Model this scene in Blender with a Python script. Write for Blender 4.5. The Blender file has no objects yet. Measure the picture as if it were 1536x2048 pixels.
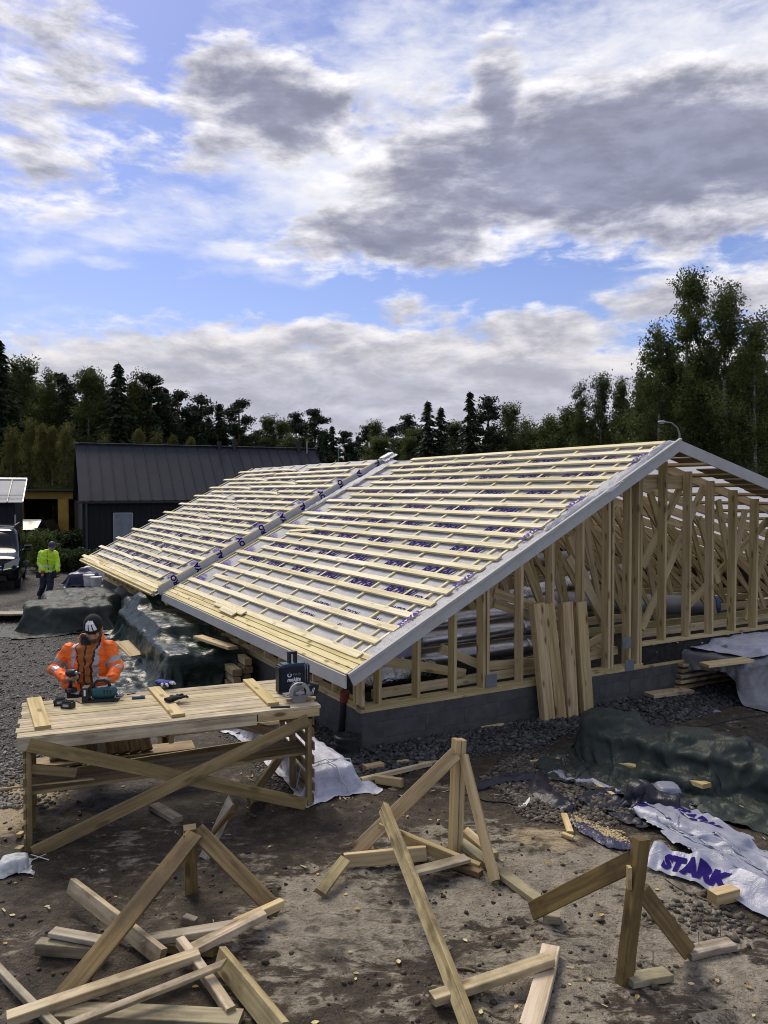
import bpy, bmesh, math, random
import numpy as np
from mathutils import Vector, Matrix, Euler, noise as mnoise
R = random.Random(7)
PI = math.pi
scene = bpy.context.scene
col = scene.collection
V = Vector
# ---------------------------------------------------------------- camera
FOC, PITCH, CAM_H = 1568.0, 0.0265, 3.1
cd = bpy.data.cameras.new('camera')
cam = bpy.data.objects.new('camera', cd); col.objects.link(cam)
cd.sensor_fit = 'VERTICAL'; cd.sensor_height = 36.0; cd.lens = FOC/2048*36.0
cd.clip_start = 0.1; cd.clip_end = 3000
cam.location = (0, 0, CAM_H); cam.rotation_euler = (PI/2-PITCH, 0, 0)
scene.camera = cam
# ---------------------------------------------------------------- light
SUN_EL, SUN_AZ = math.radians(48), math.radians(-30)      # azimuth from +Y towards +X
sd = bpy.data.lights.new('sun', 'SUN'); sd.energy = 2.6; sd.angle = math.radians(26); sd.color = (1, .90, .74)
sun = bpy.data.objects.new('sun', sd); col.objects.link(sun)
sdir = V((math.sin(SUN_AZ)*math.cos(SUN_EL), math.cos(SUN_AZ)*math.cos(SUN_EL), math.sin(SUN_EL)))
sun.rotation_euler = sdir.to_track_quat('Z', 'Y').to_euler()
sun.location = (0, 0, 40)
scene.view_settings.view_transform = 'Standard'
scene.view_settings.look = 'None'
scene.view_settings.exposure = 0.2
scene.view_settings.gamma = 1.0
scene.view_settings.use_curve_mapping = False
scene.cycles.use_denoising = True
scene.cycles.filter_width = 1.0
scene.cycles.max_bounces = 6
scene.cycles.diffuse_bounces = 3
scene.cycles.transparent_max_bounces = 6

def px_dir(px, py):
    u = (px-768)/FOC; v = -(py-1024)/FOC
    c, s = math.cos(PITCH), math.sin(PITCH)
    return V((u, c+v*s, -s+v*c))

# ---------------------------------------------------------------- node helper
class NT:
    def __init__(s, tree): s.t = tree
    def n(s, typ, ins=None, **props):
        nd = s.t.nodes.new(typ)
        for k, v in props.items(): setattr(nd, k, v)
        for k, v in (ins or {}).items():
            sk = nd.inputs[k]
            if isinstance(v, bpy.types.NodeSocket): s.t.links.new(v, sk)
            else: sk.default_value = v
        return nd
    def math(s, op, a, b=0.0, c=None, clamp=False):
        d = {0: a, 1: b}
        if c is not None: d[2] = c
        return s.n('ShaderNodeMath', d, operation=op, use_clamp=clamp).outputs[0]
    def vmath(s, op, a, b=(0, 0, 0)):
        nd = s.n('ShaderNodeVectorMath', {0: a, 1: b}, operation=op)
        return nd.outputs['Value'] if op in ('LENGTH', 'DOT_PRODUCT', 'DISTANCE') else nd.outputs[0]
    def noise(s, vec, scale, detail=3, rough=.55, dist=0.0, out=0):
        return s.n('ShaderNodeTexNoise', {'Vector': vec, 'Scale': scale, 'Detail': detail, 'Roughness': rough, 'Distortion': dist}).outputs[out]
    def ramp(s, fac, stops, interp='LINEAR'):
        nd = s.n('ShaderNodeValToRGB', {0: fac}); cr = nd.color_ramp; cr.interpolation = interp
        while len(cr.elements) < len(stops): cr.elements.new(.5)
        for e, (p, c) in zip(cr.elements, stops):
            e.position = p; e.color = (c[0], c[1], c[2], 1) if hasattr(c, '__len__') else (c, c, c, 1)
        return nd.outputs[0]
    def mix(s, fac, a, b, mode='MIX'):
        nd = s.n('ShaderNodeMix', data_type='RGBA', blend_type=mode)
        for k, v in ((0, fac), (6, a), (7, b)):
            if isinstance(v, bpy.types.NodeSocket): s.t.links.new(v, nd.inputs[k])
            elif k == 0: nd.inputs[0].default_value = v
            else: nd.inputs[k].default_value = (v[0], v[1], v[2], 1)
        return nd.outputs[2]
    def maprange(s, v, a, b, c=0., d=1., interp='SMOOTHSTEP'):
        return s.n('ShaderNodeMapRange', {0: v, 1: a, 2: b, 3: c, 4: d}, interpolation_type=interp).outputs[0]
    def link(s, a, b): s.t.links.new(a, b)

# ---------------------------------------------------------------- sky: Nishita blue with broken cloud
w = bpy.data.worlds.new('World'); scene.world = w; w.use_nodes = True
wt = NT(w.node_tree); w.node_tree.nodes.clear()
SKY_STRENGTH = 0.10
sky = wt.n('ShaderNodeTexSky', sky_type='NISHITA', sun_disc=False, sun_elevation=SUN_EL, sun_rotation=SUN_AZ,
           air_density=1.0, dust_density=0.5, ozone_density=2.5)
gen = wt.n('ShaderNodeTexCoord').outputs['Generated']
sep = wt.n('ShaderNodeSeparateXYZ', {0: gen})
X, Y, Z = sep.outputs
lon = wt.math('ARCTAN2', X, Y)
lat = wt.math('ARCSINE', Z)
ll = wt.n('ShaderNodeCombineXYZ', {0: lon, 1: lat, 2: 0.0}).outputs[0]
zc = wt.math('ADD', wt.math('MAXIMUM', Z, 0.0), 0.16)
pl = wt.n('ShaderNodeCombineXYZ', {0: wt.math('DIVIDE', X, zc), 1: wt.math('DIVIDE', Y, zc), 2: 0.0}).outputs[0]
warp = wt.noise(ll, 7.0, 4, .55, out=1)
warp = wt.vmath('MULTIPLY', wt.vmath('SUBTRACT', warp, (.5, .5, .5)), (.14, .07, 0))
llw = wt.vmath('ADD', ll, warp)
nA = wt.noise(pl, 1.5, 9, .58, .35)
llst = wt.vmath('MULTIPLY', ll, (.85, 2.2, 1.0))
nB = wt.noise(llst, 9.0, 9, .6, .2)
nC = wt.noise(wt.vmath('MULTIPLY', ll, (.8, 2.3, 1.0)), 26.0, 6, .6, .35)
fine = wt.math('ADD', wt.math('MULTIPLY', nB, .6), wt.math('MULTIPLY', nC, .4))
nBu = wt.noise(wt.vmath('ADD', llst, (.006, .030, 0)), 9.0, 6, .6, .2)       # the same noise a little higher: lit tops, shaded bellies
relief = wt.math('SUBTRACT', nB, nBu)
CLOUDS_THICK = [  # px, py, rx, ry, weight, rotation : thick grey banks of the photographed sky
    (1270, 310, 520, 130, .70, 0.02), (1000, 210, 85, 110, .55, 0), (800, 480, 240, 60, .56, -.05), (930, 370, 230, 120, .55, -.35), (1500, 330, 200, 120, .6, 0),
    (555, 215, 190, 90, .56, .1), (870, 280, 150, 50, .40, .1), (1390, 460, 110, 80, .40, 0), (1536, 350, 120, 90, .30, 0),
    (60, 110, 280, 160, .33, .35), (70, 300, 160, 110, .30, .2), (300, 190, 160, 60, .24, 0), (690, 250, 90, 50, .34, 0), (430, 300, 160, 70, .26, 0),
    (640, 675, 250, 42, .40, 0), (900, 690, 260, 45, .38, 0), (1100, 670, 260, 60, .40, 0), (840, 630, 110, 50, .30, 0), (1400, 600, 240, 60, .34, -.1),
    (760, 810, 1200, 130, .56, 0), (170, 715, 200, 38, .30, 0), (330, 730, 130, 40, .2, 0)]
CLOUDS_THIN = [   # bright thin veils (+) and blue gaps (-)
    (1280, 120, 420, 120, .48, 0), (800, 150, 260, 110, .36, 0), (690, 340, 190, 120, .55, 0), (1120, 190, 130, 40, .4, 0), (150, 430, 190, 45, .20, .06),
    (95, 525, 75, 30, .30, -.1), (40, 580, 90, 26, .26, .2), (490, 490, 100, 24, .34, -.15), (150, 632, 120, 14, .26, -.05), (560, 540, 200, 36, .22, -.1),
    (250, 525, 60, 14, .22, 0), (420, 420, 130, 40, .18, 0), (760, 740, 700, 60, .3, 0), (1480, 190, 200, 60, .2, 0),
    (330, 40, 90, 70, -.55, .7), (210, 250, 45, 100, -.40, .1), (60, 180, 60, 40, -.2, .5), (320, 600, 420, 50, -.36, 0), (900, 560, 260, 42, -.42, -.06),
    (1180, 490, 160, 36, -.25, -.1), (410, 720, 60, 22, -.2, 0), (640, 60, 140, 60, -.12, 0)]
def blobs(lst, vec):
    acc = None; neg = None
    for (px, py, rx, ry, wg, rot) in lst:
        d = px_dir(px, py).normalized()
        lo, la = math.atan2(d.x, d.y), math.asin(d.z)
        c = wt.vmath('SUBTRACT', vec, (lo, la, 0))
        if rot: c = wt.n('ShaderNodeVectorRotate', {0: c, 'Angle': rot}, rotation_type='Z_AXIS').outputs[0]
        c = wt.vmath('MULTIPLY', c, (FOC/rx*.8, FOC/ry*.8, 0))
        g = wt.maprange(wt.vmath('LENGTH', c), 0.0, 1.45, wg, 0.0)
        if wg > 0: acc = g if acc is None else wt.math('MAXIMUM', acc, g)
        else: neg = g if neg is None else wt.math('MINIMUM', neg, g)
    return wt.math('ADD', acc, neg) if neg is not None else acc
bthick = blobs(CLOUDS_THICK, llw)
bthin = blobs(CLOUDS_THIN, llw)
# behind the photographed part of the sky the same broken cloud goes on from the plane noise alone
front = wt.maprange(wt.math('ABSOLUTE', lon), .5, .9, 1., 0.)
back = wt.math('MULTIPLY', wt.math('SUBTRACT', 1.0, front), wt.math('MULTIPLY', wt.math('SUBTRACT', nA, .38), 1.1))
over = wt.maprange(lat, .62, .85, 0., 1.)
top = wt.math('MULTIPLY', over, wt.math('MULTIPLY', wt.math('SUBTRACT', nA, .35), .8))
thick = wt.math('ADD', wt.math('ADD', bthick, wt.math('MULTIPLY', back, .9)), wt.math('MULTIPLY', wt.math('SUBTRACT', fine, .5), 1.0))
thin = wt.math('ADD', wt.math('ADD', bthin, wt.math('ADD', back, top)), wt.math('MULTIPLY', wt.math('SUBTRACT', fine, .42), 1.25))
thin = wt.math('ADD', thin, wt.math('MULTIPLY', wt.math('SUBTRACT', nA, .5), .5))
a_thin = wt.maprange(thin, .0, .62)
a_thick = wt.maprange(thick, .14, .34)
grey = wt.maprange(wt.math('SUBTRACT', thick, wt.math('MULTIPLY', relief, .8)), .12, .56)
cl_hi = wt.mix(grey, (7.9, 7.7, 7.9), (2.5, 2.6, 3.5))      # bright edge to slate-lavender core
warm = wt.mix(grey, (6.5, 6.2, 6.0), (4.3, 4.3, 5.0))        # low clouds: cream over pale lavender
lowf = wt.maprange(lat, .13, .30, 1., 0.)
c_thick = wt.mix(lowf, cl_hi, warm)
vary = wt.math('ADD', wt.maprange(wt.math('ADD', wt.math('MULTIPLY', relief, 1.1), wt.math('MULTIPLY', nB, -.5)), -.42, -.08, .90, 1.26), wt.math('MULTIPLY', wt.math('SUBTRACT', nC, .5), .16))
c_thick = wt.mix(1.0, c_thick, wt.n('ShaderNodeCombineXYZ', {0: vary, 1: vary, 2: vary}).outputs[0], 'MULTIPLY')
c_thin = wt.mix(lowf, (7.9, 7.95, 8.5), (6.3, 6.4, 7.0))
blue = wt.n('ShaderNodeMix', {0: 1.0, 7: (.86, .83, 1.06, 1)}, data_type='RGBA', blend_type='MULTIPLY')
wt.link(sky.outputs[0], blue.inputs[6])
blue_o = wt.mix(wt.maprange(lat, .0, .35, .35, 0.), blue.outputs[2], (4.4, 5.2, 7.4))
c1 = wt.mix(wt.math('MULTIPLY', a_thin, .93), blue_o, c_thin)
c2 = wt.mix(wt.math('MULTIPLY', a_thick, .96), c1, c_thick)
bg = wt.n('ShaderNodeBackground', {0: c2, 1: SKY_STRENGTH})
wo = wt.n('ShaderNodeOutputWorld', {0: bg.outputs[0]})
w.cycles.sampling_method = 'MANUAL'; w.cycles.sample_map_resolution = 512

# ---------------------------------------------------------------- materials
def material(name):
    m = bpy.data.materials.new(name); m.use_nodes = True
    m.node_tree.nodes.clear(); t = NT(m.node_tree)
    b = t.n('ShaderNodeBsdfPrincipled'); o = t.n('ShaderNodeOutputMaterial', {0: b.outputs[0]})
    return m, t, b
def setb(t, b, **k):
    names = dict(color='Base Color', rough='Roughness', metal='Metallic', normal='Normal', spec='Specular IOR Level', coat='Coat Weight', alpha='Alpha', trans='Transmission Weight')
    for q, v in k.items():
        sk = b.inputs[names[q]]
        if isinstance(v, bpy.types.NodeSocket): t.link(v, sk)
        elif q == 'color': sk.default_value = (v[0], v[1], v[2], 1)
        else: sk.default_value = v
def bump(t, h, strength=.3, dist=.01, normal=None):
    d = {'Height': h, 'Strength': strength, 'Distance': dist}
    if normal is not None: d['Normal'] = normal
    return t.n('ShaderNodeBump', d).outputs[0]
def objco(t, rnd=True):
    c = t.n('ShaderNodeTexCoord').outputs['Object']
    if not rnd: return c, None
    r = t.n('ShaderNodeObjectInfo').outputs['Random']
    off = t.n('ShaderNodeCombineXYZ', {0: t.math('MULTIPLY', r, 37.0), 1: t.math('MULTIPLY', r, 91.0), 2: t.math('MULTIPLY', r, 53.0)}).outputs[0]
    return t.vmath('ADD', c, off), r
def wood(name, light, dark, knots=.8, dirt=0.0, dirtcol=(.06, .05, .04), rough=.68, var=.22):
    m, t, b = material(name)
    c, r = objco(t)
    g1 = t.noise(t.vmath('MULTIPLY', c, (1.4, 26, 26)), 1.0, 4, .6, .4)
    g2 = t.noise(t.vmath('MULTIPLY', c, (.5, 9, 9)), 1.0, 3, .5, .8)
    g = t.math('ADD', t.math('MULTIPLY', g1, .6), t.math('MULTIPLY', g2, .5))
    cc = t.ramp(g, [(.30, tuple(x*.72 for x in dark)), (.46, dark), (.62, light)])
    vo = t.n('ShaderNodeTexVoronoi', {'Vector': t.vmath('MULTIPLY', c, (2.6, 7.5, 7.5)), 'Scale': 1.0, 'Randomness': 1.0}).outputs[0]
    kn = t.maprange(vo, .09, .24, knots, 0.)
    cc = t.mix(kn, cc, (dark[0]*.42, dark[1]*.34, dark[2]*.3))
    br = t.math('ADD', 1.0-var*.5, t.math('MULTIPLY', r, var))
    cc = t.mix(1.0, cc, t.n('ShaderNodeCombineXYZ', {0: br, 1: br, 2: t.math('MULTIPLY', br, br)}).outputs[0], 'MULTIPLY')
    # sawn ends: growth rings instead of long grain
    tc_ = t.n('ShaderNodeTexCoord'); nx = t.math('ABSOLUTE', t.n('ShaderNodeSeparateXYZ', {0: tc_.outputs['Normal']}).outputs[0])
    sc_ = t.n('ShaderNodeSeparateXYZ', {0: tc_.outputs['Object']}).outputs
    ro = t.n('ShaderNodeCombineXYZ', {0: 0.0, 1: t.math('ADD', sc_[1], t.math('SUBTRACT', t.math('MULTIPLY', r, .12), .06)), 2: t.math('ADD', sc_[2], .05)}).outputs[0]
    ring = t.math('SINE', t.math('ADD', t.math('MULTIPLY', t.vmath('LENGTH', ro), 900.0), t.math('MULTIPLY', g2, 6.0)))
    endc = t.mix(t.maprange(ring, -1., 1.), tuple(x*.62 for x in dark), tuple((a_*.55+b_*.3) for a_, b_ in zip(dark, light)))
    cc = t.mix(t.math('GREATER_THAN', nx, .7), cc, endc)
    if dirt > 0:
        d1 = t.noise(c, 1.9, 6, .68)
        d2 = t.noise(t.vmath('MULTIPLY', c, (3, 11, 11)), 1.0, 4, .6)
        dm = t.math('MULTIPLY', t.maprange(t.math('ADD', t.math('MULTIPLY', d1, .65), t.math('MULTIPLY', d2, .35)), .44, .66), dirt)
        cc = t.mix(dm, cc, dirtcol)
    nm = bump(t, g1, .25, .004)
    setb(t, b, color=cc, rough=rough, normal=nm, spec=.25)
    return m
M = {}
M['pine'] = wood('fresh pine', (.65, .51, .265), (.48, .355, .15))
M['batten'] = wood('roof batten pine', (.82, .745, .50), (.64, .545, .31), knots=.5, var=.16)
M['stud'] = wood('stud spruce', (.58, .465, .26), (.41, .315, .155), knots=.8)
M['truss'] = wood('truss spruce', (.53, .425, .235), (.36, .275, .135), knots=.7, var=.35)
M['plank'] = wood('planed plank', (.56, .425, .22), (.37, .26, .115), knots=.95)
M['worn'] = wood('worn site timber', (.58, .475, .29), (.37, .285, .15), knots=.8, dirt=.85, dirtcol=(.125, .09, .048), var=.42)
M['oldbrown'] = wood('brown weathered timber', (.27, .185, .075), (.15, .10, .04), knots=.7, dirt=.75, dirtcol=(.055, .04, .022))
M['greyed'] = wood('greyed timber', (.44, .385, .275), (.29, .24, .155), knots=.6, dirt=.85, dirtcol=(.10, .078, .05), var=.35)
M['table'] = wood('workbench plank', (.60, .50, .31), (.36, .285, .16), knots=.6, dirt=.7, dirtcol=(.22, .185, .125))
M['bench'] = wood('workbench frame', (.37, .27, .125), (.23, .165, .072), knots=.6, dirt=.5, dirtcol=(.09, .068, .036))
M['osb'] = wood('eave board', (.74, .63, .33), (.52, .41, .175), knots=.9)

def plain(name, colr, rough=.6, metal=0., nscale=0, namp=.15, bumpd=0., spec=.4, rnd=0.):
    m, t, b = material(name)
    if nscale:
        c, r = objco(t)
        n = t.noise(c, nscale, 5, .6)
        cc = t.ramp(n, [(.3, tuple(x*(1-namp) for x in colr)), (.7, tuple(min(1, x*(1+namp)) for x in colr))])
        if rnd:
            br = t.math('ADD', 1-rnd*.5, t.math('MULTIPLY', r, rnd))
            cc = t.mix(1.0, cc, t.n('ShaderNodeCombineXYZ', {0: br, 1: br, 2: br}).outputs[0], 'MULTIPLY')
        setb(t, b, color=cc)
        if bumpd: setb(t, b, normal=bump(t, n, .5, bumpd))
    else: setb(t, b, color=colr)
    setb(t, b, rough=rough, metal=metal, spec=spec)
    return m
M['primed'] = plain('grey primed fascia', (.46, .45, .42), .6, nscale=5, namp=.10, bumpd=.002)
M['block'] = plain('concrete block', (.080, .078, .074), .9, nscale=5, namp=.28, bumpd=.004, rnd=.10)
M['black'] = plain('black plastic', (.014, .014, .016), .45)
M['blackrub'] = plain('black rubber', (.02, .02, .021), .7, nscale=9, namp=.4)
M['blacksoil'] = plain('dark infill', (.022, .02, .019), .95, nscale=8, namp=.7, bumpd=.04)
M['red'] = plain('red pipe collar', (.17, .03, .018), .6, nscale=10, namp=.3)
M['duct'] = plain('aluminium duct', (.62, .62, .64), .28, .9, nscale=6, namp=.15, bumpd=.004)
M['ductgrey'] = plain('grey duct', (.34, .34, .36), .45, .3, nscale=6, namp=.15)
M['blue'] = plain('blue cap', (.05, .09, .20), .5)
M['foil'] = plain('crumpled foil', (.5, .5, .5), .18, 1.0, nscale=16, namp=.3, bumpd=.05)
M['bluecloth'] = plain('violet grey wrapping', (.30, .28, .40), .7, nscale=5, namp=.2, bumpd=.02)
M['steel'] = plain('steel', (.30, .31, .33), .35, .8, nscale=20, namp=.1)
M['nail'] = plain('nail steel', (.16, .15, .14), .45, .8)
M['zinc'] = plain('zinc nail plate', (.20, .22, .235), .5, .4, nscale=10, namp=.2)
M['white'] = plain('white plastic', (.78, .78, .76), .5)
M['whitedirty'] = plain('dirty white plastic', (.55, .56, .55), .5, nscale=3, namp=.25, bumpd=.02)
M['paper'] = plain('white paper', (.8, .79, .76), .8)
M['purple'] = plain('violet print', (.026, .014, .13), .9, spec=.03)
M['purplelight'] = plain('faint violet print', (.10, .07, .36), .9, spec=.03)
M['tealtool'] = plain('teal tool shell', (.012, .075, .09), .4)
M['navy'] = plain('dark navy tool case', (.008, .014, .03), .42)
M['whiteprint'] = plain('white print', (.75, .76, .78), .6)
M['bluegl'] = plain('blue glove knit', (.035, .05, .22), .8, nscale=30, namp=.3)
M['whitegl'] = plain('white glove tip', (.6, .6, .6), .7)
M['skin'] = plain('skin', (.40, .235, .165), .55, nscale=12, namp=.12)
M['orange'] = plain('orange jacket', (.95, .16, .015), .62, nscale=9, namp=.10, bumpd=.01)
M['fleece'] = plain('orange brown fleece', (.36, .115, .025), .85, nscale=20, namp=.2, bumpd=.004)
M['silver'] = plain('reflective tape', (.38, .37, .38), .35, .3)
M['darkcloth'] = plain('dark work cloth', (.018, .019, .026), .85, nscale=12, namp=.35)
M['navycloth'] = plain('navy work trousers', (.022, .026, .042), .85, nscale=12, namp=.35)
M['yellow'] = plain('yellow jacket', (.52, .78, .03), .65, nscale=9, namp=.15, bumpd=.01)
M['yellowband'] = plain('pale reflective tape', (.55, .66, .30), .4)
M['beanie'] = plain('black beanie knit', (.012, .012, .013), .9, nscale=40, namp=.3, bumpd=.003)
M['helmet'] = plain('dark blue cap', (.02, .028, .07), .55)
M['hair'] = plain('grey brown beard', (.085, .06, .045), .9, nscale=50, namp=.4)
M['redglove'] = plain('red glove', (.22, .045, .03), .8)
M['purpleglove'] = plain('dark violet glove', (.05, .03, .07), .8)

# ---------------------------------------------------------------- object helpers
WM = {}
def tag(o, label=None, cat=None, group=None, kind=None):
    if label: o['label'] = label
    if cat: o['category'] = cat
    if group: o['group'] = group
    if kind: o['kind'] = kind
    return o
def put(name, me, parent=None, mw=None):
    o = bpy.data.objects.new(name, me); col.objects.link(o)
    mw = mw or Matrix.Identity(4)
    if parent is not None:
        o.parent = parent; o.matrix_basis = WM[parent].inverted() @ mw
    else: o.matrix_basis = mw
    WM[o] = mw
    return o
def thing(name, label, cat, loc, rz=0., group=None):
    o = put(name, None, None, Matrix.Translation(V(loc)) @ Matrix.Rotation(rz, 4, 'Z'))
    o.empty_display_size = .1
    return tag(o, label, cat, group)
def mesh(name, verts, faces, mat=None, smooth=False, mats=None, fm=None):
    me = bpy.data.meshes.new(name)
    me.from_pydata([tuple(v) for v in verts], [], [tuple(f) for f in faces])
    if mats:
        for x in mats: me.materials.append(x)
        if fm is not None: me.polygons.foreach_set('material_index', list(fm))
    elif mat: me.materials.append(mat)
    if smooth: me.polygons.foreach_set('use_smooth', [True]*len(me.polygons))
    me.update()
    return me
class B:
    """collects shapes into one mesh"""
    def __init__(s): s.v = []; s.f = []
    def add(s, vs, fs):
        k = len(s.v); s.v += [V(x) for x in vs]; s.f += [tuple(i+k for i in q) for q in fs]; return s
    def box(s, c, h, rot=None, ch=0.0):
        vs, fs = box_geo(-h[0], h[0], h[1]*2, h[2]*2, ch)
        mx = Matrix.Translation(V(c)) @ (rot.to_4x4() if rot is not None else Matrix.Identity(4))
        return s.add([mx @ V(x) for x in vs], fs)
    def tube(s, pts, rad, n=12, caps=True, ref=None):
        vs, fs = loft(pts, rad, n, caps, ref); return s.add(vs, fs)
    def ball(s, c, r, n=14, m=9, rot=None):
        rx, ry, rz = (r, r, r) if not hasattr(r, '__len__') else r
        vs = []; fs = []
        for i in range(m+1):
            th = PI*i/m
            for j in range(n):
                ph = 2*PI*j/n
                p = V((rx*math.sin(th)*math.cos(ph), ry*math.sin(th)*math.sin(ph), rz*math.cos(th)))
                if rot is not None: p = rot @ p
                vs.append(V(c)+p)
        for i in range(m):
            for j in range(n):
                fs.append((i*n+j, (i+1)*n+j, (i+1)*n+(j+1) % n, i*n+(j+1) % n))
        return s.add(vs, fs)
    def build(s, name, mat, parent=None, smooth=False, mw=None):
        """verts are world coordinates; mw gives the object frame"""
        vs = s.v
        if mw is None and parent is not None: mw = WM[parent]
        if mw is not None:
            inv = mw.inverted(); vs = [inv @ v for v in vs]
        return put(name, mesh(name, vs, s.f, mat, smooth), parent, mw)
def box_geo(x0, x1, w, t, ch=0.0):
    hw, ht = w/2, t/2
    if ch <= 0:
        ring = [(-hw, -ht), (hw, -ht), (hw, ht), (-hw, ht)]
    else:
        c = min(ch, hw*.6, ht*.6)
        ring = [(-hw+c, -ht), (hw-c, -ht), (hw, -ht+c), (hw, ht-c), (hw-c, ht), (-hw+c, ht), (-hw, ht-c), (-hw, -ht+c)]
    n = len(ring)
    vs = [(x0, y, z) for y, z in ring]+[(x1, y, z) for y, z in ring]
    fs = [tuple(range(n-1, -1, -1)), tuple(range(n, 2*n))]+[(i, (i+1) % n, n+(i+1) % n, n+i) for i in range(n)]
    return vs, fs
def frame(a, b, up=(0, 0, 1)):
    x = (V(b)-V(a)).normalized(); u = V(up)
    z = u-x*u.dot(x)
    if z.length < 1e-4: z = V((0, 1, 0))-x*x.y
    z.normalize(); y = z.cross(x)
    m = Matrix((x, y, z)).transposed().to_4x4(); m.translation = V(a)
    return m
def beam(name, a, b, w, t, mat, parent=None, up=(0, 0, 1), ch=.003, cut0=0., cut1=0., seg=1, bow=0., zbow=0.):
    """board from a to b: w across (local y), t thick along up (local z); cut = skew of the ends"""
    a, b = V(a), V(b); L = (b-a).length
    vs, fs = box_geo(0, L, w, t, ch)
    if seg > 1:
        n = len(vs)//2; ring = vs[:n]; vs = []; 
        for k in range(seg+1):
            f = k/seg
            for (_, y, z) in ring: vs.append((L*f, y+bow*4*f*(1-f), z+zbow*4*f*(1-f)))
        fs = [tuple(range(n-1, -1, -1)), tuple(range(n*seg, n*seg+n))]
        for k in range(seg): fs += [(k*n+i, k*n+(i+1) % n, (k+1)*n+(i+1) % n, (k+1)*n+i) for i in range(n)]
    if cut0 or cut1:
        vs = [(x+(cut0*y/w*2 if x < L*.01 else cut1*y/w*2 if x > L*.99 else 0), y, z) for x, y, z in vs]
    return put(name, mesh(name, vs, fs, M[mat] if isinstance(mat, str) else mat), parent, frame(a, b, up))
def loft(pts, rad, n=12, caps=True, ref=None):
    """tube through pts; rad = number, list of numbers or list of (a,b)"""
    pts = [V(p) for p in pts]; m = len(pts)
    if not hasattr(rad, '__len__'): rad = [rad]*m
    vs = []; fs = []; prev = None
    for i, p in enumerate(pts):
        t = (pts[min(i+1, m-1)]-pts[max(i-1, 0)]).normalized()
        if prev is None:
            r = V(ref) if ref is not None else (V((0, 0, 1)) if abs(t.z) < .9 else V((0, 1, 0)))
            sx = r.cross(t).normalized() if ref is None else (r-t*r.dot(t)).normalized()
        else: sx = (prev-t*prev.dot(t)).normalized()
        prev = sx; sy = t.cross(sx)
        a, b = rad[i] if hasattr(rad[i], '__len__') else (rad[i], rad[i])
        for j in range(n):
            g = 2*PI*j/n
            vs.append(p+sx*(a*math.cos(g))+sy*(b*math.sin(g)))
    for i in range(m-1):
        for j in range(n):
            fs.append((i*n+j, i*n+(j+1) % n, (i+1)*n+(j+1) % n, (i+1)*n+j))
    if caps: fs += [tuple(range(n-1, -1, -1)), tuple(range((m-1)*n, m*n))]
    return vs, fs
def remesh(b, voxel, smooth_iter=4):
    """fuse the collected shapes into one continuous skin"""
    me = mesh('tmp', b.v, b.f)
    o = bpy.data.objects.new('tmp', me); col.objects.link(o)
    md = o.modifiers.new('r', 'REMESH'); md.mode = 'VOXEL'; md.voxel_size = voxel
    if smooth_iter:
        s = o.modifiers.new('s', 'SMOOTH'); s.iterations = smooth_iter; s.factor = .5
    dg = bpy.context.evaluated_depsgraph_get()
    ev = o.evaluated_get(dg); m2 = bpy.data.meshes.new_from_object(ev)
    nv = len(m2.vertices); co = np.empty(nv*3); m2.vertices.foreach_get('co', co)
    faces = [tuple(p.vertices) for p in m2.polygons]
    bpy.data.objects.remove(o); bpy.data.meshes.remove(me); bpy.data.meshes.remove(m2)
    return co.reshape(-1, 3), faces
def split_faces(co, faces, classify):
    """cut one skin into pieces by a classifier of face centres"""
    out = {}
    cen = np.array([co[list(f)].mean(axis=0) for f in faces])
    for f, c in zip(faces, cen): out.setdefault(classify(c), []).append(f)
    res = {}
    for k, fs in out.items():
        ids = sorted({i for f in fs for i in f}); mp = {i: n for n, i in enumerate(ids)}
        res[k] = (co[ids], [tuple(mp[i] for i in f) for f in fs])
    return res
_txt = {}
def text_geo(s, size=1.0, offset=0.0, shear=0.0, cell=None):
    """outline lettering filled as flat faces, lower left at 0,0; cell = cut into small faces for draping"""
    key = (s, size, offset, shear, cell)
    if key in _txt: return _txt[key]
    cu = bpy.data.curves.new('t', 'FONT'); cu.body = s; cu.size = size; cu.offset = offset; cu.shear = shear; cu.resolution_u = 3
    o = bpy.data.objects.new('t', cu); col.objects.link(o)
    dg = bpy.context.evaluated_depsgraph_get()
    me = bpy.data.meshes.new_from_object(o.evaluated_get(dg))
    if cell:
        bm = bmesh.new(); bm.from_mesh(me)
        xs = [v.co.x for v in bm.verts]; ys = [v.co.y for v in bm.verts]
        for ax, lo, hi in ((0, min(xs), max(xs)), (1, min(ys), max(ys))):
            k = lo+cell
            while k < hi:
                no = V((1, 0, 0)) if ax == 0 else V((0, 1, 0))
                bmesh.ops.bisect_plane(bm, geom=bm.verts[:]+bm.edges[:]+bm.faces[:], plane_co=no*k, plane_no=no)
                k += cell
        bm.to_mesh(me); bm.free()
    vs = [v.co.copy() for v in me.vertices]; fs = [tuple(p.vertices) for p in me.polygons]
    bpy.data.objects.remove(o); bpy.data.curves.remove(cu); bpy.data.meshes.remove(me)
    _txt[key] = (vs, fs)
    return _txt[key]
def lettering(name, s, size, mw, mat, parent, offset=0., shear=0.):
    vs, fs = text_geo(s, size, offset, shear)
    return put(name, mesh(name, vs, fs, M[mat]), parent, mw)
def axes(o, x, y):
    x = V(x).normalized(); y = V(y); y = (y-x*y.dot(x)).normalized(); z = x.cross(y)
    m = Matrix((x, y, z)).transposed().to_4x4(); m.translation = V(o); return m

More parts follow.
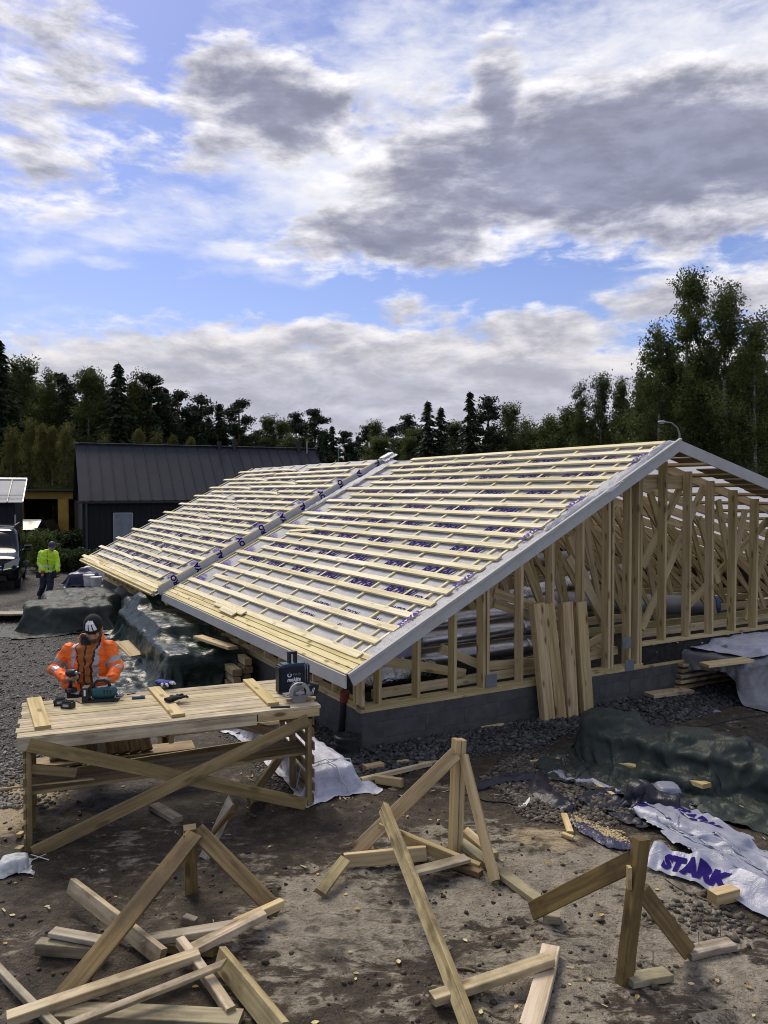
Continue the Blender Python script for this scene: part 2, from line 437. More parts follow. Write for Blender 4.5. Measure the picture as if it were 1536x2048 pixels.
# ---------------------------------------------------------------- ground relief
_rs = np.random.RandomState(3)
_lat = _rs.rand(256, 256)
def vnoise(x, y):
    x = np.asarray(x, float); y = np.asarray(y, float)
    xi = np.floor(x).astype(int); yi = np.floor(y).astype(int); fx = x-xi; fy = y-yi
    fx = fx*fx*(3-2*fx); fy = fy*fy*(3-2*fy)
    g = lambda a, b: _lat[a % 256, b % 256]
    return (g(xi, yi)*(1-fx)+g(xi+1, yi)*fx)*(1-fy)+(g(xi, yi+1)*(1-fx)+g(xi+1, yi+1)*fx)*fy
def sstep(v, a, b):
    t = np.clip((v-a)/(b-a), 0, 1); return t*t*(3-2*t)
def gh(x, y):
    """height of the muddy yard"""
    x = np.asarray(x, float); y = np.asarray(y, float)
    near = 1-sstep(np.hypot(x, y-6), 14, 40)
    h = (vnoise(x*.55+7, y*.55)-.5)*.05+(vnoise(x*1.9, y*1.9+3)-.5)*.03
    mud = sstep(vnoise(x*.9+31, y*.9+11), .42, .62)
    h = h+mud*((vnoise(x*5.5, y*6.5)-.5)*.05+(vnoise(x*12, y*13)-.5)*.032)+(vnoise(x*22, y*22)-.5)*.010
    # tyre track with bar tread, pressed into the clay in front
    tr = np.exp(-((x-.15-.12*(y-5.6))/.34)**2)*sstep(y, 4.7, 5.1)*(1-sstep(y, 6.1, 6.7))
    h = h-.016*tr+tr*.015*np.sin(y*34+x*4+2.5*vnoise(x*3, y*3))
    tr2 = np.exp(-((x-1.9+.35*(y-5.))/.22)**2)*sstep(y, 3.9, 4.3)*(1-sstep(y, 5.0, 5.6))
    h = h-.014*tr2+tr2*.014*np.sin(y*38-x*14)
    sand = np.exp(-(((x-1.47)/.28)**2+((y-6.85)/.2)**2)); h = h+.05*sand
    return h*near
def ghs(x, y): return float(gh(np.array([x]), np.array([y]))[0])
def G(px, py, z=0.0):
    """world point seen at a photograph pixel, z above the ground there"""
    d = px_dir(px, py); zz = z
    for _ in range(3):
        k = (zz-CAM_H)/d.z; p = V((0, 0, CAM_H))+d*k
        zz = z+ghs(p.x, p.y)
    return p
def D(px, py, y):
    d = px_dir(px, py); return V((0, 0, CAM_H))+d*(y/d.y)
def VP(px, py, p0, direction):
    """on the vertical plane through p0 along direction"""
    d = px_dir(px, py); n = V((-direction[1], direction[0], 0)); o = V((0, 0, CAM_H))
    return o+d*((V(p0)-o).dot(n)/d.dot(n))
# ================================================================ GROUND
def spaced(lo, hi, fine, far, grow=1.12):
    a = list(np.arange(lo, hi+1e-6, fine)); st = fine
    x = a[-1]; up = []
    while x < far: st *= grow; x += st; up.append(x)
    st = fine; x = lo; dn = []
    while x > -far: st *= grow; x -= st; dn.append(x)
    return np.array(dn[::-1]+a+up)
gx = spaced(-4.2, 4.8, .036, 900); gy = spaced(4.2, 10.2, .036, 1200)
gy = gy[gy > -40]
GX, GY = np.meshgrid(gx, gy)
GZ = gh(GX, GY)
nx_, ny_ = len(gx), len(gy)
verts = np.stack([GX.ravel(), GY.ravel(), GZ.ravel()], 1)
ii = np.arange(ny_-1)[:, None]*nx_+np.arange(nx_-1)[None, :]
quads = np.stack([ii, ii+1, ii+nx_+1, ii+nx_], -1).reshape(-1, 4)
gm = bpy.data.meshes.new('ground')
gm.vertices.add(len(verts)); gm.vertices.foreach_set('co', verts.ravel())
gm.loops.add(quads.size); gm.loops.foreach_set('vertex_index', quads.ravel().astype(np.int32))
gm.polygons.add(len(quads)); gm.polygons.foreach_set('loop_start', np.arange(0, quads.size, 4, dtype=np.int32))
gm.update(calc_edges=True)
gm.polygons.foreach_set('use_smooth', np.ones(len(quads), bool))
def blob(cx, cy, rx, ry, rot=0.):
    c, s = math.cos(rot), math.sin(rot); u = GX-cx; v = GY-cy
    return np.exp(-(((u*c+v*s)/rx)**2+((-u*s+v*c)/ry)**2)).ravel()
wob = (vnoise(GX*1.7+5, GY*1.7)-.5).ravel()
# gravel of the left yard and of the strip round the foundation
PSI = .521; RV = V((math.cos(PSI), math.sin(PSI), 0)); LV = V((-math.sin(PSI), math.cos(PSI), 0)); CO = V((-.26, 9.33, 0))
sS = (GX-CO.x)*RV.x+(GY-CO.y)*RV.y; tT = (GX-CO.x)*LV.x+(GY-CO.y)*LV.y
strip = (np.clip(1-np.maximum(-tT-.75, 0)/.4, 0, 1)*(tT < .5)*sstep(sS, -1.6, -1.0)).ravel()
strip2 = (np.clip(1-np.maximum(-sS-1.1, 0)/.5, 0, 1)*(sS < .5)*sstep(tT, -1.2, -.6)).ravel()
left = (sstep(-GX, 3.0, 4.0)*sstep(GY, 8.0, 9.0)).ravel()
grav = np.clip(np.maximum.reduce([strip, strip2, left*.9, blob(1.9, 8.2, .75, .9)*1.6])+wob*.5, 0, 1)
sand = np.clip(np.maximum.reduce([blob(-3.85, 7.7, .55, .6)*1.6, blob(1.47, 6.85, .3, .2)*1.3, blob(1.3, 10.6, 1.6, .5, .5)*.35])+wob*.5, 0, 1)
dry = np.clip(np.maximum.reduce([blob(-.2, 5.7, .9, .6)*1.25, blob(1.3, 6.1, 1.0, .7, -.3)*1.25, blob(.95, 4.8, .7, .6)*1.1, blob(1.9, 5.2, .8, .5), blob(.6, 6.6, .9, .4)*.8, blob(2.1, 4.8, 1.1, .5)*.6, blob(-2.5, 5.4, .9, .4)*.55,
            (sstep(GY, 14, 20)*.45).ravel()])+wob*1.0, 0, 1)
grass = (sstep(GY, 33, 34.5)*(1-sstep(GY, 300, 400))*sstep(-GX, 9., 10.)*.9).ravel()
grass = np.maximum(grass, (sstep(np.hypot(GX, GY), 42, 50)).ravel())
for nm, arr in (('gravel', grav), ('sand', sand), ('dry', dry), ('grass', grass)):
    at = gm.attributes.new(nm, 'FLOAT', 'POINT'); at.data.foreach_set('value', arr.astype(np.float32))
m, t, b = material('muddy yard')
c = t.n('ShaderNodeTexCoord').outputs['Object']
at = lambda q: t.n('ShaderNodeAttribute', attribute_name=q).outputs['Fac']
n1 = t.noise(c, 1.3, 6, .62, .3); n2 = t.noise(c, 9, 7, .66, .2); n3 = t.noise(c, 45, 6, .65)
n4 = t.noise(t.vmath('MULTIPLY', c, (1, 2.2, 1)), 4.2, 6, .65, .6)
mud = t.ramp(t.math('ADD', t.math('MULTIPLY', n2, .5), t.math('MULTIPLY', n4, .5)), [(.34, (.020, .014, .008)), (.50, (.068, .050, .031)), (.66, (.165, .128, .086))])
clay = t.ramp(t.math('ADD', t.math('MULTIPLY', n2, .6), t.math('MULTIPLY', n3, .4)), [(.32, (.16, .128, .09)), (.62, (.42, .37, .285))])
fac = t.maprange(t.math('ADD', t.math('MULTIPLY', at('dry'), .95), t.math('MULTIPLY', t.math('SUBTRACT', t.math('ADD', t.math('MULTIPLY', n4, .75), t.math('MULTIPLY', n2, .25)), .5), 3.2)), .34, .66)
cc = t.mix(fac, mud, clay)
sandc = t.ramp(n3, [(.3, (.36, .28, .165)), (.7, (.52, .42, .26))])
cc = t.mix(t.maprange(t.math('ADD', at('sand'), t.math('MULTIPLY', t.math('SUBTRACT', n2, .5), .9)), .3, .8), cc, sandc)
vor = t.n('ShaderNodeTexVoronoi', {'Vector': c, 'Scale': 32.0})
stone = t.ramp(t.n('ShaderNodeSeparateXYZ', {0: vor.outputs['Color']}).outputs[0], [(.0, (.04, .034, .028)), (.6, (.17, .152, .128)), (1., (.32, .29, .25))])
stone = t.mix(t.maprange(vor.outputs['Distance'], .35, .6), stone, (.03, .026, .022))
gfac = t.maprange(t.math('ADD', at('gravel'), t.math('MULTIPLY', t.math('SUBTRACT', n2, .5), .8)), .35, .6)
cc = t.mix(t.math('MULTIPLY', gfac, .9), cc, stone)
gr = t.ramp(n2, [(.3, (.022, .042, .010)), (.7, (.055, .095, .022))])
cc = t.mix(t.maprange(at('grass'), .3, .7), cc, gr)
cr = t.n('ShaderNodeTexVoronoi', {'Vector': t.vmath('ADD', c, t.vmath('MULTIPLY', t.noise(c, 3, 3, out=1), (.25, .25, 0))), 'Scale': 3.2}, feature='DISTANCE_TO_EDGE').outputs[0]
crk = t.math('MULTIPLY', t.math('MULTIPLY', t.maprange(cr, .0, .010, .45, 0.), fac), t.maprange(n4, .5, .7))
cc = t.mix(crk, cc, (.06, .05, .038))
peb = t.n('ShaderNodeTexVoronoi', {'Vector': c, 'Scale': 75.0})
pebc = t.n('ShaderNodeSeparateXYZ', {0: peb.outputs['Color']}).outputs
pm = t.math('MULTIPLY', t.maprange(peb.outputs['Distance'], .28, .40, 1., 0.), t.maprange(pebc[1], .80, .88))
cc = t.mix(t.math('MULTIPLY', pm, .6), cc, t.ramp(pebc[0], [(.0, (.05, .042, .034)), (.7, (.20, .175, .14)), (1., (.40, .36, .30))]))
wetp = t.maprange(t.math('ADD', t.math('MULTIPLY', n1, .7), t.math('MULTIPLY', n4, .45)), .60, .70)
cc = t.mix(t.math('MULTIPLY', wetp, .7), cc, (.020, .015, .010))
h = t.math('ADD', t.math('ADD', t.math('MULTIPLY', n2, .6), t.math('MULTIPLY', n3, .45)), t.math('MULTIPLY', gfac, t.math('MULTIPLY', vor.outputs['Distance'], -.9)))
h = t.math('SUBTRACT', h, t.math('MULTIPLY', crk, .4))
h = t.math('ADD', h, t.math('MULTIPLY', pm, .35))
setb(t, b, color=cc, rough=t.mix(fac, (.58, .58, .58), (.92, .92, .92)), normal=bump(t, h, 1.0, .07), spec=.3)
gm.materials.append(m)
ground = put('ground', gm); ground['kind'] = 'structure'

# ---------------------------------------------------------------- loose stones, clods, leaves (nobody could count them)
def ico():
    g = (1+5**.5)/2
    v = np.array([(-1, g, 0), (1, g, 0), (-1, -g, 0), (1, -g, 0), (0, -1, g), (0, 1, g), (0, -1, -g), (0, 1, -g), (g, 0, -1), (g, 0, 1), (-g, 0, -1), (-g, 0, 1)], float)
    v /= np.linalg.norm(v[0])
    f = np.array([(0, 11, 5), (0, 5, 1), (0, 1, 7), (0, 7, 10), (0, 10, 11), (1, 5, 9), (5, 11, 4), (11, 10, 2), (10, 7, 6), (7, 1, 8), (3, 9, 4), (3, 4, 2), (3, 2, 6), (3, 6, 8), (3, 8, 9), (4, 9, 5), (2, 4, 11), (6, 2, 10), (8, 6, 7), (9, 8, 1)])
    return v, f
IV, IF = ico()
def scatter_stones(name, pts, sizes, mat, flat=.65, seed=1, zoff=0.25):
    rs = np.random.RandomState(seed); n = len(pts)
    base = IV[None]*(1+(rs.rand(n, 12, 1)-.5)*.7)
    sc = sizes[:, None]*(.7+.6*rs.rand(n, 3)); sc[:, 2] *= flat
    v = base*sc[:, None, :]
    a = rs.rand(n)*6.28; ca, sa = np.cos(a)[:, None], np.sin(a)[:, None]
    x = v[:, :, 0]*ca-v[:, :, 1]*sa; y = v[:, :, 0]*sa+v[:, :, 1]*ca
    z = v[:, :, 2]+x*(rs.rand(n, 1)-.5)*.5
    out = np.stack([x+pts[:, 0:1], y+pts[:, 1:2], z+(pts[:, 2]+sizes*zoff)[:, None]], -1).reshape(-1, 3)
    f = (IF[None]+12*np.arange(n)[:, None, None]).reshape(-1, 3)
    me = bpy.data.meshes.new(name)
    me.vertices.add(len(out)); me.vertices.foreach_set('co', out.ravel())
    me.loops.add(f.size); me.loops.foreach_set('vertex_index', f.ravel().astype(np.int32))
    me.polygons.add(len(f)); me.polygons.foreach_set('loop_start', np.arange(0, f.size, 3, dtype=np.int32))
    me.update(calc_edges=True)
    tone = me.attributes.new('tone', 'FLOAT', 'POINT'); tone.data.foreach_set('value', np.repeat(rs.rand(n), 12).astype(np.float32))
    me.materials.append(mat)
    o = put(name, me); o['kind'] = 'stuff'; return o
def stonemat(name, a, b_, c_):
    m, t, b = material(name)
    tn = t.n('ShaderNodeAttribute', attribute_name='tone').outputs['Fac']
    n = t.noise(t.n('ShaderNodeTexCoord').outputs['Object'], 60, 3)
    setb(t, b, color=t.mix(.3, t.ramp(tn, [(0., a), (.7, b_), (1., c_)]), t.ramp(n, [(.3, a), (.7, b_)])), rough=.75, spec=.35)
    return m
M['gravel'] = stonemat('dark crushed gravel', (.026, .026, .028), (.075, .074, .075), (.17, .165, .16))
M['pebble'] = stonemat('brown grey pebbles', (.04, .032, .024), (.12, .10, .075), (.28, .245, .20))
M['yardgravel'] = stonemat('yard gravel', (.07, .062, .052), (.22, .20, .17), (.46, .42, .37))
M['clod'] = stonemat('mud clods', (.025, .018, .012), (.06, .045, .03), (.11, .085, .06))
rs = np.random.RandomState(11)
def zgh(p): return np.column_stack([p, gh(p[:, 0], p[:, 1])])
# strip along the gable wall and round the corner
n = 6500
s_ = rs.rand(n)*9.5-1.1; tt = -np.abs(rs.rand(n)**1.15)*1.25*(0.55+.45*vnoise(s_*1.1, s_*0+2))
p = np.array([CO.x, CO.y])+s_[:, None]*np.array([RV.x, RV.y])+tt[:, None]*np.array([LV.x, LV.y])
n2_ = 1500; t2_ = rs.rand(n2_)*5-.4; s2_ = -rs.rand(n2_)*1.1
p2 = np.array([CO.x, CO.y])+s2_[:, None]*np.array([RV.x, RV.y])+t2_[:, None]*np.array([LV.x, LV.y])
scatter_stones('gravel_strip', zgh(np.vstack([p, p2])), .014+.030*rs.rand(n+n2_)**2, M['gravel'], seed=2)
# pebble patch between the green tarpaulin and the clay
n = 5200; a = rs.rand(n)*6.28; r_ = np.sqrt(rs.rand(n))
p = np.column_stack([1.95+r_*np.cos(a)*.85*(.8+.4*vnoise(a*2, a*0+1)), 8.15+r_*np.sin(a)*1.0])
n3_ = 260; p3 = np.column_stack([2.35+rs.randn(n3_)*.22, 5.65+rs.randn(n3_)*.16])
scatter_stones('pebble_patch', zgh(np.vstack([p, p3])), .010+.022*rs.rand(n+n3_)**2, M['pebble'], seed=5)
# yard gravel at the left
n = 9000; yy = 7.6+(rs.rand(n)**1.6)*13; xx = -3.3-rs.rand(n)**.9*(yy*.5-2.2)
scatter_stones('yard_gravel', zgh(np.column_stack([xx, yy])), .010+.022*rs.rand(n)**3, M['yardgravel'], seed=6)
# clods and small stones over the mud
n = 3600; yy = 4.3+rs.rand(n)**1.3*6.5; xx = (rs.rand(n)-.5)*(yy*1.1)
keep = (vnoise(xx*.9+31, yy*.9+11)+.25*rs.rand(n)) > .50
xx, yy = xx[keep], yy[keep]
scatter_stones('mud_clods', zgh(np.column_stack([xx, yy])), .004+.022*rs.rand(len(xx))**4, M['clod'], flat=.7, seed=8, zoff=.1)
# fallen leaves, wood chips
def flat_scatter(name, pts, size, colors, seed, leaf=True):
    rs = np.random.RandomState(seed); vs = []; fs = []; fm = []
    for k, (x, y) in enumerate(pts):
        L = size*(.6+.8*rs.rand()); W = L*(.72 if leaf else .22); a = rs.rand()*6.28; z = ghs(x, y)+.006
        tilt = (rs.rand(2)-.5)*.7; curl = rs.rand()*.35*L
        if leaf: out = [(-.5, 0, .1), (-.28, .34, .9), (.1, .42, 1.), (.5, 0, .2), (.1, -.42, 1.), (-.28, -.34, .9), (0, 0, 0)]
        else: out = [(-.5, .4, 0), (.5, .5, .1), (.5, -.4, 0), (-.5, -.5, .1)]
        b0 = len(vs)
        for (u, v, c_) in out:
            px, py = u*L, v*W
            vs.append((x+px*math.cos(a)-py*math.sin(a), y+px*math.sin(a)+py*math.cos(a), z+abs(px*tilt[0])+abs(py*tilt[1])+curl*c_*.5))
        k2 = rs.randint(len(colors))
        if leaf:
            for q in range(6): fs.append((b0+q, b0+(q+1) % 6, b0+6)); fm.append(k2)
        else: fs.append((b0, b0+1, b0+2, b0+3)); fm.append(k2)
    o = put(name, mesh(name, vs, fs, mats=colors, fm=fm)); o['kind'] = 'stuff'; return o
LM = [plain('yellow birch leaf', (.58, .40, .09), .6), plain('pale leaf', (.62, .52, .24), .6), plain('ochre leaf', (.38, .27, .10), .6)]
def fan(n, y0, y1, half=.56, pw=1.2):
    y = y0+rs.rand(n)**pw*(y1-y0); return np.column_stack([(rs.rand(n)-.5)*2*half*y, y])
flat_scatter('fallen_leaves', fan(140, 4.3, 9), .038, LM, 3)
CM = [plain('wood chip', (.50, .41, .23), .8), plain('grey chip', (.36, .33, .27), .8), plain('bark chip', (.16, .11, .07), .9)]
flat_scatter('wood_chips', np.vstack([fan(120, 4.3, 12), np.column_stack([-.5+rs.randn(60)*.9, 8.0+rs.randn(60)*.35])]), .05, CM, 4, leaf=False)
# ================================================================ THE TIMBER FRAME BUILDING
S0, Z0, MS = -.472, 1.066, .5185            # eave of the long slope: z = Z0 + MS*(s-S0)
SR = 4.89; ZR = Z0+MS*(SR-S0); MR = .262    # ridge, and the shallower far slope
SE = 14.2                                   # eave of the shallow slope
T0, T1, T2 = -.50, 7.62, 16.6               # gable fascia, seam between the two roof parts, far end
def P(s, t, z): return CO+RV*s+LV*t+V((0, 0, z))
NL = (V((0, 0, 1))-RV*MS).normalized(); NR = (V((0, 0, 1))+RV*MR).normalized()
def RL(s, t, off=0.): return P(s, t, Z0+MS*(s-S0))+NL*off
def RRt(s, t, off=0.): return P(s, t, ZR-MR*(s-SR))+NR*off
bld = thing('timber_building', 'unfinished timber building with rows of battens over white membrane, on grey block footing', 'building', P(0, 0, 0), PSI)
def part(name): return put(name, None, bld, WM[bld])
# --- foundation: two courses of blocks, butted, with sunk joints
def block_wall(a, b_, t_in, z0=-.12, courses=((-.12, .10), (.10, .30), (.30, .435))):
    a, b_ = V(a), V(b_); d = (b_-a); L = d.length; d.normalize()
    inn = V((t_in[0], t_in[1], 0))
    f = put('foundation_wall', None, bld, WM[bld])
    core = B(); q = [a+inn*.012, b_+inn*.012, b_+inn*.24, a+inn*.24]
    vs = [v+V((0, 0, z0)) for v in q]+[v+V((0, 0, .431)) for v in q]
    core.add(vs, [(3, 2, 1, 0), (4, 5, 6, 7), (0, 1, 5, 4), (1, 2, 6, 5), (2, 3, 7, 6), (3, 0, 4, 7)])
    core.build('mortar_core', M['block'], f)
    for k, (za, zb) in enumerate(courses):
        x = -(k % 2)*.3
        while x < L:
            x0, x1 = max(0, x), min(L, x+.597)
            if x1-x0 > .05:
                beam('block', a+d*(x0+.0005)+inn*.009+V((0, 0, (za+zb)/2)), a+d*x1+inn*.009+V((0, 0, (za+zb)/2)), .018+R.random()*.001, zb-za-.002, 'block', f, ch=.002)
            x += .6
    return f
block_wall(P(0, 0, 0), P(14, 0, 0), LV)
block_wall(P(0, 16.6, 0), P(0, 0, 0), RV)
# --- dark infill inside and in the porch recess
fl = B()
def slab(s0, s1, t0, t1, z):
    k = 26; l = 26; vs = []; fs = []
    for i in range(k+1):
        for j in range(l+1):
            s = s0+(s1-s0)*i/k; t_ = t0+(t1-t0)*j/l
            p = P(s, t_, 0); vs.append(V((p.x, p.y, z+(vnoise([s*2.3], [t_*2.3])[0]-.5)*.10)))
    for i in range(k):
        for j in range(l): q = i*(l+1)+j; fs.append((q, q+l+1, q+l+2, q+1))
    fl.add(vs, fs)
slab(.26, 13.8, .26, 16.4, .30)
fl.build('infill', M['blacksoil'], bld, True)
M['shadeback'] = plain('dark backing board', (.03, .026, .02), .9, nscale=4, namp=.4)
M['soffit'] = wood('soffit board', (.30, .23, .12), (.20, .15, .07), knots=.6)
# --- plates
def bm_(name, a, b_, w, t_, mat='stud', par=None, up=(0, 0, 1), **k): return beam(name, a, b_, w, t_, mat, par or bld, up, **k)
bm_('sill_plate', P(-.02, .06, .452), P(13.9, .06, .452), .12, .034)
bm_('sill_plate', P(.04, .085, .492), P(4.80, .085, .492), .15, .045)
bm_('sill_plate', P(.06, 16.5, .452), P(.06, .121, .452), .12, .034)
bm_('sill_plate', P(.085, 16.5, .492), P(.085, .17, .492), .15, .045)
s_at = lambda px: (VP(px, 1270, P(0, .012, 0), RV)-CO).dot(RV)
ZU = .815                                   # the raised plate right of the tall post
bm_('sill_plate', P(4.78, .085, ZU-.024), P(13.9, .085, ZU-.024), .15, .045)
bp = beam('bitumen_panel', P(4.79, .05, .632), P(13.9, .05, .632), .02, .318, 'blacksoil', bld)
for k in range(26):
    c_ = P(R.uniform(5., 9.5), .036, R.uniform(.5, .77)); q = B(); q.box(c_, (R.uniform(.006, .03), .004, R.uniform(.004, .010)), Matrix.Rotation(PSI+R.uniform(-.3, .3), 3, 'Z')); q.build('mortar_speck', M['whitedirty'] if k % 3 else M['block'], bp)
# --- gable studs (front wall)
def stud(s, t_, z0, z1, w=.045, d=.145, lean=0., mat='stud'):
    return bm_('stud', P(s, t_+d/2, z0), P(s+lean, t_+d/2, z1), d, w, mat, None, RV)
ztop = lambda s: Z0+MS*(s-S0)-.26 if s < SR else ZR-MR*(s-SR)-.24
for s in (.02, .255, .81, 1.365, 1.83, 1.90, 2.465, 3.02, 3.58, 4.10, 4.165):
    stud(s, .012, .515, ztop(s)+.02, lean=R.uniform(-.012, .012))
stud(4.56, .05, .47, ztop(4.56), .045, .145); stud(4.70, .012, .47, ztop(4.7), .045, .16); stud(4.752, .012, .47, ztop(4.75), .045, .16, mat='truss')
rs_ = [s_at(q) for q in (1330, 1379, 1425, 1470, 1513)]; stp = rs_[-1]-rs_[-2]
for s in rs_+[rs_[-1]+stp*(k+1) for k in range(13)]:
    if s < 13.8: stud(s, .012, ZU, ztop(s)+.05, .048, lean=R.uniform(-.012, .012))
# corner studs along the eave wall
for k in range(28): 
    t_ = .25+k*.6
    bm_('stud', P(.085, t_, .515), P(.085, t_, .86), .145, .045, 'truss', None, LV)
bm_('wall_plate', P(.085, .02, .885), P(.085, 16.4, .885), .145, .045, 'truss')
for k in range(27):
    t_ = 1.5+k*.57; bm_('stud', P(13.75, t_, .45), P(13.75, t_, 1.28), .145, .045, 'truss', None, LV)
bm_('wall_plate', P(13.75, 1.3, 1.30), P(13.75, 16.4, 1.30), .145, .045, 'truss')
# dark backing board added to paint shade across far gable and hidden long side
def board_wall(name, pts, mat):
    b = B(); n_ = len(pts); o = (V(pts[1])-V(pts[0])).cross(V(pts[2])-V(pts[0])).normalized()*.012
    b.add([V(q)+o for q in pts]+[V(q)-o for q in pts], [tuple(range(n_)), tuple(range(2*n_-1, n_-1, -1))]+[(i, i+n_, (i+1) % n_+n_, (i+1) % n_) for i in range(n_)]); return b.build(name, M[mat], bld)
board_wall('shade_backing', [P(.1, 16.45, .45), P(13.8, 16.45, .45), P(13.8, 16.45, ZR-MR*(13.8-SR)-.25), P(SR, 16.45, ZR-.25), P(.1, 16.45, Z0+MS*(.1-S0)-.25)], 'shadeback')
board_wall('shade_backing', [P(13.84, 1.35, .45), P(13.84, 16.4, .45), P(13.84, 16.4, 1.30), P(13.84, 1.35, 1.30)], 'shadeback')
# headers and braces in the gable
bm_('header', P(4.62, .20, 3.24), P(6.0, .20, 3.24), .045, .22, 'stud')
for (s0, z0, s1, z1, t_) in ((.42, .98, 1.72, .66, .30), (1.30, 1.05, 2.02, .72, .26), (2.10, .72, 3.3, .66, .30), (2.05, .60, 4.4, .80, .42), (2.2, 1.72, 3.5, 1.28, .30), (2.25, 1.56, 3.5, 1.14, .36),
                           (3.55, 2.15, 4.45, .95, .30), (3.65, 2.45, 4.3, 1.15, .38), (2.9, 2.1, 3.3, 1.3, .5), 
                           (.3, .56, 3.0, .58, .3), (3.3, .58, 4.5, .98, .34), (3.2, 1.1, 4.5, .62, .36), (4.8, .86, 9.5, .87, .4), (3.8, .66, 4.5, .7, .25)):
    bm_('brace_board', P(s0, t_, z0), P(s1, t_, z1), .045, .12, 'stud' if t_ < .4 else 'truss')
for (s, z) in ((1.93, .60), (4.44, .86), (3.55, .95), (4.50, .52)):
    bm_('nail_plate', P(s-.09, -.004+.0, z), P(s+.09, -.004, z), .006, .17, 'zinc')
# --- trusses
NODB = [0.2, 1.75, 3.3, 4.6, 5.9, 7.3, 8.8, 10.4, 12.0, 13.6]
NODT = [.95, 2.4, 3.75, 4.89, 5.2, 6.6, 8.0, 9.6, 11.2, 12.8]
def roofz(s): return (Z0+MS*(s-S0) if s < SR else ZR-MR*(s-SR))
def truss(t_):
    tr = part('truss')
    low = -.20
    a, b_, c_ = RL(-.42, t_, -.155), RL(SR-.04, t_, -.155), RRt(SR+.02, t_, -.155)
    beam('top_chord', a, b_, .045, .17, 'truss', tr, NL)
    beam('top_chord', c_, RRt(SE, t_, -.155), .045, .17, 'truss', tr, NR)
    beam('bottom_chord', P(.1, t_, .61), P(5.2, t_, .63), .045, .15, 'truss', tr)
    beam('bottom_chord', P(5.2, t_, .63), P(13.8, t_, .60), .045, .15, 'truss', tr)
    top = lambda s: P(s, t_, roofz(s)+low-.05)
    bot = lambda s: P(s, t_, .68)
    prs = []
    for i in range(len(NODB)):
        prs.append((NODB[i], NODT[i]))
        if i+1 < len(NODB): prs.append((NODB[i+1], NODT[i]))
    for k, (sb, st) in enumerate(prs):
        if roofz(st)+low-.68 < .3: continue
        o = LV*(.002 if k % 2 else -.002)
        beam('web', bot(sb+R.uniform(-.08, .08))+o, top(st)+o, .04, .12 if R.random() < .6 else .097, 'truss', tr, RV)
for k in range(14): truss(1.85+k*.885)
for t_ in (.52,): # doubled rafters of the gable overhang
    beam('rafter', RL(-.42, t_, -.12), RL(SR-.03, t_, -.12), .045, .145, 'truss', bld, NL)
    beam('rafter', RRt(SR+.02, t_, -.12), RRt(SE, t_, -.12), .045, .145, 'truss', bld, NR)
for s in np.arange(SR+.35, 14, .6): beam('lookout', RRt(s, -.44, -.085), RRt(s, 1.9, -.085), .095, .045, 'truss', bld, NR)
for s in np.arange(.2, SR, .75): beam('lookout', RL(s, -.44, -.095), RL(s, 1.4, -.095), .095, .045, 'truss', bld, NL)
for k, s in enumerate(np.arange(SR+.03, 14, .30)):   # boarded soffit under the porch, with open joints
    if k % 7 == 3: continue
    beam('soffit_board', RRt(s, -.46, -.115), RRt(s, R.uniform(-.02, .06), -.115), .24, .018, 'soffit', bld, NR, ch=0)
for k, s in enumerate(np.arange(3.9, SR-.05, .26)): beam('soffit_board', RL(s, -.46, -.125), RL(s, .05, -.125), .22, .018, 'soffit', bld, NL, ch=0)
for k, (px0, py0, px1, py1, t_) in enumerate(((1283, 1258, 1408, 972, .24), (1362, 972, 1284, 1134, .30), (1398, 1035, 1436, 1165, .35), (1436, 1000, 1462, 1150, .26), (1460, 1160, 1490, 1020, .32), (1372, 1215, 1536, 1040, .40), (1490, 1240, 1550, 1030, .28), (1300, 985, 1340, 1120, .45))):
    a_, e_ = VP(px0, py0, P(0, t_, 0), RV), VP(px1, py1, P(0, t_, 0), RV); bm_('brace_board', a_, e_, .045, .12, 'stud')
beam('ridge_board', P(SR, -.45, ZR-.19), P(SR, 16.4, ZR-.19), .04, .12, 'truss', bld)
# --- fascias
RD = (RL(1, 0)-RL(0, 0)).normalized(); RDR = (RRt(6, 0)-RRt(5, 0)).normalized()
beam('gable_fascia', RL(S0+.012, T0-.012, -.084), RL(SR+.04, T0-.012, -.084), .024, .168, 'primed', bld, NL, ch=.002)
beam('gable_fascia', RRt(SR+.038, T0-.0125, -.084), RRt(SE+.1, T0-.0125, -.084), .023, .168, 'primed', bld, NR, ch=.002)
beam('gable_trim', RL(S0+.012, T0-.033, -.018), RL(SR+.04, T0-.033, -.018), .018, .035, 'primed', bld, NL, ch=.002)
beam('eave_fascia', P(S0, T0+.01, Z0-.09), P(S0, T1-.02, Z0-.09), .024, .15, 'primed', bld, ch=.002)
# --- membrane
mm, t, b = material('white roof membrane')
c, r = objco(t, False)
n1 = t.noise(t.vmath('MULTIPLY', c, (1.0, .35, 1)), 3.0, 5, .6, 1.2); n2 = t.noise(c, 14, 4, .6, 1.5)
hh = t.math('ADD', t.math('MULTIPLY', n1, .8), t.math('MULTIPLY', n2, .25))
setb(t, b, color=t.ramp(n1, [(.3, (.70, .70, .735)), (.7, (.84, .84, .86))]), rough=.42, spec=.45, normal=bump(t, hh, .7, .05))
tl = t.n('ShaderNodeBsdfTranslucent', {0: (.70, .70, .76, 1)})
ms = t.n('ShaderNodeMixShader', {0: .5, 1: b.outputs[0], 2: tl.outputs[0]})
t.link(ms.outputs[0], [n for n in t.t.nodes if n.type == 'OUTPUT_MATERIAL'][0].inputs[0])
M['membrane'] = mm
CT_A = [-.20, .05, .52, 1.40, 2.29, 3.12, 3.95, 4.85, 5.72, 6.56, 7.40]
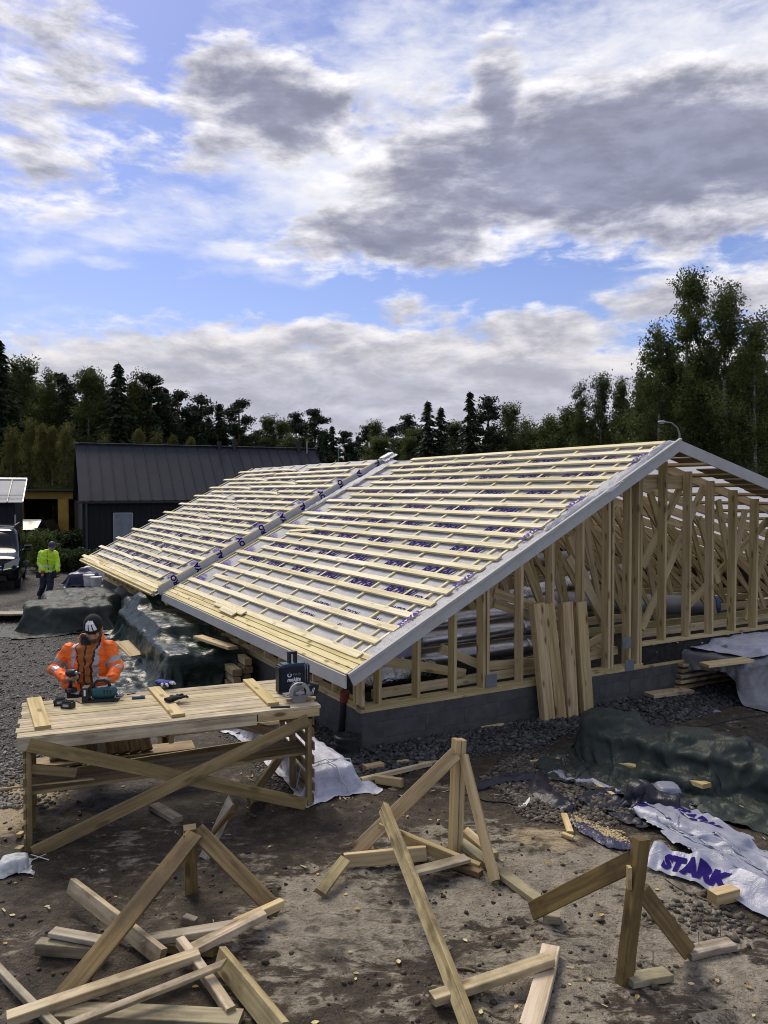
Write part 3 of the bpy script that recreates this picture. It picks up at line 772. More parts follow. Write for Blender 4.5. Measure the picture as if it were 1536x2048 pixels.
def membrane(name, s0, s1, t0, t1, fn, off, cts, puff=False, ns=70, nt=110):
    vs = []; fs = []
    ct = np.array(cts)
    for i in range(ns+1):
        s = s0+(s1-s0)*i/ns
        for j in range(nt+1):
            t_ = t0+(t1-t0)*j/nt
            d = np.min(np.abs(ct-t_)); sag = -.010*min(1, d/.3)+(mnoise.noise(V((s*2.2, t_*1.1, 3)))*.011 if d > .05 else 0)
            if puff and t_ < -.18:
                k = (-.18-t_)/.3; bulge = .02+.075*max(0, mnoise.noise(V((s*.9+2.2, 0, 7))))+.03*mnoise.noise(V((s*7, t_*8, 1)))
                if 3.1 < s < 4.1: bulge += .05*math.sin((s-3.1)*PI)
                sag = k*(1.25-k)*2.2*bulge
            vs.append(fn(s, t_, off+sag))
    for i in range(ns):
        for j in range(nt): q = i*(nt+1)+j; fs.append((q, q+nt+1, q+nt+2, q+1))
    bb = B(); bb.v = vs; bb.f = fs
    return bb.build(name, M['membrane'], bld, True)
OFFB, SB0 = .075, -.65
RB = lambda s, t_, off=0.: RL(s, t_, off+OFFB*.89)
memA = membrane('roof_membrane', S0+.05, SR, T0+.005, T1-.03, RL, -.044, CT_A, True)
CT_B = [T1+.06+.885*k+.2 for k in range(11)]
memB = membrane('roof_membrane', SB0+.05, SR+.0, T1+.0, T2, RB, -.044, CT_B, False, 60, 100)
memR = membrane('roof_membrane', SR+.002, SE+.05, T0+.005, T2, RRt, -.044, CT_B, False, 30, 80)
# bunched film on the rake and round the seam ridge
def film(name, pts, wid, seed):
    bb = B(); vs = []; fs = []; n = len(pts); k = 14
    for i, p in enumerate(pts):
        for j in range(k+1):
            f = j/k-.5; q = p+LV*(wid[i]*f)
            q = q+NL*(.05*(1-4*f*f)*(.7+.6*mnoise.noise(V((i*.45, f*3, seed))))+.028*mnoise.noise(V((i*.9, f*7, seed+4))))
            vs.append(q)
    for i in range(n-1):
        for j in range(k): q = i*(k+1)+j; fs.append((q, q+k+1, q+k+2, q+1))
    bb.v = vs; bb.f = fs; return bb.build(name, M['membrane'], bld, True)
film('loose_film', [RL(2.5+i*.06, -.40-.02*math.sin(i*.5), -.02) for i in range(40)], [.08+.27*math.exp(-((i-20)/8.)**2) for i in range(40)], 2)
film('loose_film', [RL(2.6+i*.075, T1-.20-.012*i*0, .01) for i in range(30)], [.10+.42*(i/30.) for i in range(30)], 5)
film('loose_film', [RL(SR-.28+i*.03, T1-.02, .09) for i in range(12)], [.5]*12, 8)
# --- battens
bat = part('batten_field')
def batten(s, t0, t1, fn, nrm, zfree0=0., w=.097, name='batten'):
    s2 = s+R.uniform(-.006, .006)
    a, b_ = fn(s2, t0, -.006), fn(s2+R.uniform(-.006, .006), t1, -.006)
    if zfree0:   # free end beyond the last truss hangs or lifts a little
        return beam(name, b_, a, w, .022, 'batten', bat, nrm, ch=0, seg=6, bow=0) if False else bent(name, b_, a, w, nrm, zfree0)
    return beam(name, a, b_, w, .026, 'batten', bat, nrm, ch=0)
def bent(name, a, b_, w, nrm, drop):
    L = (b_-a).length; vs, _ = box_geo(0, L, w, .026); ring = vs[:4]; vs = []; n = 9
    for k in range(n+1):
        f = k/n; e = max(0, (f*L-(L-1.9))/1.9)
        vs += [(L*f, y+drop*.25*e*e, z+drop*e*e) for (_, y, z) in ring]
    fs = [(3, 2, 1, 0), tuple(range(4*n, 4*n+4))]
    for k in range(n): fs += [(k*4+i, k*4+(i+1) % 4, k*4+4+(i+1) % 4, k*4+4+i) for i in range(4)]
    return put(name, mesh(name, vs, fs, M['batten']), bat, frame(a, b_, nrm))
ROWS = [.06+.2505*k for k in range(-1, 20)]
for k, s in enumerate(ROWS):
    tl_ = 7.55 if k % 2 else 6.68
    if k == 0: tl_ = 7.52
    j = R.choice([2.29, 3.12, 3.95, 4.85])
    if k == 7: j = 4.85
    batten(s, -.30+R.uniform(-.03, .03) if not (7 < 20-k < 12 and False) else 0, j, RL, NL)
    batten(s, j+.003, tl_+R.uniform(-.06, .04), RL, NL)
# loose offcuts lying on the battens
beam('batten', RL(1.98, 5.6, .022), RL(1.86, 6.55, .022), .07, .022, 'batten', bat, NL, ch=0)
beam('batten', RL(-.25, 3.4, .022), RL(-.27, 4.75, .022), .10, .022, 'batten', bat, NL, ch=0)
beam('batten', RL(-.33, 3.6, .03), RL(-.32, 4.3, .03), .10, .022, 'batten', bat, NL, ch=0)
ROWSB = [-.44+.2505*k for k in range(0, 21)]
for k, s in enumerate(ROWSB):
    tl_ = 16.15 if k % 2 else 17.3
    tr_ = 8.66 if k % 2 else 7.93
    j = R.choice([10.7, 11.6, 12.5, 13.4])
    batten(s, tr_+R.uniform(-.08, .08), j, RB, NL)
    batten(s, j+.003, tl_+R.uniform(-.15, .15), RB, NL, R.uniform(-.12, -.03) if k % 2 == 0 else R.uniform(-.06, .02))
cb = part('counter_battens')
for t_ in CT_A:
    s_hi = SR-.03
    beam('counter_batten', RL(S0+.30 if t_ > .0 else S0+.12, t_, -.031), RL(s_hi, t_, -.031), .045, .022, 'batten', cb, NL, ch=0)
for t_ in CT_B:
    beam('counter_batten', RB(SB0+.22, t_, -.031), RB(SR-.04, t_, -.031), .045, .022, 'batten', cb, NL, ch=0)
# boarded eaves, narrow boards butted edge to edge
for (fn, s0, ta, tb) in ((RL, S0, T0+.02, T1-.03), (RB, SB0, T1+.1, T2+.1)):
    for k in range(4):
        tj = ta+(tb-ta)*R.uniform(.35, .65)
        for (u, v) in ((ta, tj-.002), (tj+.002, tb)):
            beam('eave_board', fn(s0+.045+k*.088, u, -.012-.004*k), fn(s0+.045+k*.088, v, -.012-.004*k), .085, .020, 'osb', bld, NL, ch=.002)
beam('eave_board', P(SB0+.02, T1+.05, Z0+MS*(SB0-S0)+.07), P(SB0+.02, T2, Z0+MS*(SB0-S0)+.07), .025, .11, 'osb', bld)
beam('eave_board', P(SB0+.35, T1+.1, .80), P(SB0+.35, T1+5.2, .86), .10, .05, 'pine', bld)
# --- membrane covered seam board between the two roof parts, with its print
seam = beam('seam_board', RL(S0-.05, T1-.012, .052), RL(SR, T1-.012, .052), .024, .155, plain('grey lined board', (.40, .40, .43), .5, nscale=6, namp=.12, bumpd=.004), bld, NL, ch=.002)
beam('seam_batten', RL(S0, T1-.11, -.006), RL(SR-.3, T1-.11, -.006), .03, .03, 'batten', bld, NL, ch=0)
beam('seam_batten', RL(S0, T1+.05, .135), RL(SR-.1, T1+.05, .135), .10, .012, 'truss', bld, NL, ch=0)
k = 0
for s in np.arange(S0+.22, SR-.2, .47):
    wd = ('RO', 'YA', 'AL', 'OY')[k % 4]; k += 1
    lettering('lettering', wd, .15, axes(RL(s+.12, T1-.0265, -.015), NL, -RD), 'purple', seam, .008, .1)
beam('seam_cap', RL(SR-.22, T1-.02, .15), RL(SR+.03, T1-.02, .15), .22, .03, 'white', bld, NL)
# --- print on the membrane: a small word over a large one, repeated along every second bay
def prints(par, fn, t0, t1, s_list, seed, off=-.028):
    rr = random.Random(seed)
    for k, s in enumerate(s_list):
        t_ = t1-rr.uniform(.0, .5)
        while t_ > t0+.75:
            tone = 'purple'
            lettering('lettering', 'ROYAL', .235, axes(fn(s-.012, t_, off), -LV, RD), tone, par, .010, .15)
            if rr.random() < .4: lettering('lettering', 'ANTICON', .075, axes(fn(s+.19, t_-.02, off), -LV, RD), tone, par, .003, .15)
            t_ -= rr.choice([1.05, 1.15, 1.3])
prints(memA, RL, T0+.25, 6.75, [ROWS[k]+.058 for k in (4, 6, 8, 10, 12, 14, 16, 18)], 3)
prints(memB, RB, T1+.9, 15.6, [ROWSB[k]+.058 for k in (2, 4, 6, 9, 11, 13, 15, 17, 19)], 4)
for k, s in enumerate(ROWS[1:-2:2]):
    lettering('lettering', 'ROYAL', .15, axes(RL(s+.055, 7.33, -.026), -LV, RD), 'purplelight', memA, .008, .1)
    lettering('lettering', 'ANTICON', .06, axes(RL(s+.185, 7.33, -.026), -LV, RD), 'purplelight', memA, .002, .1)
for k, s in enumerate(ROWSB[1:-2:2]):
    lettering('lettering', 'ROYAL', .16, axes(RB(s+.055, 8.55, -.026), -LV, RD), 'purplelight', memB, .008, .1)
for (s, t_, wd) in ((.37, 1.35, 'ANTICON'), (.37, 2.22, 'ANTICON'), (.12, 2.2, 'ANTICON'), (.62, .45, 'ANTICON'), (.37, .45, 'AN'), (.88, .30, 'TICON'), (.12, .98, 'AL'), (.12, 5.6, 'ROYAL'), (.37, 6.5, 'ROYAL')):
    lettering('lettering', wd, .105, axes(RL(s-.02, t_, -.027), -LV, RD), 'purple', memA, .006, .2)
for s in (.35, 1.15, 2.2, 3.0, 4.2): lettering('lettering', 'ROYAL', .11, axes(RL(s, T0+.20, .016), RD, LV), 'purplelight', memA, .006, .1)
# ================================================================ SHEETS: a small cloth solver (numpy) draped over what lies below
def drape(nx, ny, sx, sy, cx, cy, rot, boxes, z0=None, steps=130, it=7, seed=1, squeeze=(1., 1.), jitter=.02, mu=.6, pins=None, g=6., floor=.006, thick=.012):
    rs = np.random.RandomState(seed)
    u = np.linspace(-.5, .5, nx)*sx; v = np.linspace(-.5, .5, ny)*sy
    UU, VV = np.meshgrid(u*squeeze[0], v*squeeze[1], indexing='ij')
    c, s = math.cos(rot), math.sin(rot)
    X = np.empty((nx, ny, 3))
    X[..., 0] = cx+UU*c-VV*s; X[..., 1] = cy+UU*s+VV*c
    if z0 is None: z0 = max([b[2]+b[5] for b in boxes]+[0])+.05
    X[..., 2] = z0+(vnoise(UU*5+seed*3, VV*5)-.5)*jitter*4+rs.rand(nx, ny)*jitter
    Xp = X.copy(); dx = sx/(nx-1); dy = sy/(ny-1); dd = math.hypot(dx, dy)
    sl = lambda a, b: slice(a, b)
    groups = []
    for par in (0, 1):
        i0 = np.arange(par, nx-1, 2); groups.append(((i0, None), (i0+1, None), dx, 1.))
        j0 = np.arange(par, ny-1, 2); groups.append(((None, j0), (None, j0+1), dy, 1.))
    def con(a, b, L, k):
        d = b-a; l = np.sqrt((d*d).sum(-1, keepdims=True))+1e-9
        return d*(.5*k*(l-L)/l)
    def apply():
        for (a, b, L, k) in groups:
            if a[0] is not None:
                q = con(X[a[0]], X[b[0]], L, k); X[a[0]] += q; X[b[0]] -= q
            else:
                q = con(X[:, a[1]], X[:, b[1]], L, k); X[:, a[1]] += q; X[:, b[1]] -= q
        for par in (0, 1):
            for (o1, o2) in ((0, 1), (1, 0)):
                i0 = np.arange(par, nx-1, 2)
                a = X[i0][:, o1:ny-1+o1]; b = X[i0+1][:, o2:ny-1+o2]
                q = con(a, b, dd, .25)
                X[i0, o1:ny-1+o1] = a+q; X[i0+1, o2:ny-1+o2] = b-q
        # resistance against sharp folding
        q = con(X[:-2], X[2:], 2*dx, .06); X[:-2] += q; X[2:] -= q
        q = con(X[:, :-2], X[:, 2:], 2*dy, .06); X[:, :-2] += q; X[:, 2:] -= q
    def collide():
        hit = np.zeros((nx, ny), bool)
        for bx in boxes:
            (bx_, by_, bz_, hx, hy, hz, yaw) = bx[:7]
            cc, ss = math.cos(yaw), math.sin(yaw)
            px = X[..., 0]-bx_; py = X[..., 1]-by_; pz = X[..., 2]-bz_
            lx = px*cc+py*ss; ly = -px*ss+py*cc
            ex, ey, ez = hx+thick-np.abs(lx), hy+thick-np.abs(ly), hz+thick-pz
            ins = (ex > 0) & (ey > 0) & (ez > 0)
            if not ins.any(): continue
            top = ins & (ez <= ex+.02) & (ez <= ey+.02)
            sxm = ins & ~top & (ex < ey); sym = ins & ~top & ~sxm
            X[..., 2] = np.where(top, X[..., 2]+ez, X[..., 2])
            nlx = np.where(sxm, lx+np.sign(lx)*ex, lx); nly = np.where(sym, ly+np.sign(ly)*ey, ly)
            m2 = sxm | sym
            X[..., 0] = np.where(m2, bx_+nlx*cc-nly*ss, X[..., 0]); X[..., 1] = np.where(m2, by_+nlx*ss+nly*cc, X[..., 1])
            hit |= ins
        fz = gh(X[..., 0], X[..., 1])+floor
        lo = X[..., 2] < fz; X[..., 2] = np.where(lo, fz, X[..., 2]); hit |= lo
        return hit
    dt = 1/45.
    for k in range(steps):
        vel = (X-Xp)*.965; Xp = X.copy(); X += vel; X[..., 2] -= g*dt*dt
        if pins is not None: pins(X, k)
        for _ in range(it): apply()
        hit = collide()
        Xp[hit] += (X[hit]-Xp[hit])*mu
    apply(); collide()
    return X
def crease(X, amp, freq, seed):
    """sharp little folds along random lines, as in a stiff sheet that was crumpled before"""
    N = np.cross(np.gradient(X, axis=0), np.gradient(X, axis=1)); N /= np.linalg.norm(N, axis=2, keepdims=True)+1e-9
    N *= np.sign(N[..., 2:3]+1e-9)
    out = X.copy()
    for i in range(X.shape[0]):
        for j in range(X.shape[1]):
            q = V(X[i, j])*freq; q.z += seed
            w_ = mnoise.noise_vector(q*.6)*.9; q = q+w_
            r_ = (1-abs(mnoise.noise(q))*2.2)+.55*(1-abs(mnoise.noise(q*2.3+V((9, 4, 1))))*2.2)
            out[i, j] += N[i, j]*amp*(r_*.8-.25)
    fz = gh(out[..., 0], out[..., 1])+.006; out[..., 2] = np.maximum(out[..., 2], fz)
    return out
def relax(X, k=3):
    for _ in range(k):
        Y = X.copy(); Y[1:-1, 1:-1] = .5*X[1:-1, 1:-1]+.125*(X[:-2, 1:-1]+X[2:, 1:-1]+X[1:-1, :-2]+X[1:-1, 2:]); X = Y
    return X
def cloth_obj(name, X, mat, parent=None, sub=True, mw=None, cr=None):
    if cr: X = crease(X, *cr)
    nx, ny, _ = X.shape
    fs = []
    for i in range(nx-1):
        for j in range(ny-1): q = i*ny+j; fs.append((q, q+ny, q+ny+1, q+1))
    b = B(); b.v = [V(p) for p in X.reshape(-1, 3)]; b.f = fs
    o = b.build(name, mat, parent, True, mw)
    if sub:
        md = o.modifiers.new('smooth', 'SUBSURF'); md.levels = 1; md.render_levels = 1
    return o
def tarpmat(name, colr, rough, coat=0., wr=1., vs=(5, 5, 5), amp=.2, spec=.5, dist=.03):
    m, t, b = material(name)
    c = t.n('ShaderNodeTexCoord').outputs['Object']
    n1 = t.noise(t.vmath('MULTIPLY', c, vs), 1.0, 5, .62, 1.8); n2 = t.noise(c, 24, 4, .6, 1.2); n3 = t.noise(c, 2.2, 4, .6)
    setb(t, b, color=t.ramp(n3, [(.3, tuple(x*(1-amp) for x in colr)), (.7, tuple(x*(1+amp) for x in colr))]), rough=rough, coat=coat, spec=spec)
    setb(t, b, normal=bump(t, t.math('ADD', t.math('MULTIPLY', n1, .9), t.math('MULTIPLY', n2, .05)), wr, dist))
    return m
M['tarp_green'] = tarpmat('dull green tarpaulin', (.040, .047, .040), .5, wr=.6, vs=(5, 3, 1.4), spec=.15, dist=.035)
M['tarp_green2'] = tarpmat('dark green tarpaulin', (.032, .041, .034), .44, wr=.6, vs=(6, 3, 1.2), spec=.2, dist=.04)
M['tarp_gloss'] = tarpmat('glossy wet green film', (.010, .020, .013), .27, coat=.0, wr=1., vs=(1.4, 3.6, 3), spec=.24)
M['film_white'] = tarpmat('white pallet wrap', (.50, .51, .59), .40, wr=.8)
M['film_grey'] = tarpmat('white banner film', (.30, .31, .38), .36, wr=.5)
M['film_black'] = tarpmat('black film', (.012, .012, .022), .4, wr=.6)
M['film_greyside'] = tarpmat('grey tarpaulin', (.17, .17, .175), .30, wr=.6)
M['bluefilm'] = tarpmat('dark blue tarpaulin', (.028, .03, .075), .35, wr=.9)
def Aw(px, py, z):
    d = px_dir(px, py); return V((0, 0, CAM_H))+d*((z-CAM_H)/d.z)
def yaw(d): return math.atan2(d.y, d.x)
def loose(name, label, cat, a, b_, w, t_, mat, up=(0, 0, 1), group=None, **k):
    """a board lying loose is a thing of its own"""
    return tag(beam(name, a, b_, w, t_, mat, None, up, **k), label, cat, group)

# ================================================================ WORKBENCH
TZ = 1.0
FLp, FRp = Aw(33, 1476, TZ), Aw(639, 1411, TZ)
TU = (FRp-FLp); TL = TU.length; TU.normalize(); TV = V((-TU.y, TU.x, 0)); TW = 1.20
def Q(u, v, z): return V((FLp.x, FLp.y, 0))+TU*u+TV*v+V((0, 0, z))
tb = thing('workbench', 'long workbench of pale planks on slatted ends with two crossed braces in front', 'workbench', Q(TL/2, TW/2, 0), yaw(TU))
def tbm(name, a, b_, w, t_, mat='bench', up=(0, 0, 1), **k): return beam(name, a, b_, w, t_, mat, tb, up, **k)
for k in range(8):
    v = .075+.15*k
    tbm('plank', Q(R.uniform(-.025, .012) if k else 0, v, TZ-.014+R.uniform(-.002, .002)), Q(TL+R.uniform(-.02, .02), v, TZ-.014+R.uniform(-.002, .002)), .1425, .028, 'table', ch=.003)
tbm('edge_board', Q(.0, .024, TZ-.078), Q(TL-.62, .024, TZ-.078), .045, .095, 'table')
tbm('edge_board', Q(TL-.61, .024, TZ-.066), Q(TL, .024, TZ-.066), .045, .075, 'plank')
tbm('edge_board', Q(.0, TW-.03, TZ-.078), Q(TL, TW-.03, TZ-.078), .045, .095, 'bench')
for u in (.10, TL*.46, TL-.20): tbm('bearer', Q(u, -.0+.05, TZ-.08), Q(u, TW-.06, TZ-.08), .045, .10)
tbm('bearer', Q(TL*.475, -.004, TZ-.165), Q(TL*.475, .5, TZ-.165), .045, .075)
for (u, v) in ((.09, .075), (.09, TW-.1), (TL-.09, .075), (TL-.09, TW-.1), (TL-.11, TW*.5), (.10, TW*.5)):
    tbm('leg', Q(u, v, ghs(*Q(u, v, 0).xy)-.01), Q(u, v, TZ-.13), .045 if abs(v-TW*.5) > .1 else .045, .09, 'bench', TV)
for k, z in enumerate((.08, .20, .33, .46, .60, .73, .85)):
    tbm('slat', Q(TL-.055, .02+R.uniform(-.02, .02), z), Q(TL-.055, TW-.05, z+R.uniform(-.01, .01)), .02, .085)
    tbm('slat', Q(.056, .0+R.uniform(-.03, .02), z), Q(.056, TW-.05, z+R.uniform(-.01, .01)), .02, .085)
tbm('brace', VP(57, 1489, Q(0, .008, 0), TU), VP(612, 1608, Q(0, .008, 0), TU), .022, .12, 'bench', bow=.01, seg=4)
tbm('brace', VP(66, 1706, Q(0, -.016, 0), TU), VP(617, 1440, Q(0, -.016, 0), TU), .022, .12, 'bench', bow=.008, seg=4)
tbm('shelf_board', Q(.05, .22, .46), Q(TL-.1, .22, .50), .19, .028, 'bench')
tbm('shelf_board', Q(.05, .43, .46), Q(TL-.1, .43, .50), .19, .028, 'bench')
tbm('rail', Q(.1, TW-.13, .25), Q(TL-.1, TW-.13, .33), .025, .14, 'bench')
tbm('rail', Q(.0, TW-.06, .62), Q(TL, TW-.06, .62), .025, .10, 'bench')
tbm('brace', Q(TL-.65, .25, .06), Q(TL-.15, .85, .28), .03, .12, 'bench')
tbm('brace', Q(TL-1.1, .9, .82), Q(TL-.25, .5, .60), .03, .10, 'plank')
# laths and off-cuts on its shelf
loose('lath', 'thin pale lath poking out of the left end of the workbench shelf, upper one', 'lath', Q(-.22, .16, .53), Q(.62, .12, .52), .02, .012, 'plank')
loose('lath', 'thin pale lath under another at the left end of the workbench shelf', 'lath', Q(-.26, .22, .497), Q(.60, .20, .505), .022, .012, 'worn')
loose('board', 'short brown off-cut jutting askew above the left end of the bench shelf', 'board', Q(.06, .10, .70), Q(.47, .16, .585), .03, .085, 'bench')

# ================================================================ THINGS ON THE BENCH
def on(px, py, dz=0.): return Aw(px, py, TZ+dz)
def onboard(name, label, p0, p1, w, mat='pine'):
    return loose(name, label, 'board', on(*p0, .016), on(*p1, .016), w, .028, mat)
onboard('short_board', 'short pale board across the left end of the workbench', (68, 1397), (86, 1455), .135)
onboard('short_board', 'short pale board across the middle of the workbench under the gloves', (308, 1376), (357, 1431), .125)
onboard('short_board', 'short pale board across the right end of the workbench by the saw', (496, 1360), (547, 1408), .115)
loose('black_bar', 'flat black bar lying on the front edge of the bench beside the saw', 'bar', on(541, 1414, .01), on(580, 1413, .01), .03, .016, 'black')
# --- tool batteries
def battery(px, py, rz, label):
    p = on(px, py, 0); t_ = thing('tool_battery', label, 'battery', p, rz)
    mw = WM[t_]
    def bx(name, c, h, mat, ch=.004):
        b = B(); b.box(c, h, None, ch); o = put(name, mesh(name, b.v, b.f, M[mat]), t_, mw); return o
    bx('case', (0, 0, .03), (.058, .037, .03), 'black', .01)
    bx('rail', (0, .02, .066), (.045, .008, .008), 'blackrub'); bx('rail', (0, -.02, .066), (.045, .008, .008), 'blackrub')
    bx('latch', (-.058, 0, .04), (.006, .02, .012), 'red'); bx('label_plate', (0, -.0385, .032), (.03, .002, .012), 'silver', 0)
battery(121, 1410, .3, 'black tool battery lying farther left of two on the bench')
battery(136, 1416, -.2, 'black tool battery lying nearer, in front of the other on the bench')
# --- teal planer like power tool with loop handle
def local(root, name, b, mat, smooth=False): return put(name, mesh(name, b.v, b.f, M[mat], smooth), root, WM[root])
pt = thing('power_tool', 'teal cordless power tool with a black loop handle standing on the workbench', 'power tool', on(205, 1401, 0), .16)
b = B(); b.tube([(-.10, 0, .075), (-.07, 0, .08), (0, 0, .085), (.07, 0, .085), (.12, 0, .08), (.135, 0, .075)], [(.045, .05), (.06, .062), (.066, .07), (.066, .07), (.055, .06), (.03, .035)], 16, ref=(0, 0, 1)); local(pt, 'body', b, 'tealtool', True)
b = B(); b.tube([(-.085, 0, .12), (-.08, 0, .17), (-.045, 0, .205), (.02, 0, .205), (.06, 0, .18), (.075, 0, .14)], .016, 10); local(pt, 'handle', b, 'black', True)
b = B(); b.box((-.155, 0, .075), (.03, .07, .072), None, .01); local(pt, 'front_plate', b, 'black')
b = B(); b.box((0, 0, .008), (.16, .075, .008), None, .003); b.box((.03, -.05, .02), (.1, .02, .012)); local(pt, 'sole', b, 'blackrub')
b = B(); b.tube([(.13, 0, .05), (.175, .01, .045)], .02, 10); b.ball((.18, .01, .045), .025); local(pt, 'knob', b, 'steel', True)
for x in (.03, .06, .09):
    b = B(); b.box((x, -.062, .10), (.006, .008, .022)); local(pt, 'vent_slot', b, 'black')
b = B(); b.box((-.155, -.072, .1), (.008, .004, .03)); local(pt, 'plate_mark', b, 'white')
# --- range finder, pencil, small bits
rf = thing('range_finder', 'small grey and teal hand meter lying on the workbench', 'meter', on(277, 1397, 0), .2)
b = B(); b.box((0, 0, .013), (.062, .03, .013), None, .008); local(rf, 'case', b, 'tealtool')
b = B(); b.box((-.012, 0, .027), (.026, .018, .001)); local(rf, 'screen', b, 'silver')
b = B(); b.box((.036, 0, .027), (.014, .016, .002)); local(rf, 'keypad', b, 'black')
b = B(); b.tube([on(254, 1389, .006), on(271, 1386, .006)], .005, 8); tag(b.build('pencil', M['black'], None), 'dark carpenter pencil lying behind the hand meter', 'pencil')
b = B(); b.box(on(316, 1384, .02), (.012, .008, .008)); tag(b.build('drill_bit_holder', M['black'], None), 'tiny black bit on the board beside the blue glove', 'bit')
pts = [on(131+q*5.5, 1404+3*math.sin(q*1.3), .006) for q in range(10)]
b = B(); b.tube(pts, .004, 6); tag(b.build('cord', M['redglove'], None, True), 'thin reddish cord on the bench behind the batteries', 'cord')
# --- gloves
def glove(px, py, rz, label, palm, tip, k, flipz=.0):
    r_ = thing('work_glove', label, 'glove', on(px, py, .016+.018), rz)
    b = B(); b.ball((0, 0, .022), (.06*k, .048*k, .024*k))
    b.tube([(-.04*k, 0, .02), (-.075*k, .004, .02)], [(.042*k, .022*k), (.050*k, .02*k)], 12)
    tips = B()
    for q, (y, L, sp) in enumerate(((-.036, .052, -.55), (-.012, .064, -.18), (.012, .062, .16), (.034, .048, .5))):
        a = V((.045*k, y*k, .022)); e = a+V((math.cos(sp)*L*k, math.sin(sp)*L*k, .012-.01*(q % 2))); f = e+V((math.cos(sp)*.02*k, math.sin(sp)*.02*k, -.014))
        b.tube([a-(e-a)*.3, a, e], [.0125*k, .0125*k, .0115*k], 8); tips.tube([e-(e-a)*.25, e, f], [.0126*k, .0126*k, .009*k], 8)
    b.tube([(0, .03*k, .022), (.025*k, .068*k, .026), (.055*k, .082*k, .02)], [.016*k, .014*k, .011*k], 8)
    co, fs = remesh(b, .006, 3)
    put('palm', mesh('palm', co, fs, M[palm], True), r_, WM[r_])
    local(r_, 'fingertips', tips, tip, True)
glove(326, 1369, -.75, 'blue work glove with white fingertips on the middle board', 'bluegl', 'whitegl', 1.15)
glove(347, 1401, .9, 'crumpled black work glove on the near end of the middle board', 'beanie', 'black', 1.1)
# --- tool case with handle
tc = thing('tool_case', 'upright dark tool case with printed front and raised handle on the bench', 'tool case', on(590, 1388, 0)+TV*.10, yaw(TU)+.08)
b = B(); b.box((0, 0, .15), (.155, .075, .145), None, .014); local(tc, 'shell', b, 'navy')
for z in (.06, .215, .235): 
    b = B(); b.box((0, -.077, z), (.15, .004, .004)); local(tc, 'rib', b, 'black')
for x in (-.158, .158):
    b = B(); b.box((x, -.01, .15), (.012, .05, .13), None, .005); local(tc, 'side_frame', b, 'black')
b = B(); b.box((0, 0, .30), (.12, .06, .008), None, .003); local(tc, 'lid', b, 'tealtool')
b = B()
b.box((-.035, 0, .36), (.014, .028, .062), None, .006); b.box((.03, 0, .36), (.014, .028, .062), None, .006); b.box((-.003, 0, .415), (.048, .03, .012), None, .006); local(tc, 'handle', b, 'navy')
for x in (.11, .135):
    b = B(); b.tube([(x, -.079, .10), (x, -.086, .14), (x, -.086, .24), (x, -.079, .29)], .005, 6); local(tc, 'latch', b, 'steel', True)
def local_text(root, name, s, size, o, x, y, mat, off=0., shear=0.):
    vs, fs = text_geo(s, size, off, shear); m = WM[root] @ axes(o, x, y)
    return put(name, mesh(name, vs, fs, M[mat]), root, m)
local_text(tc, 'lettering', 'makita', .055, (-.085, -.0785, .13), (1, 0, 0), (0, 0, 1), 'whiteprint', .002, .2)
local_text(tc, 'lettering', 'DLS 111', .026, (-.02, -.0785, .192), (1, 0, 0), (0, 0, 1), 'silver', .0)
b = B(); n = 20; 
for k in range(n):
    a0, a1 = 2*PI*k/n, 2*PI*(k+1)/n
    b.add([(-.06+.024*math.cos(a0), -.0795, .198+.024*math.sin(a0)), (-.06+.024*math.cos(a1), -.0795, .198+.024*math.sin(a1)), (-.06+.014*math.cos(a1), -.0795, .198+.014*math.sin(a1)), (-.06+.014*math.cos(a0), -.0795, .198+.014*math.sin(a0))], [(3, 2, 1, 0)])
local(tc, 'emblem', b, 'whiteprint')
# --- circular saw
cs = thing('circular_saw', 'grey and black cordless circular saw standing before the tool case', 'circular saw', on(597, 1404, 0)+TV*.02, yaw(TU)+.02)
def disc(b, c, r, h, n=32, r0=0.0, a0=0., a1=2*PI):
    """disc or ring segment in the xz plane, h thick along y"""
    vs = []; k = n+1
    for q in range(k):
        a = a0+(a1-a0)*q/n
        for (rr, yy) in ((r0, -h/2), (r, -h/2), (r, h/2), (r0, h/2)): vs.append((c[0]+rr*math.cos(a), c[1]+yy, c[2]+rr*math.sin(a)))
    fs = []
    for q in range(n):
        for e in range(4): fs.append((q*4+e, q*4+(e+1) % 4, q*4+4+(e+1) % 4, q*4+4+e))
    b.add(vs, fs); return b
b = B(); disc(b, (0, -.045, .085), .082, .004); local(cs, 'blade', b, 'steel')
b = B(); disc(b, (0, -.05, .10), .105, .03, 24, .070, .05, PI-.05); b.box((-.09, -.05, .085), (.02, .014, .022)); b.box((.09, -.05, .085), (.022, .014, .022)); local(cs, 'upper_guard', b, 'silver')
b = B(); disc(b, (0, -.058, .08), .088, .008, 24, .0, PI+.1, 2*PI-.1); local(cs, 'lower_guard', b, 'steel')
b = B(); disc(b, (0, -.062, .10), .026, .02, 16); b.box((0, -.066, .10), (.045, .008, .012), None, .004); local(cs, 'arbor_cover', b, 'silver')
b = B(); b.box((0, -.005, .079), (.14, .085, .0025)); local(cs, 'base_plate', b, 'steel')
b = B(); b.tube([(-.0, -.03, .115), (0, .09, .115)], [.055, .045], 16); b.box((.085, -.02, .12), (.035, .03, .04), None, .01); local(cs, 'motor', b, 'black', False)
b = B(); b.tube([(.05, -.02, .17), (.0, -.02, .20), (-.05, -.02, .185), (-.08, -.02, .15)], .017, 10); b.tube([(.05, -.02, .17), (.11, -.02, .13)], .02, 10); local(cs, 'handle', b, 'navy', True)
b = B(); b.box((.155, -.01, .115), (.042, .036, .058), Euler((0, .25, 0)).to_matrix(), .012); local(cs, 'battery', b, 'black')
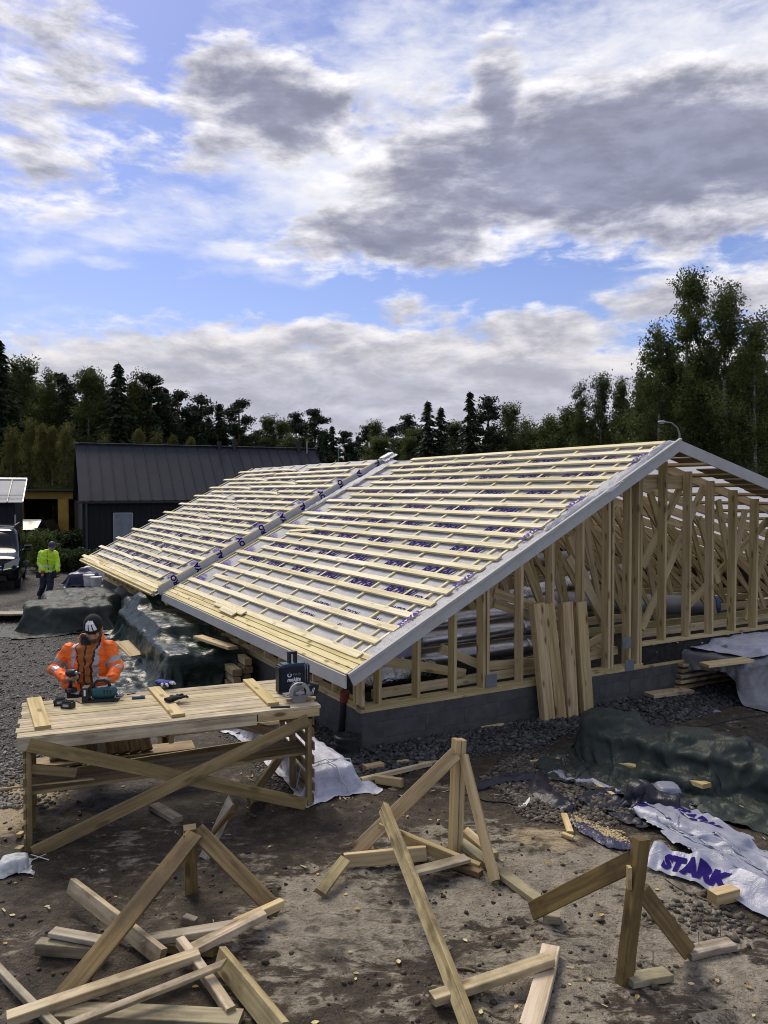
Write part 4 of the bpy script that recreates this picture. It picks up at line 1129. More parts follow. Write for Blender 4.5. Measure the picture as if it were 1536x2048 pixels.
for x in (.135, .15):
    b = B(); b.box((x, -.048, .105), (.003, .003, .03), Euler((0, .35, 0)).to_matrix()); local(cs, 'battery_mark', b, 'white')
b = B(); b.tube([(-.13, -.05, .082), (-.10, -.05, .10), (-.085, -.06, .15)], .006, 6); local(cs, 'depth_lever', b, 'steel', True)
local_text(cs, 'lettering', 'makita', .022, (-.035, -.0665, .178), (1, 0, 0), (0, 0, 1), 'black', .001)
wb_ = loose('support_board', 'narrow off-cut propping the front of the circular saw base', 'board', on(575, 1402, .012)+TV*.05, on(634, 1398, .012)+TV*.05, .05, .022, 'plank')

# ================================================================ BEHIND AND UNDER THE BENCH
for k in range(9):
    a = Aw(112+k*23, 1519-k*1.5, .37); a = a+TV*max(0, (TW+.02)-(a-V((FLp.x, FLp.y, 0))).dot(TV)); hh = .30-.0035*(k-4)**2; sh_ = TU*(-.03-.006*k)
    tag(beam('weathered_board', a, a+TV*.26+sh_+V((0, 0, hh)), .122, .055, 'greyed' if k in (0, 1, 4) else 'oldbrown', None, TV*-1+V((0, 0, .9)), ch=.02, seg=3, zbow=.03),
        'thick weathered board, number %s from the left in the bundle seen under the bench' % ('one two three four five six seven eight nine'.split()[k]), 'board', 'weathered boards bundled behind the bench')
tbm('rail', Q(.0, TW+.10, .34), Q(TL*.62, TW+.10, .34), .30, .025, 'bench')
for k in range(4):
    loose('plank', ['rear plank of the four flat planks seen through the bench', 'second plank from the back seen flat through the bench', 'third plank from the back seen flat through the bench', 'front plank of the four flat planks seen through the bench'][k], 'plank',
          G(312, 1462+k*0, .32)+TV*(.24-.125*k), G(556, 1436, .32)+TV*(.24-.125*k), .115, .045, 'worn')
for k, (px, py) in enumerate(((330, 1500), (525, 1470))):
    p = G(px, py, 0); loose('timber_block', ['block under the left end of the flat planks behind the bench', 'block under the right end of the flat planks behind the bench'][k], 'block', p-TV*.2+V((0, 0, .145)), p+TV*.35+V((0, 0, .145)), .1, .29, 'oldbrown')
loose('timber_off_cut', 'grey off-cut lying on the mud below the bench', 'board', G(308, 1612, .03), G(356, 1640, .03), .11, .05, 'greyed')
# --- wrapped bundle beside the bench
ax = (Aw(615, 1458, .24)-Aw(702, 1520, .24)); ax.z = 0; ax.normalize(); Lb = 2.5
pa = Aw(713, 1530, .24)+V((-ax.y, ax.x, 0))*.27; pa.z = 0; mid = pa+ax*Lb/2
bx = [(mid.x, mid.y, .115, Lb/2, .25, .115, yaw(ax)), (mid.x-ax.x*.3, mid.y-ax.y*.3, .13, Lb/2-.5, .15, .13, yaw(ax)+.05)]
X = drape(80, 46, Lb+.62, 1.05, mid.x, mid.y, yaw(ax), bx, seed=4, steps=120, squeeze=(.93, .92), jitter=.05)
bun = cloth_obj('wrapped_bundle', X, M['film_white'], cr=(.022, 4.2, 17)); tag(bun, 'long bundle wrapped in pale film lying beside the right end of the bench', 'bundle')
b = B(); sd_ = V((-ax.y, ax.x, 0)); e = pa+ax*.18
b.tube([e-sd_*.33+V((0, 0, .05)), e-sd_*.28+V((0, 0, .25)), e+V((0, 0, .29)), e+sd_*.28+V((0, 0, .25)), e+sd_*.33+V((0, 0, .05))], .008, 6)
b.tube([e+V((0, 0, .29)), e-ax*.2+V((.03, 0, .28)), e-ax*.27-sd_*.06+V((0, 0, .15)), e-ax*.31-sd_*.12+V((0, 0, .03))], .008, 6)
tag(b.build('tie_string', M['whitedirty'], bun, True, WM[bun]))
# --- tarpaulin covered pallet, far left
pa = G(165, 1262, 0); ax = LV*.93+RV*-.37; ax = (G(118, 1182, .0)-pa); ax.z = 0; ax.normalize()
mid = pa+ax*1.75; yw = yaw(ax)
bx = [(mid.x, mid.y, .26, 1.7, .66, .26, yw), (mid.x+.2, mid.y+.5, .30, .9, .52, .30, yw+.06), (mid.x-.1, mid.y-1.0, .28, .5, .6, .28, yw-.05)]
X = drape(90, 66, 4.9, 3.1, mid.x, mid.y, yw, bx, seed=7, steps=130, squeeze=(.95, .93), jitter=.06)
tag(cloth_obj('covered_pallet', X, M['tarp_green'], cr=(.040, 3.4, 3)), 'dull green tarpaulin over a square pallet near the yellow-jacketed worker', 'tarpaulin')
# --- glossy film over a lumber stack along the eave
pa, pb = G(428, 1374, 0), G(296, 1252, 0); ax = (pb-pa); Lb = ax.length; ax.normalize(); sd_ = V((-ax.y, ax.x, 0))
mid = (pa+pb)/2+sd_*.1; yw = yaw(ax)
bx = [(mid.x+ax.x*.75, mid.y+ax.y*.75, .36, Lb/2-.75, .45, .36, yw), (mid.x-ax.x*.4, mid.y-ax.y*.4, .27, Lb/2-.35, .62, .27, yw), (mid.x+ax.x*1.5+sd_.x*.15, mid.y+ax.y*1.5+sd_.y*.15, .47, .35, .25, .47, yw+.2), (mid.x+ax.x*.1-sd_.x*.2, mid.y+ax.y*.1-sd_.y*.2, .33, .4, .3, .33, yw-.2)]
X = drape(96, 66, Lb+1.5, 2.9, mid.x+ax.x*.12+sd_.x*.22, mid.y+ax.y*.12+sd_.y*.22, yw, bx, seed=9, steps=140, squeeze=(.92, .93), jitter=.06)
tag(cloth_obj('covered_lumber', X, M['tarp_gloss'], cr=(.050, 2.4, 7)), 'shiny wet dark green film over a lumber stack under the low eave', 'tarpaulin')
e0 = mid-ax*(Lb/2-.05)
k = 0
for r_ in range(4):
    for c_ in range(2):
        if r_ == 3 and c_ > 0: continue
        lab = 'timber end, row %s from the ground, %s from the right, under the glossy film' % (('one', 'two', 'three', 'four')[r_], ('one', 'two', 'three', 'four')[c_])
        o = e0+sd_*(-.52+.20*c_)+V((0, 0, .075+.125*r_)); ex = R.uniform(0, .35)
        loose('sawn_timber', lab, 'timber', o-ax*(.42+ex*.6), o+ax*1.6, .14 if r_ % 2 == 0 else .11, .10, R.choice(['worn', 'oldbrown', 'stud']), group='timbers stacked under the glossy film')
loose('pine_board', 'pale thick board lying on top of the glossy green film', 'board', Aw(396, 1273, .66), Aw(466, 1296, .66), .17, .045, 'pine')
loose('pine_board', 'pale board sloping against the left side of the glossy film', 'board', Aw(244, 1283, .42), Aw(272, 1312, .22), .26, .025, 'pine')
X = drape(34, 26, 1.5, 1.0, G(255, 1335, 0).x, G(255, 1335, 0).y, .6, [], z0=.12, seed=12, steps=60, squeeze=(.9, .9), jitter=.05)
tag(cloth_obj('film_scrap', X, M['tarp_green']), 'loose end of green film on the ground beside the orange-jacketed worker', 'film')
# --- dark film heap between the two covered stacks
p = G(262, 1258, 0)
X = drape(40, 34, 1.9, 1.5, p.x, p.y, 1.1, [(p.x+.15, p.y+.3, .12, .3, .3, .12, .4)], seed=14, steps=80, squeeze=(.82, .85), jitter=.1)
tag(cloth_obj('film_heap', X, M['film_black'], cr=(.06, 3.5, 19)), 'rumpled black film between the two green covered stacks', 'film')
# --- big green tarpaulin on the right
pa, pb = G(1135, 1512, 0), G(1670, 1640, 0); ax = pb-pa; Lb = ax.length; ax.normalize(); sd_ = V((-ax.y, ax.x, 0))
mid = (pa+pb)/2+sd_*.36; yw = yaw(ax)
bx = [(mid.x+.1*ax.x, mid.y+.1*ax.y, .17, Lb/2-.25, .34, .17, yw), (mid.x+.1*ax.x+sd_.x*.06, mid.y+.1*ax.y+sd_.y*.06, .215, Lb/2-1.0, .20, .215, yw+.05), (mid.x+1.2*ax.x, mid.y+1.2*ax.y, .20, .35, .26, .20, yw-.1), (mid.x-1.0*ax.x, mid.y-1.0*ax.y, .24, .30, .2, .24, yw+.4), (mid.x-.2*ax.x-.5*sd_.x, mid.y-.2*ax.y-.5*sd_.y, .06, .5, .1, .06, yw+.1)]
X = drape(110, 72, Lb+.55, 2.4, mid.x-sd_.x*.14, mid.y-sd_.y*.14, yw, bx, seed=17, steps=150, squeeze=(.90, .88), jitter=.10)
tag(cloth_obj('covered_stack', X, M['tarp_green2'], cr=(.060, 3.6, 11)), 'long dark green tarpaulin heaped over boards at the right of the yard', 'tarpaulin')
loose('pine_board', 'edge of a pale board showing under the right green tarpaulin, left one', 'board', G(1238, 1526, .10), G(1316, 1544, .10), .10, .03, 'pine')
loose('pine_board', 'stub of a pale board poking from under the right green tarpaulin, right one', 'board', G(1368, 1556, .14), G(1414, 1572, .14), .12, .045, 'pine')
# --- pale tarpaulin over a stack in the far right corner
pa = G(1462, 1408, 0); ax = RV.copy(); sd_ = LV.copy(); mid = pa+ax*1.25+sd_*.50; yw = yaw(ax)
bx = [(mid.x, mid.y, .30, 1.2, .62, .30, yw), (mid.x+.3*ax.x, mid.y+.3*ax.y, .34, .8, .45, .34, yw)]
X = drape(70, 60, 3.0, 2.7, mid.x+ax.x*.12-sd_.x*.30, mid.y+ax.y*.12-sd_.y*.30, yw+.10, bx, seed=21, steps=140, squeeze=(.97, .95), jitter=.05)
tag(cloth_obj('covered_stack', X, M['film_greyside'], cr=(.03, 2.6, 13)), 'grey tarpaulin hanging over a board stack at the far right', 'tarpaulin')
X2 = drape(60, 44, 2.5, 1.25, mid.x+ax.x*.2+sd_.x*.05, mid.y+ax.y*.2+sd_.y*.05, yw+.04, [(b_[0], b_[1], b_[2]+.012, b_[3]+.012, b_[4]+.012, b_[5]+.012, b_[6]) for b_ in bx], z0=.80, seed=22, steps=110, squeeze=(.93, .93), jitter=.05, thick=.02)
tag(cloth_obj('white_sheet', X2, M['film_white'], cr=(.025, 3.6, 15)), 'white sheet spread over the top of the grey covered stack', 'sheet')
for r_ in range(5):
    o = mid-ax*(1.2)+sd_*.42+V((0, 0, .08+.085*r_))
    loose('stacked_board', 'board %s from the bottom sticking out of the pale covered stack' % ('first', 'second', 'third', 'fourth', 'top')[r_], 'board', o-ax*(.22-.02*r_), o+ax*1.2, .30, .045, 'worn', group='boards sticking out of the pale covered stack')
loose('pine_board', 'pale board lying flat on the pale covered stack', 'board', Aw(1408, 1330, .62), Aw(1498, 1319, .66), .22, .04, 'pine')
loose('pine_board', 'wide flat board on the gravel before the pale covered stack', 'board', G(1296, 1390, .05), G(1376, 1380, .05), .24, .05, 'worn')
loose('wood_off_cut', 'small stick leaning on the wide flat board on the gravel', 'stick', G(1337, 1392, .03), G(1343, 1380, .10), .05, .02, 'pine')
X = drape(14, 12, .42, .30, G(1405, 1420, 0).x, G(1405, 1420, 0).y, .3, [], z0=.1, seed=5, steps=40, squeeze=(.75, .8), jitter=.06)
tag(cloth_obj('film_scrap', X, M['bluecloth']), 'small violet grey film scrap beside the pale covered stack', 'film')
pts = [G(1318+q*22, 1458+4*math.sin(q*.7)-q*q*.32, .02+.012*q) for q in range(11)]
b = B(); b.tube(pts, .010, 6); tag(b.build('cable', M['blackrub'], None, True), 'grey cable curving out from the pale covered stack', 'cable')

# ================================================================ PRINTED SHEETING AND FILM SCRAPS ON THE PEBBLES
pa, pb = G(1300, 1625, 0), G(1580, 1790, 0); ax = pb-pa; ax.z = 0; Lb = ax.length; ax.normalize(); sd_ = V((-ax.y, ax.x, 0)); mid = (pa+pb)/2
def fold(X, k):
    if k < 50:  # pushed together while it falls, so it lies in long folds
        d = (X[..., 0]-mid.x)*sd_.x+(X[..., 1]-mid.y)*sd_.y
        X[..., 0] -= sd_.x*d*.004; X[..., 1] -= sd_.y*d*.004
X = drape(110, 56, Lb+.3, 1.35, mid.x, mid.y, yaw(ax), [(mid.x-.3*ax.x, mid.y-.3*ax.y, .03, .5, .10, .05, yaw(ax)+.3)], z0=.16, seed=23, steps=120, squeeze=(.88, .74), jitter=.14, pins=fold, g=5, floor=.03)
X = relax(X, 8); X = crease(X, .030, 2.6, 5); X[..., 2] += .012
sh = cloth_obj('printed_sheet', X, M['film_grey'], sub=False)
tag(sh, 'crumpled pale sheet printed with violet STARK letters on the ground at right', 'sheet')
def cloth_text(X, s, size, u0, v0, sx, sy, mat, parent, flip=False, off=.01, vertical=False):
    vs, fs = text_geo(s, size, off, 0., .02)
    nx, ny, _ = X.shape; out = []
    N = np.cross(np.gradient(X, axis=0), np.gradient(X, axis=1)); N /= np.linalg.norm(N, axis=2, keepdims=True)+1e-9
    for v in vs:
        a, b_ = (v.x, v.y) if not vertical else (-v.y, v.x)
        if flip: a, b_ = -a, -b_
        fu = (u0+a)/sx*(nx-1); fv = (v0+b_)/sy*(ny-1)
        fu = min(max(fu, 0), nx-1.001); fv = min(max(fv, 0), ny-1.001)
        i, j = int(fu), int(fv); fx, fy = fu-i, fv-j
        p = (X[i, j]*(1-fx)+X[i+1, j]*fx)*(1-fy)+(X[i, j+1]*(1-fx)+X[i+1, j+1]*fx)*fy
        n = N[i, j]; n = n if n[2] > 0 else -n
        out.append(V(p+n*.006))
    return put('lettering', mesh('lettering', out, fs, M[mat]), parent, WM[parent])
SX, SY = Lb+.3, 1.35
cloth_text(X, 'STARK', .22, .10, 1.10, SX, SY, 'purple', sh)
cloth_text(X, 'STARK', .22, .12, .02, SX, SY, 'purple', sh, vertical=True)
path = [G(1296, 1728), G(1340, 1741), G(1400, 1760), G(1470, 1786), G(1560, 1838)]
Xb = np.zeros((60, 9, 3))
for i in range(60):
    f = i/59*(len(path)-1); k = min(int(f), len(path)-2); p = path[k].lerp(path[k+1], f-k); d = path[k+1]-path[k]; d.z = 0; d.normalize(); n_ = V((-d.y, d.x, 0))
    for j in range(9):
        q = p+n_*((j/8-.5)*.24); Xb[i, j] = (q.x, q.y, ghs(q.x, q.y)+.025+.13*(j/8)**1.5*(.8+.2*math.sin(i*.3))+.018*mnoise.noise(V((i*.16, j*.3, 5)))+.01*abs(math.sin(i*.35+j*.2)))
bd = cloth_obj('printed_band', Xb, M['film_grey'], sh, False, WM[sh])
Lbd = sum((path[i+1]-path[i]).length for i in range(len(path)-1))
cloth_text(Xb, 'STARK', .185, .20, .055, Lbd, .24, 'purple', bd, off=.014)
p = G(1300, 1610, 0)
X = drape(54, 46, 1.45, 1.15, p.x+.02, p.y+.05, .5, [(p.x-.08, p.y+.05, .08, .10, .07, .10, .6), (p.x+.12, p.y-.08, .05, .12, .05, .05, -.4)], z0=.3, seed=31, steps=80, squeeze=(.74, .74), jitter=.14)
tag(cloth_obj('black_film', X, M['film_black'], cr=(.05, 5, 21)), 'black film bunched over the upper end of the printed sheet', 'film')
p = G(1335, 1585, 0)
X = drape(24, 18, .6, .4, p.x, p.y, -.3, [(p.x, p.y, .05, .1, .1, .05, 0)], z0=.2, seed=33, steps=60, squeeze=(.85, .85), jitter=.08)
tag(cloth_obj('white_film', X, M['film_grey']), 'pale film scrap between the black film and the green tarpaulin', 'film')
def ribbon_sheet(name, label, pts, wid, mat, seed, nseg=40, lift=.03):
    pts = [V(p) for p in pts]; vs = []; fs = []; k = 8; n = len(pts); q = 0
    path = []
    for i in range(n-1):
        for j in range(nseg//(n-1)): path.append(pts[i].lerp(pts[i+1], j/(nseg//(n-1))))
    path.append(pts[-1])
    for i, p in enumerate(path):
        d = (path[min(i+1, len(path)-1)]-path[max(i-1, 0)]); d.z = 0; d.normalize(); s_ = V((-d.y, d.x, 0))
        f = i/(len(path)-1); ww = np.interp(f, np.linspace(0, 1, len(wid)), wid)
        for j in range(k+1):
            o = (j/k-.5)*ww; q = p+s_*o
            z = ghs(q.x, q.y)+.012+lift*(1-4*(j/k-.5)**2)*(.6+.8*mnoise.noise(V((i*.35, j*.4, seed))))+.035*abs(mnoise.noise(V((i*.5, j*.9, seed+3))))
            vs.append((q.x, q.y, z+p.z*0))
    for i in range(len(path)-1):
        for j in range(k): a = i*(k+1)+j; fs.append((a, a+k+1, a+k+2, a+1))
    return tag(put(name, mesh(name, vs, fs, M[mat], True)), label, 'film')
ribbon_sheet('black_film', 'black film strip trailing over the pebbles from a twist', [G(945, 1583), G(1010, 1562), G(1075, 1556), G(1085, 1590), G(1120, 1610), G(1150, 1625)], [.06, .16, .22, .26, .26, .10], 'film_black', 3, lift=.07)
ribbon_sheet('white_film_strip', 'pale film strip lying over the pebbles beside the black film', [G(1095, 1555), G(1118, 1548), G(1130, 1565), G(1185, 1566), G(1240, 1590)], [.08, .09, .05, .05, .08], 'film_grey', 6, lift=.03)
ribbon_sheet('dark_blue_film', 'dark blue film strip with sand on it, left of the printed sheet', [G(1138, 1640), G(1180, 1665), G(1230, 1692), G(1275, 1700)], [.05, .22, .20, .06], 'bluefilm', 8, lift=.02)
rs2 = np.random.RandomState(9)
pp = np.array([[G(1150+q*95+rs2.randn()*4, 1640+q*45+rs2.randn()*4).x, 0] for q in rs2.rand(1)])
pts_ = []
for _ in range(500):
    q = rs2.rand(); g_ = G(1145+q*105+rs2.randn()*6, 1641+q*45+rs2.randn()*5); pts_.append((g_.x, g_.y, g_.z+.02))
M['sawdust'] = stonemat('sawdust crumbs', (.34, .25, .12), (.52, .41, .22), (.66, .54, .32))
scatter_stones('sawdust_crumbs', np.array(pts_), .006+.010*rs2.rand(500), M['sawdust'], seed=3)
# small bits of wood and paper
for (a, b_, w_, h_, mt, lab, nm) in (
    ((1128, 1628), (1141, 1665), .06, .022, 'pine', 'short pale stick standing near the black film tail', 'stick'),
    ((1124, 1668), (1146, 1676), .05, .03, 'pine', 'short pale block at the foot of the short pale stick', 'block'),
    ((1060, 1523), (1118, 1517), .03, .02, 'pine', 'thin pale lath in front of the right green tarpaulin corner', 'lath'),
    ((1192, 1568), (1228, 1590), .045, .022, 'pine', 'pale stick with film tied round it on the pebbles', 'stick'),
    ((1222, 1560), (1248, 1569), .03, .02, 'pine', 'short lath half under the right green tarpaulin edge', 'lath'),
    ((1384, 1642), (1490, 1700), .03, .025, 'pine', 'long pale lath between the printed sheet and the green tarpaulin', 'lath'),
    ((1342, 1625), (1425, 1680), .03, .02, 'worn', 'thin lath half hidden behind the printed sheet', 'lath'),
    ((1424, 1796), (1470, 1784), .10, .09, 'plank', 'pale timber block in front of the STARK letters', 'block'),
    ((938, 1455), (1005, 1448), .10, .03, 'pine', 'small board on the gravel at the foot of the block wall', 'board'),
    ((728, 1535), (764, 1528), .08, .045, 'plank', 'short pale block by the black pipe, upper one', 'block'),
    ((722, 1560), (862, 1527), .055, .045, 'worn', 'long narrow timber lying from the wrapped bundle towards the trestle', 'timber'),
    ((752, 1558), (805, 1566), .05, .09, 'plank', 'short timber stub lying askew beside the wrapped bundle', 'timber'),
    ((795, 1523), (822, 1521), .07, .025, 'plank', 'small off-cut behind the long narrow timber', 'off-cut'),
    ((838, 1527), (880, 1524), .05, .03, 'worn', 'grey off-cut at the far end of the long narrow timber', 'off-cut'),
    ((36, 1672), (46, 1665), .05, .03, 'pine', 'tiny pale block left of the bench leg', 'block'),
    ((34, 1702), (44, 1695), .06, .04, 'worn', 'tiny block by the foot of the bench', 'block')):
    loose(nm.replace(' ', '_').replace('-', '_'), lab, nm, G(*a, h_/2+.008), G(*b_, h_/2+.008), w_, h_, mt)
b = B(); c_ = G(1045, 1612, .01); b.add([c_+V((-.06, -.03, 0)), c_+V((.02, -.04, .005)), c_+V((.03, .05, .01)), c_+V((-.03, .05, .0)), c_+V((.07, -.02, .07)), c_+V((.08, .05, .075))], [(0, 1, 2, 3), (1, 4, 5, 2)])
tag(b.build('paper_scrap', M['paper'], None), 'folded white paper scrap on the mud behind the trestle', 'paper')
p = G(28, 1745, 0)
X = drape(30, 26, .42, .34, p.x, p.y, .2, [(p.x, p.y, .035, .08, .06, .045, .3)], z0=.14, seed=41, steps=70, squeeze=(.75, .75), jitter=.08)
tag(cloth_obj('plastic_bag', X, M['whitedirty'], cr=(.03, 9, 23)), 'crumpled pale plastic bag on the mud at the left edge', 'bag')
b = B(); b.tube([G(60, 1722, .01), G(92, 1708, .03)], .004, 6); b.tube([G(62, 1709, .03), G(98, 1720, .012)], .004, 6)
tag(b.build('cable_ties', M['white'], None, True), 'two crossed white ties at the left foot of the bench', 'ties')

# ================================================================ PIPES AT THE CORNER, LEANING PLANKS
dp = thing('drain_pipe', 'upright black drain pipe with a red collar at the corner of the block wall', 'pipe', G(683, 1478, 0))
a, e = G(683, 1478, -.02), D(690, 1383, G(683, 1478, 0).y+.02)
b = B(); b.tube([a, a.lerp(e, .82)], .052, 20); b.build('pipe', M['black'], dp, False)
b = B(); b.tube([a.lerp(e, .80), a.lerp(e, .97)], .060, 20); b.tube([a.lerp(e, .97), e], [.062, .060], 20); b.build('collar', M['red'], dp, False)
b = B(); b.tube([a, a+V((0, 0, .10))], .064, 20); b.build('socket', M['blackrub'], dp, False)
wl = thing('drain_well', 'squat black corrugated drain well with ribbed lid beside the drain pipe', 'drain well', G(693, 1506, 0))
o = G(693, 1508, 0)+V((0, .05, 0)); b = B()
zz = [0, .03, .035, .075, .08, .12, .125, .165, .17, .20]; rr_ = [.15, .15, .138, .138, .15, .15, .138, .138, .155, .155]
b.tube([o+V((0, 0, z)) for z in zz], rr_, 32); b.build('shaft', M['blackrub'], wl, False)
b = B(); b.tube([o+V((0, 0, .20)), o+V((0, 0, .212))], [.145, .125], 32); b.build('lid', M['black'], wl, False)
b = B(); b.tube([o+V((0, 0, .212)), o+V((0, 0, .222))], [.055, .05], 20); b.build('lid_boss', M['blackrub'], wl, False)
for k in range(10):
    a_ = 2*PI*k/10; b = B(); b.box(o+V((math.cos(a_)*.088, math.sin(a_)*.088, .215)), (.03, .006, .006), Matrix.Rotation(a_, 3, 'Z')); b.build('lid_rib', M['blackrub'], wl, False)
for k, (xb, yb, xt, yt, dep) in enumerate(((1098, 1432, 1076, 1206, 0), (1121, 1428, 1096, 1206, 0), (1145, 1423, 1133, 1204, 0), (1176, 1417, 1161, 1203, 0), (1098, 1432, 1076, 1209, 1), (1145, 1423, 1133, 1207, 1), (1176, 1417, 1161, 1206, 1))):
    ba = VP(xb, yb, P(0, -.20, 0), RV); ba.z = ghs(ba.x, ba.y)+.01; e = VP(xt, yt, P(0, -.13, 0), RV)
    o = LV*(.057*dep)
    loose('leaning_plank', ['first broad knotty plank from the left leaning on the studs', 'second broad plank leaning on the studs, tight against the first', 'third broad plank leaning on the studs, clear of the pair at left', 'rightmost broad plank leaning on the studs', 'plank behind the leftmost leaning plank, only its brown edge showing', 'plank behind the third leaning plank, only its brown edge showing', 'plank behind the rightmost leaning plank, only its brown edge showing'][k], 'plank',
          ba+o, e+o, (.185 if not dep else .19), .055, 'plank', up=-LV, group='planks leaning on the stud wall', ch=.004)

# ================================================================ DUCTS AND WRAPPINGS INSIDE THE FRAME
def duct(label, pts, r_, mat, rings=0, name='air_duct', end=None):
    t_ = thing(name, label, 'duct', V(pts[0]))
    b = B(); b.tube(pts, r_, 24); b.build('pipe', M[mat], t_, True)
    a, e = V(pts[0]), V(pts[-1])
    for k in range(rings):
        p = a.lerp(e, (k+.5)/rings); d = (e-a).normalized()*.012; b = B(); b.tube([p-d, p+d], r_*1.035, 24); b.build('joint_ring', M[mat], t_, False)
    if end:
        d = (e-a).normalized(); b = B(); b.tube([e-d*.06, e+d*.02], r_*1.07, 24, False); b.tube([e+d*.02, e+d*.021], [r_*1.07, r_*.86], 24, False); b.tube([e+d*.02, e-d*.3], r_*.86, 24, False); b.build('end_cap', M[end], t_, False)
duct('silver duct on top of the stack of ducts behind the left gable studs', [P(1.5, 1.6, 1.12), P(4.6, 1.75, 1.16)], .115, 'duct', 3)
duct('silver duct in the middle of the stacked ducts behind the left gable studs', [P(1.45, 1.45, .90), P(4.5, 1.6, .93)], .115, 'duct', 2)
duct('silver duct lowest of the stacked ducts behind the left gable studs', [P(1.4, 1.4, .62), P(4.5, 1.45, .64)], .125, 'duct', 2)
duct('foil wrapped duct low behind the corner studs', [P(.42, .75, .62), P(1.55, .85, .62)], .15, 'foil', 4)
duct('dull silver duct under the violet wrapping behind the corner studs', [P(.55, 1.2, .93), P(1.6, 1.3, .95)], .14, 'ductgrey', 2)
duct('large grey duct with an open blue end near the recess studs', [P(4.9, 4.6, .95), P(9.15, 2.05, .80)], .19, 'ductgrey', 4, end='blue')
duct('upper silver duct crossing behind the recess studs', [P(4.6, 3.3, 1.05), P(11, 5.6, 1.25)], .16, 'duct', 4)
duct('far grey duct under the open rafters', [P(5.5, 6.4, 1.30), P(11, 8.0, 1.30)], .17, 'ductgrey', 3)
duct('silver duct slanting down behind the tall posts', [P(3.7, 2.6, 1.0), P(5.6, 3.0, 1.0)], .15, 'duct', 2)
p = P(1.05, 1.2, 0)
X = drape(30, 26, .75, .62, p.x, p.y, PSI, [(P(1.05, 1.26, 0).x, P(1.05, 1.26, 0).y, .94, .8, .15, .15, PSI)], z0=1.16, seed=44, steps=60, squeeze=(.9, .9), jitter=.05)
tag(cloth_obj('wrapping_cloth', X, M['bluecloth']), 'violet grey wrapping hanging over the duct behind the corner studs', 'cloth')
# ================================================================ FOREGROUND STAKES, BRACES AND SCRAP TIMBER
def GH(px, py, z): return G(px, py, z)
def nail(parent, p, h=.07, lean=(0, 0)):
    b = B(); q = V(p)+V((lean[0], lean[1], h)); b.tube([V(p), q], .0028, 6); b.tube([q, q+V((0, 0, .003))], .006, 8)
    b.build('nail', M['nail'], parent, False)
def pt(name, a, b_, w, t_, mat, par, up=(0, 0, 1), **k): return beam(name, a, b_, w, t_, mat, par, up, ch=.004, seg=k.pop('seg', 3), bow=R.uniform(-.006, .006), zbow=R.uniform(-.004, .004), **k)
def facing(a, e, tilt=0.):
    """up vector that turns the wide side of a leaning board to the yard"""
    m_ = (V(a)+V(e))*.5; n = (V((0, 0, CAM_H))-m_).normalized(); x = (V(e)-V(a)).normalized(); n = Matrix.Rotation(tilt, 3, x) @ n
    u = x.cross(n); return u if u.z > 0 else -u
toward = lambda p: V((-p.x, -p.y, CAM_H-p.z)).normalized()
# --- stake A, in the heap at the left
b0 = G(383, 1782, 0)
sa = thing('braced_stake', 'short squat stake with two crossing brown braces in the left timber heap', 'stake', b0)
pt('post', b0-V((0, 0, .05)), V((b0.x-.01, b0.y, .50)), .095, .11, 'oldbrown', sa, (.3, -1, 0))
a, e = D(386, 1672, b0.y-.09), GH(112, 2014, .05)
pt('brace', a+(a-e).normalized()*.03, e, .035, .125, 'oldbrown', sa, facing(a, e, .35), cut0=.012)
a, e = D(398, 1666, b0.y-.02), D(552, 1822, b0.y-.30)
pt('brace', a+(a-e).normalized()*.03, e, .035, .125, 'oldbrown', sa, facing(a, e, -.3), cut1=.02)
nail(sa, D(368, 1678, b0.y-.1), .06, (-.06, -.02)); nail(sa, D(377, 1676, b0.y-.11), .03, (-.03, -.02)); nail(sa, D(568, 1824, b0.y-.28), .02, (.05, -.02))
a, e = GH(466, 1598, .62), GH(404, 1712, .05)
sb = loose('splintered_stake', 'splintered dark stake leaning behind the squat braced stake', 'stake', G(409, 1716, 0), D(463, 1602, G(409, 1716, 0).y+.10), .09, .045, 'greyed', (0, -1, .2), ch=.004, cut1=.03)
loose('splintered_stake', 'broken sliver board fixed to the splintered dark stake', 'board', D(418, 1680, G(409, 1716, 0).y+.02), D(468, 1618, G(409, 1716, 0).y+.05), .025, .10, 'oldbrown', (.4, -.3, .9), cut0=.02, cut1=.03)
nail(sb, D(450, 1614, G(409, 1716, 0).y+.04), .02, (-.06, -.02))
def gb(name, label, p0, z0, p1, z1, w, t_, mat, up=(0, 0, 1), cat='timber', **k):
    return tag(beam(name, GH(*p0, z0), GH(*p1, z1), w, t_, M[mat], None, up, ch=.004, seg=3, bow=R.uniform(-.008, .008), **k), label, cat)
gb('timber', 'square edged timber running from the left under the long brown brace', (143, 1772), .17, (325, 1915), .07, .05, .11, 'worn', (.3, .1, .9), cut0=.006)
gb('timber', 'long pale timber at the bottom of the left heap, nailed at its upper end', (14, 2038), .06, (398, 1908), .14, .095, .05, 'worn')
gb('timber', 'pale timber continuing to the right from the long nailed timber', (375, 1905), .10, (528, 1828), .12, .095, .05, 'worn', cut1=.01)
gb('timber', 'rounded pale timber end behind the right brown brace', (470, 1848), .09, (564, 1806), .10, .06, .06, 'pine')
gb('board', 'grey board lying flat behind the pale timbers of the left heap', (282, 1882), .09, (480, 1850), .10, .10, .045, 'greyed', cat='board')
gb('timber', 'dark square timber with a cut end at the far left of the heap', (76, 1892), .06, (205, 1902), .05, .09, .08, 'greyed')
gb('board', 'short grey board on top of the dark square timber', (104, 1864), .12, (212, 1884), .11, .09, .035, 'greyed', cat='board')
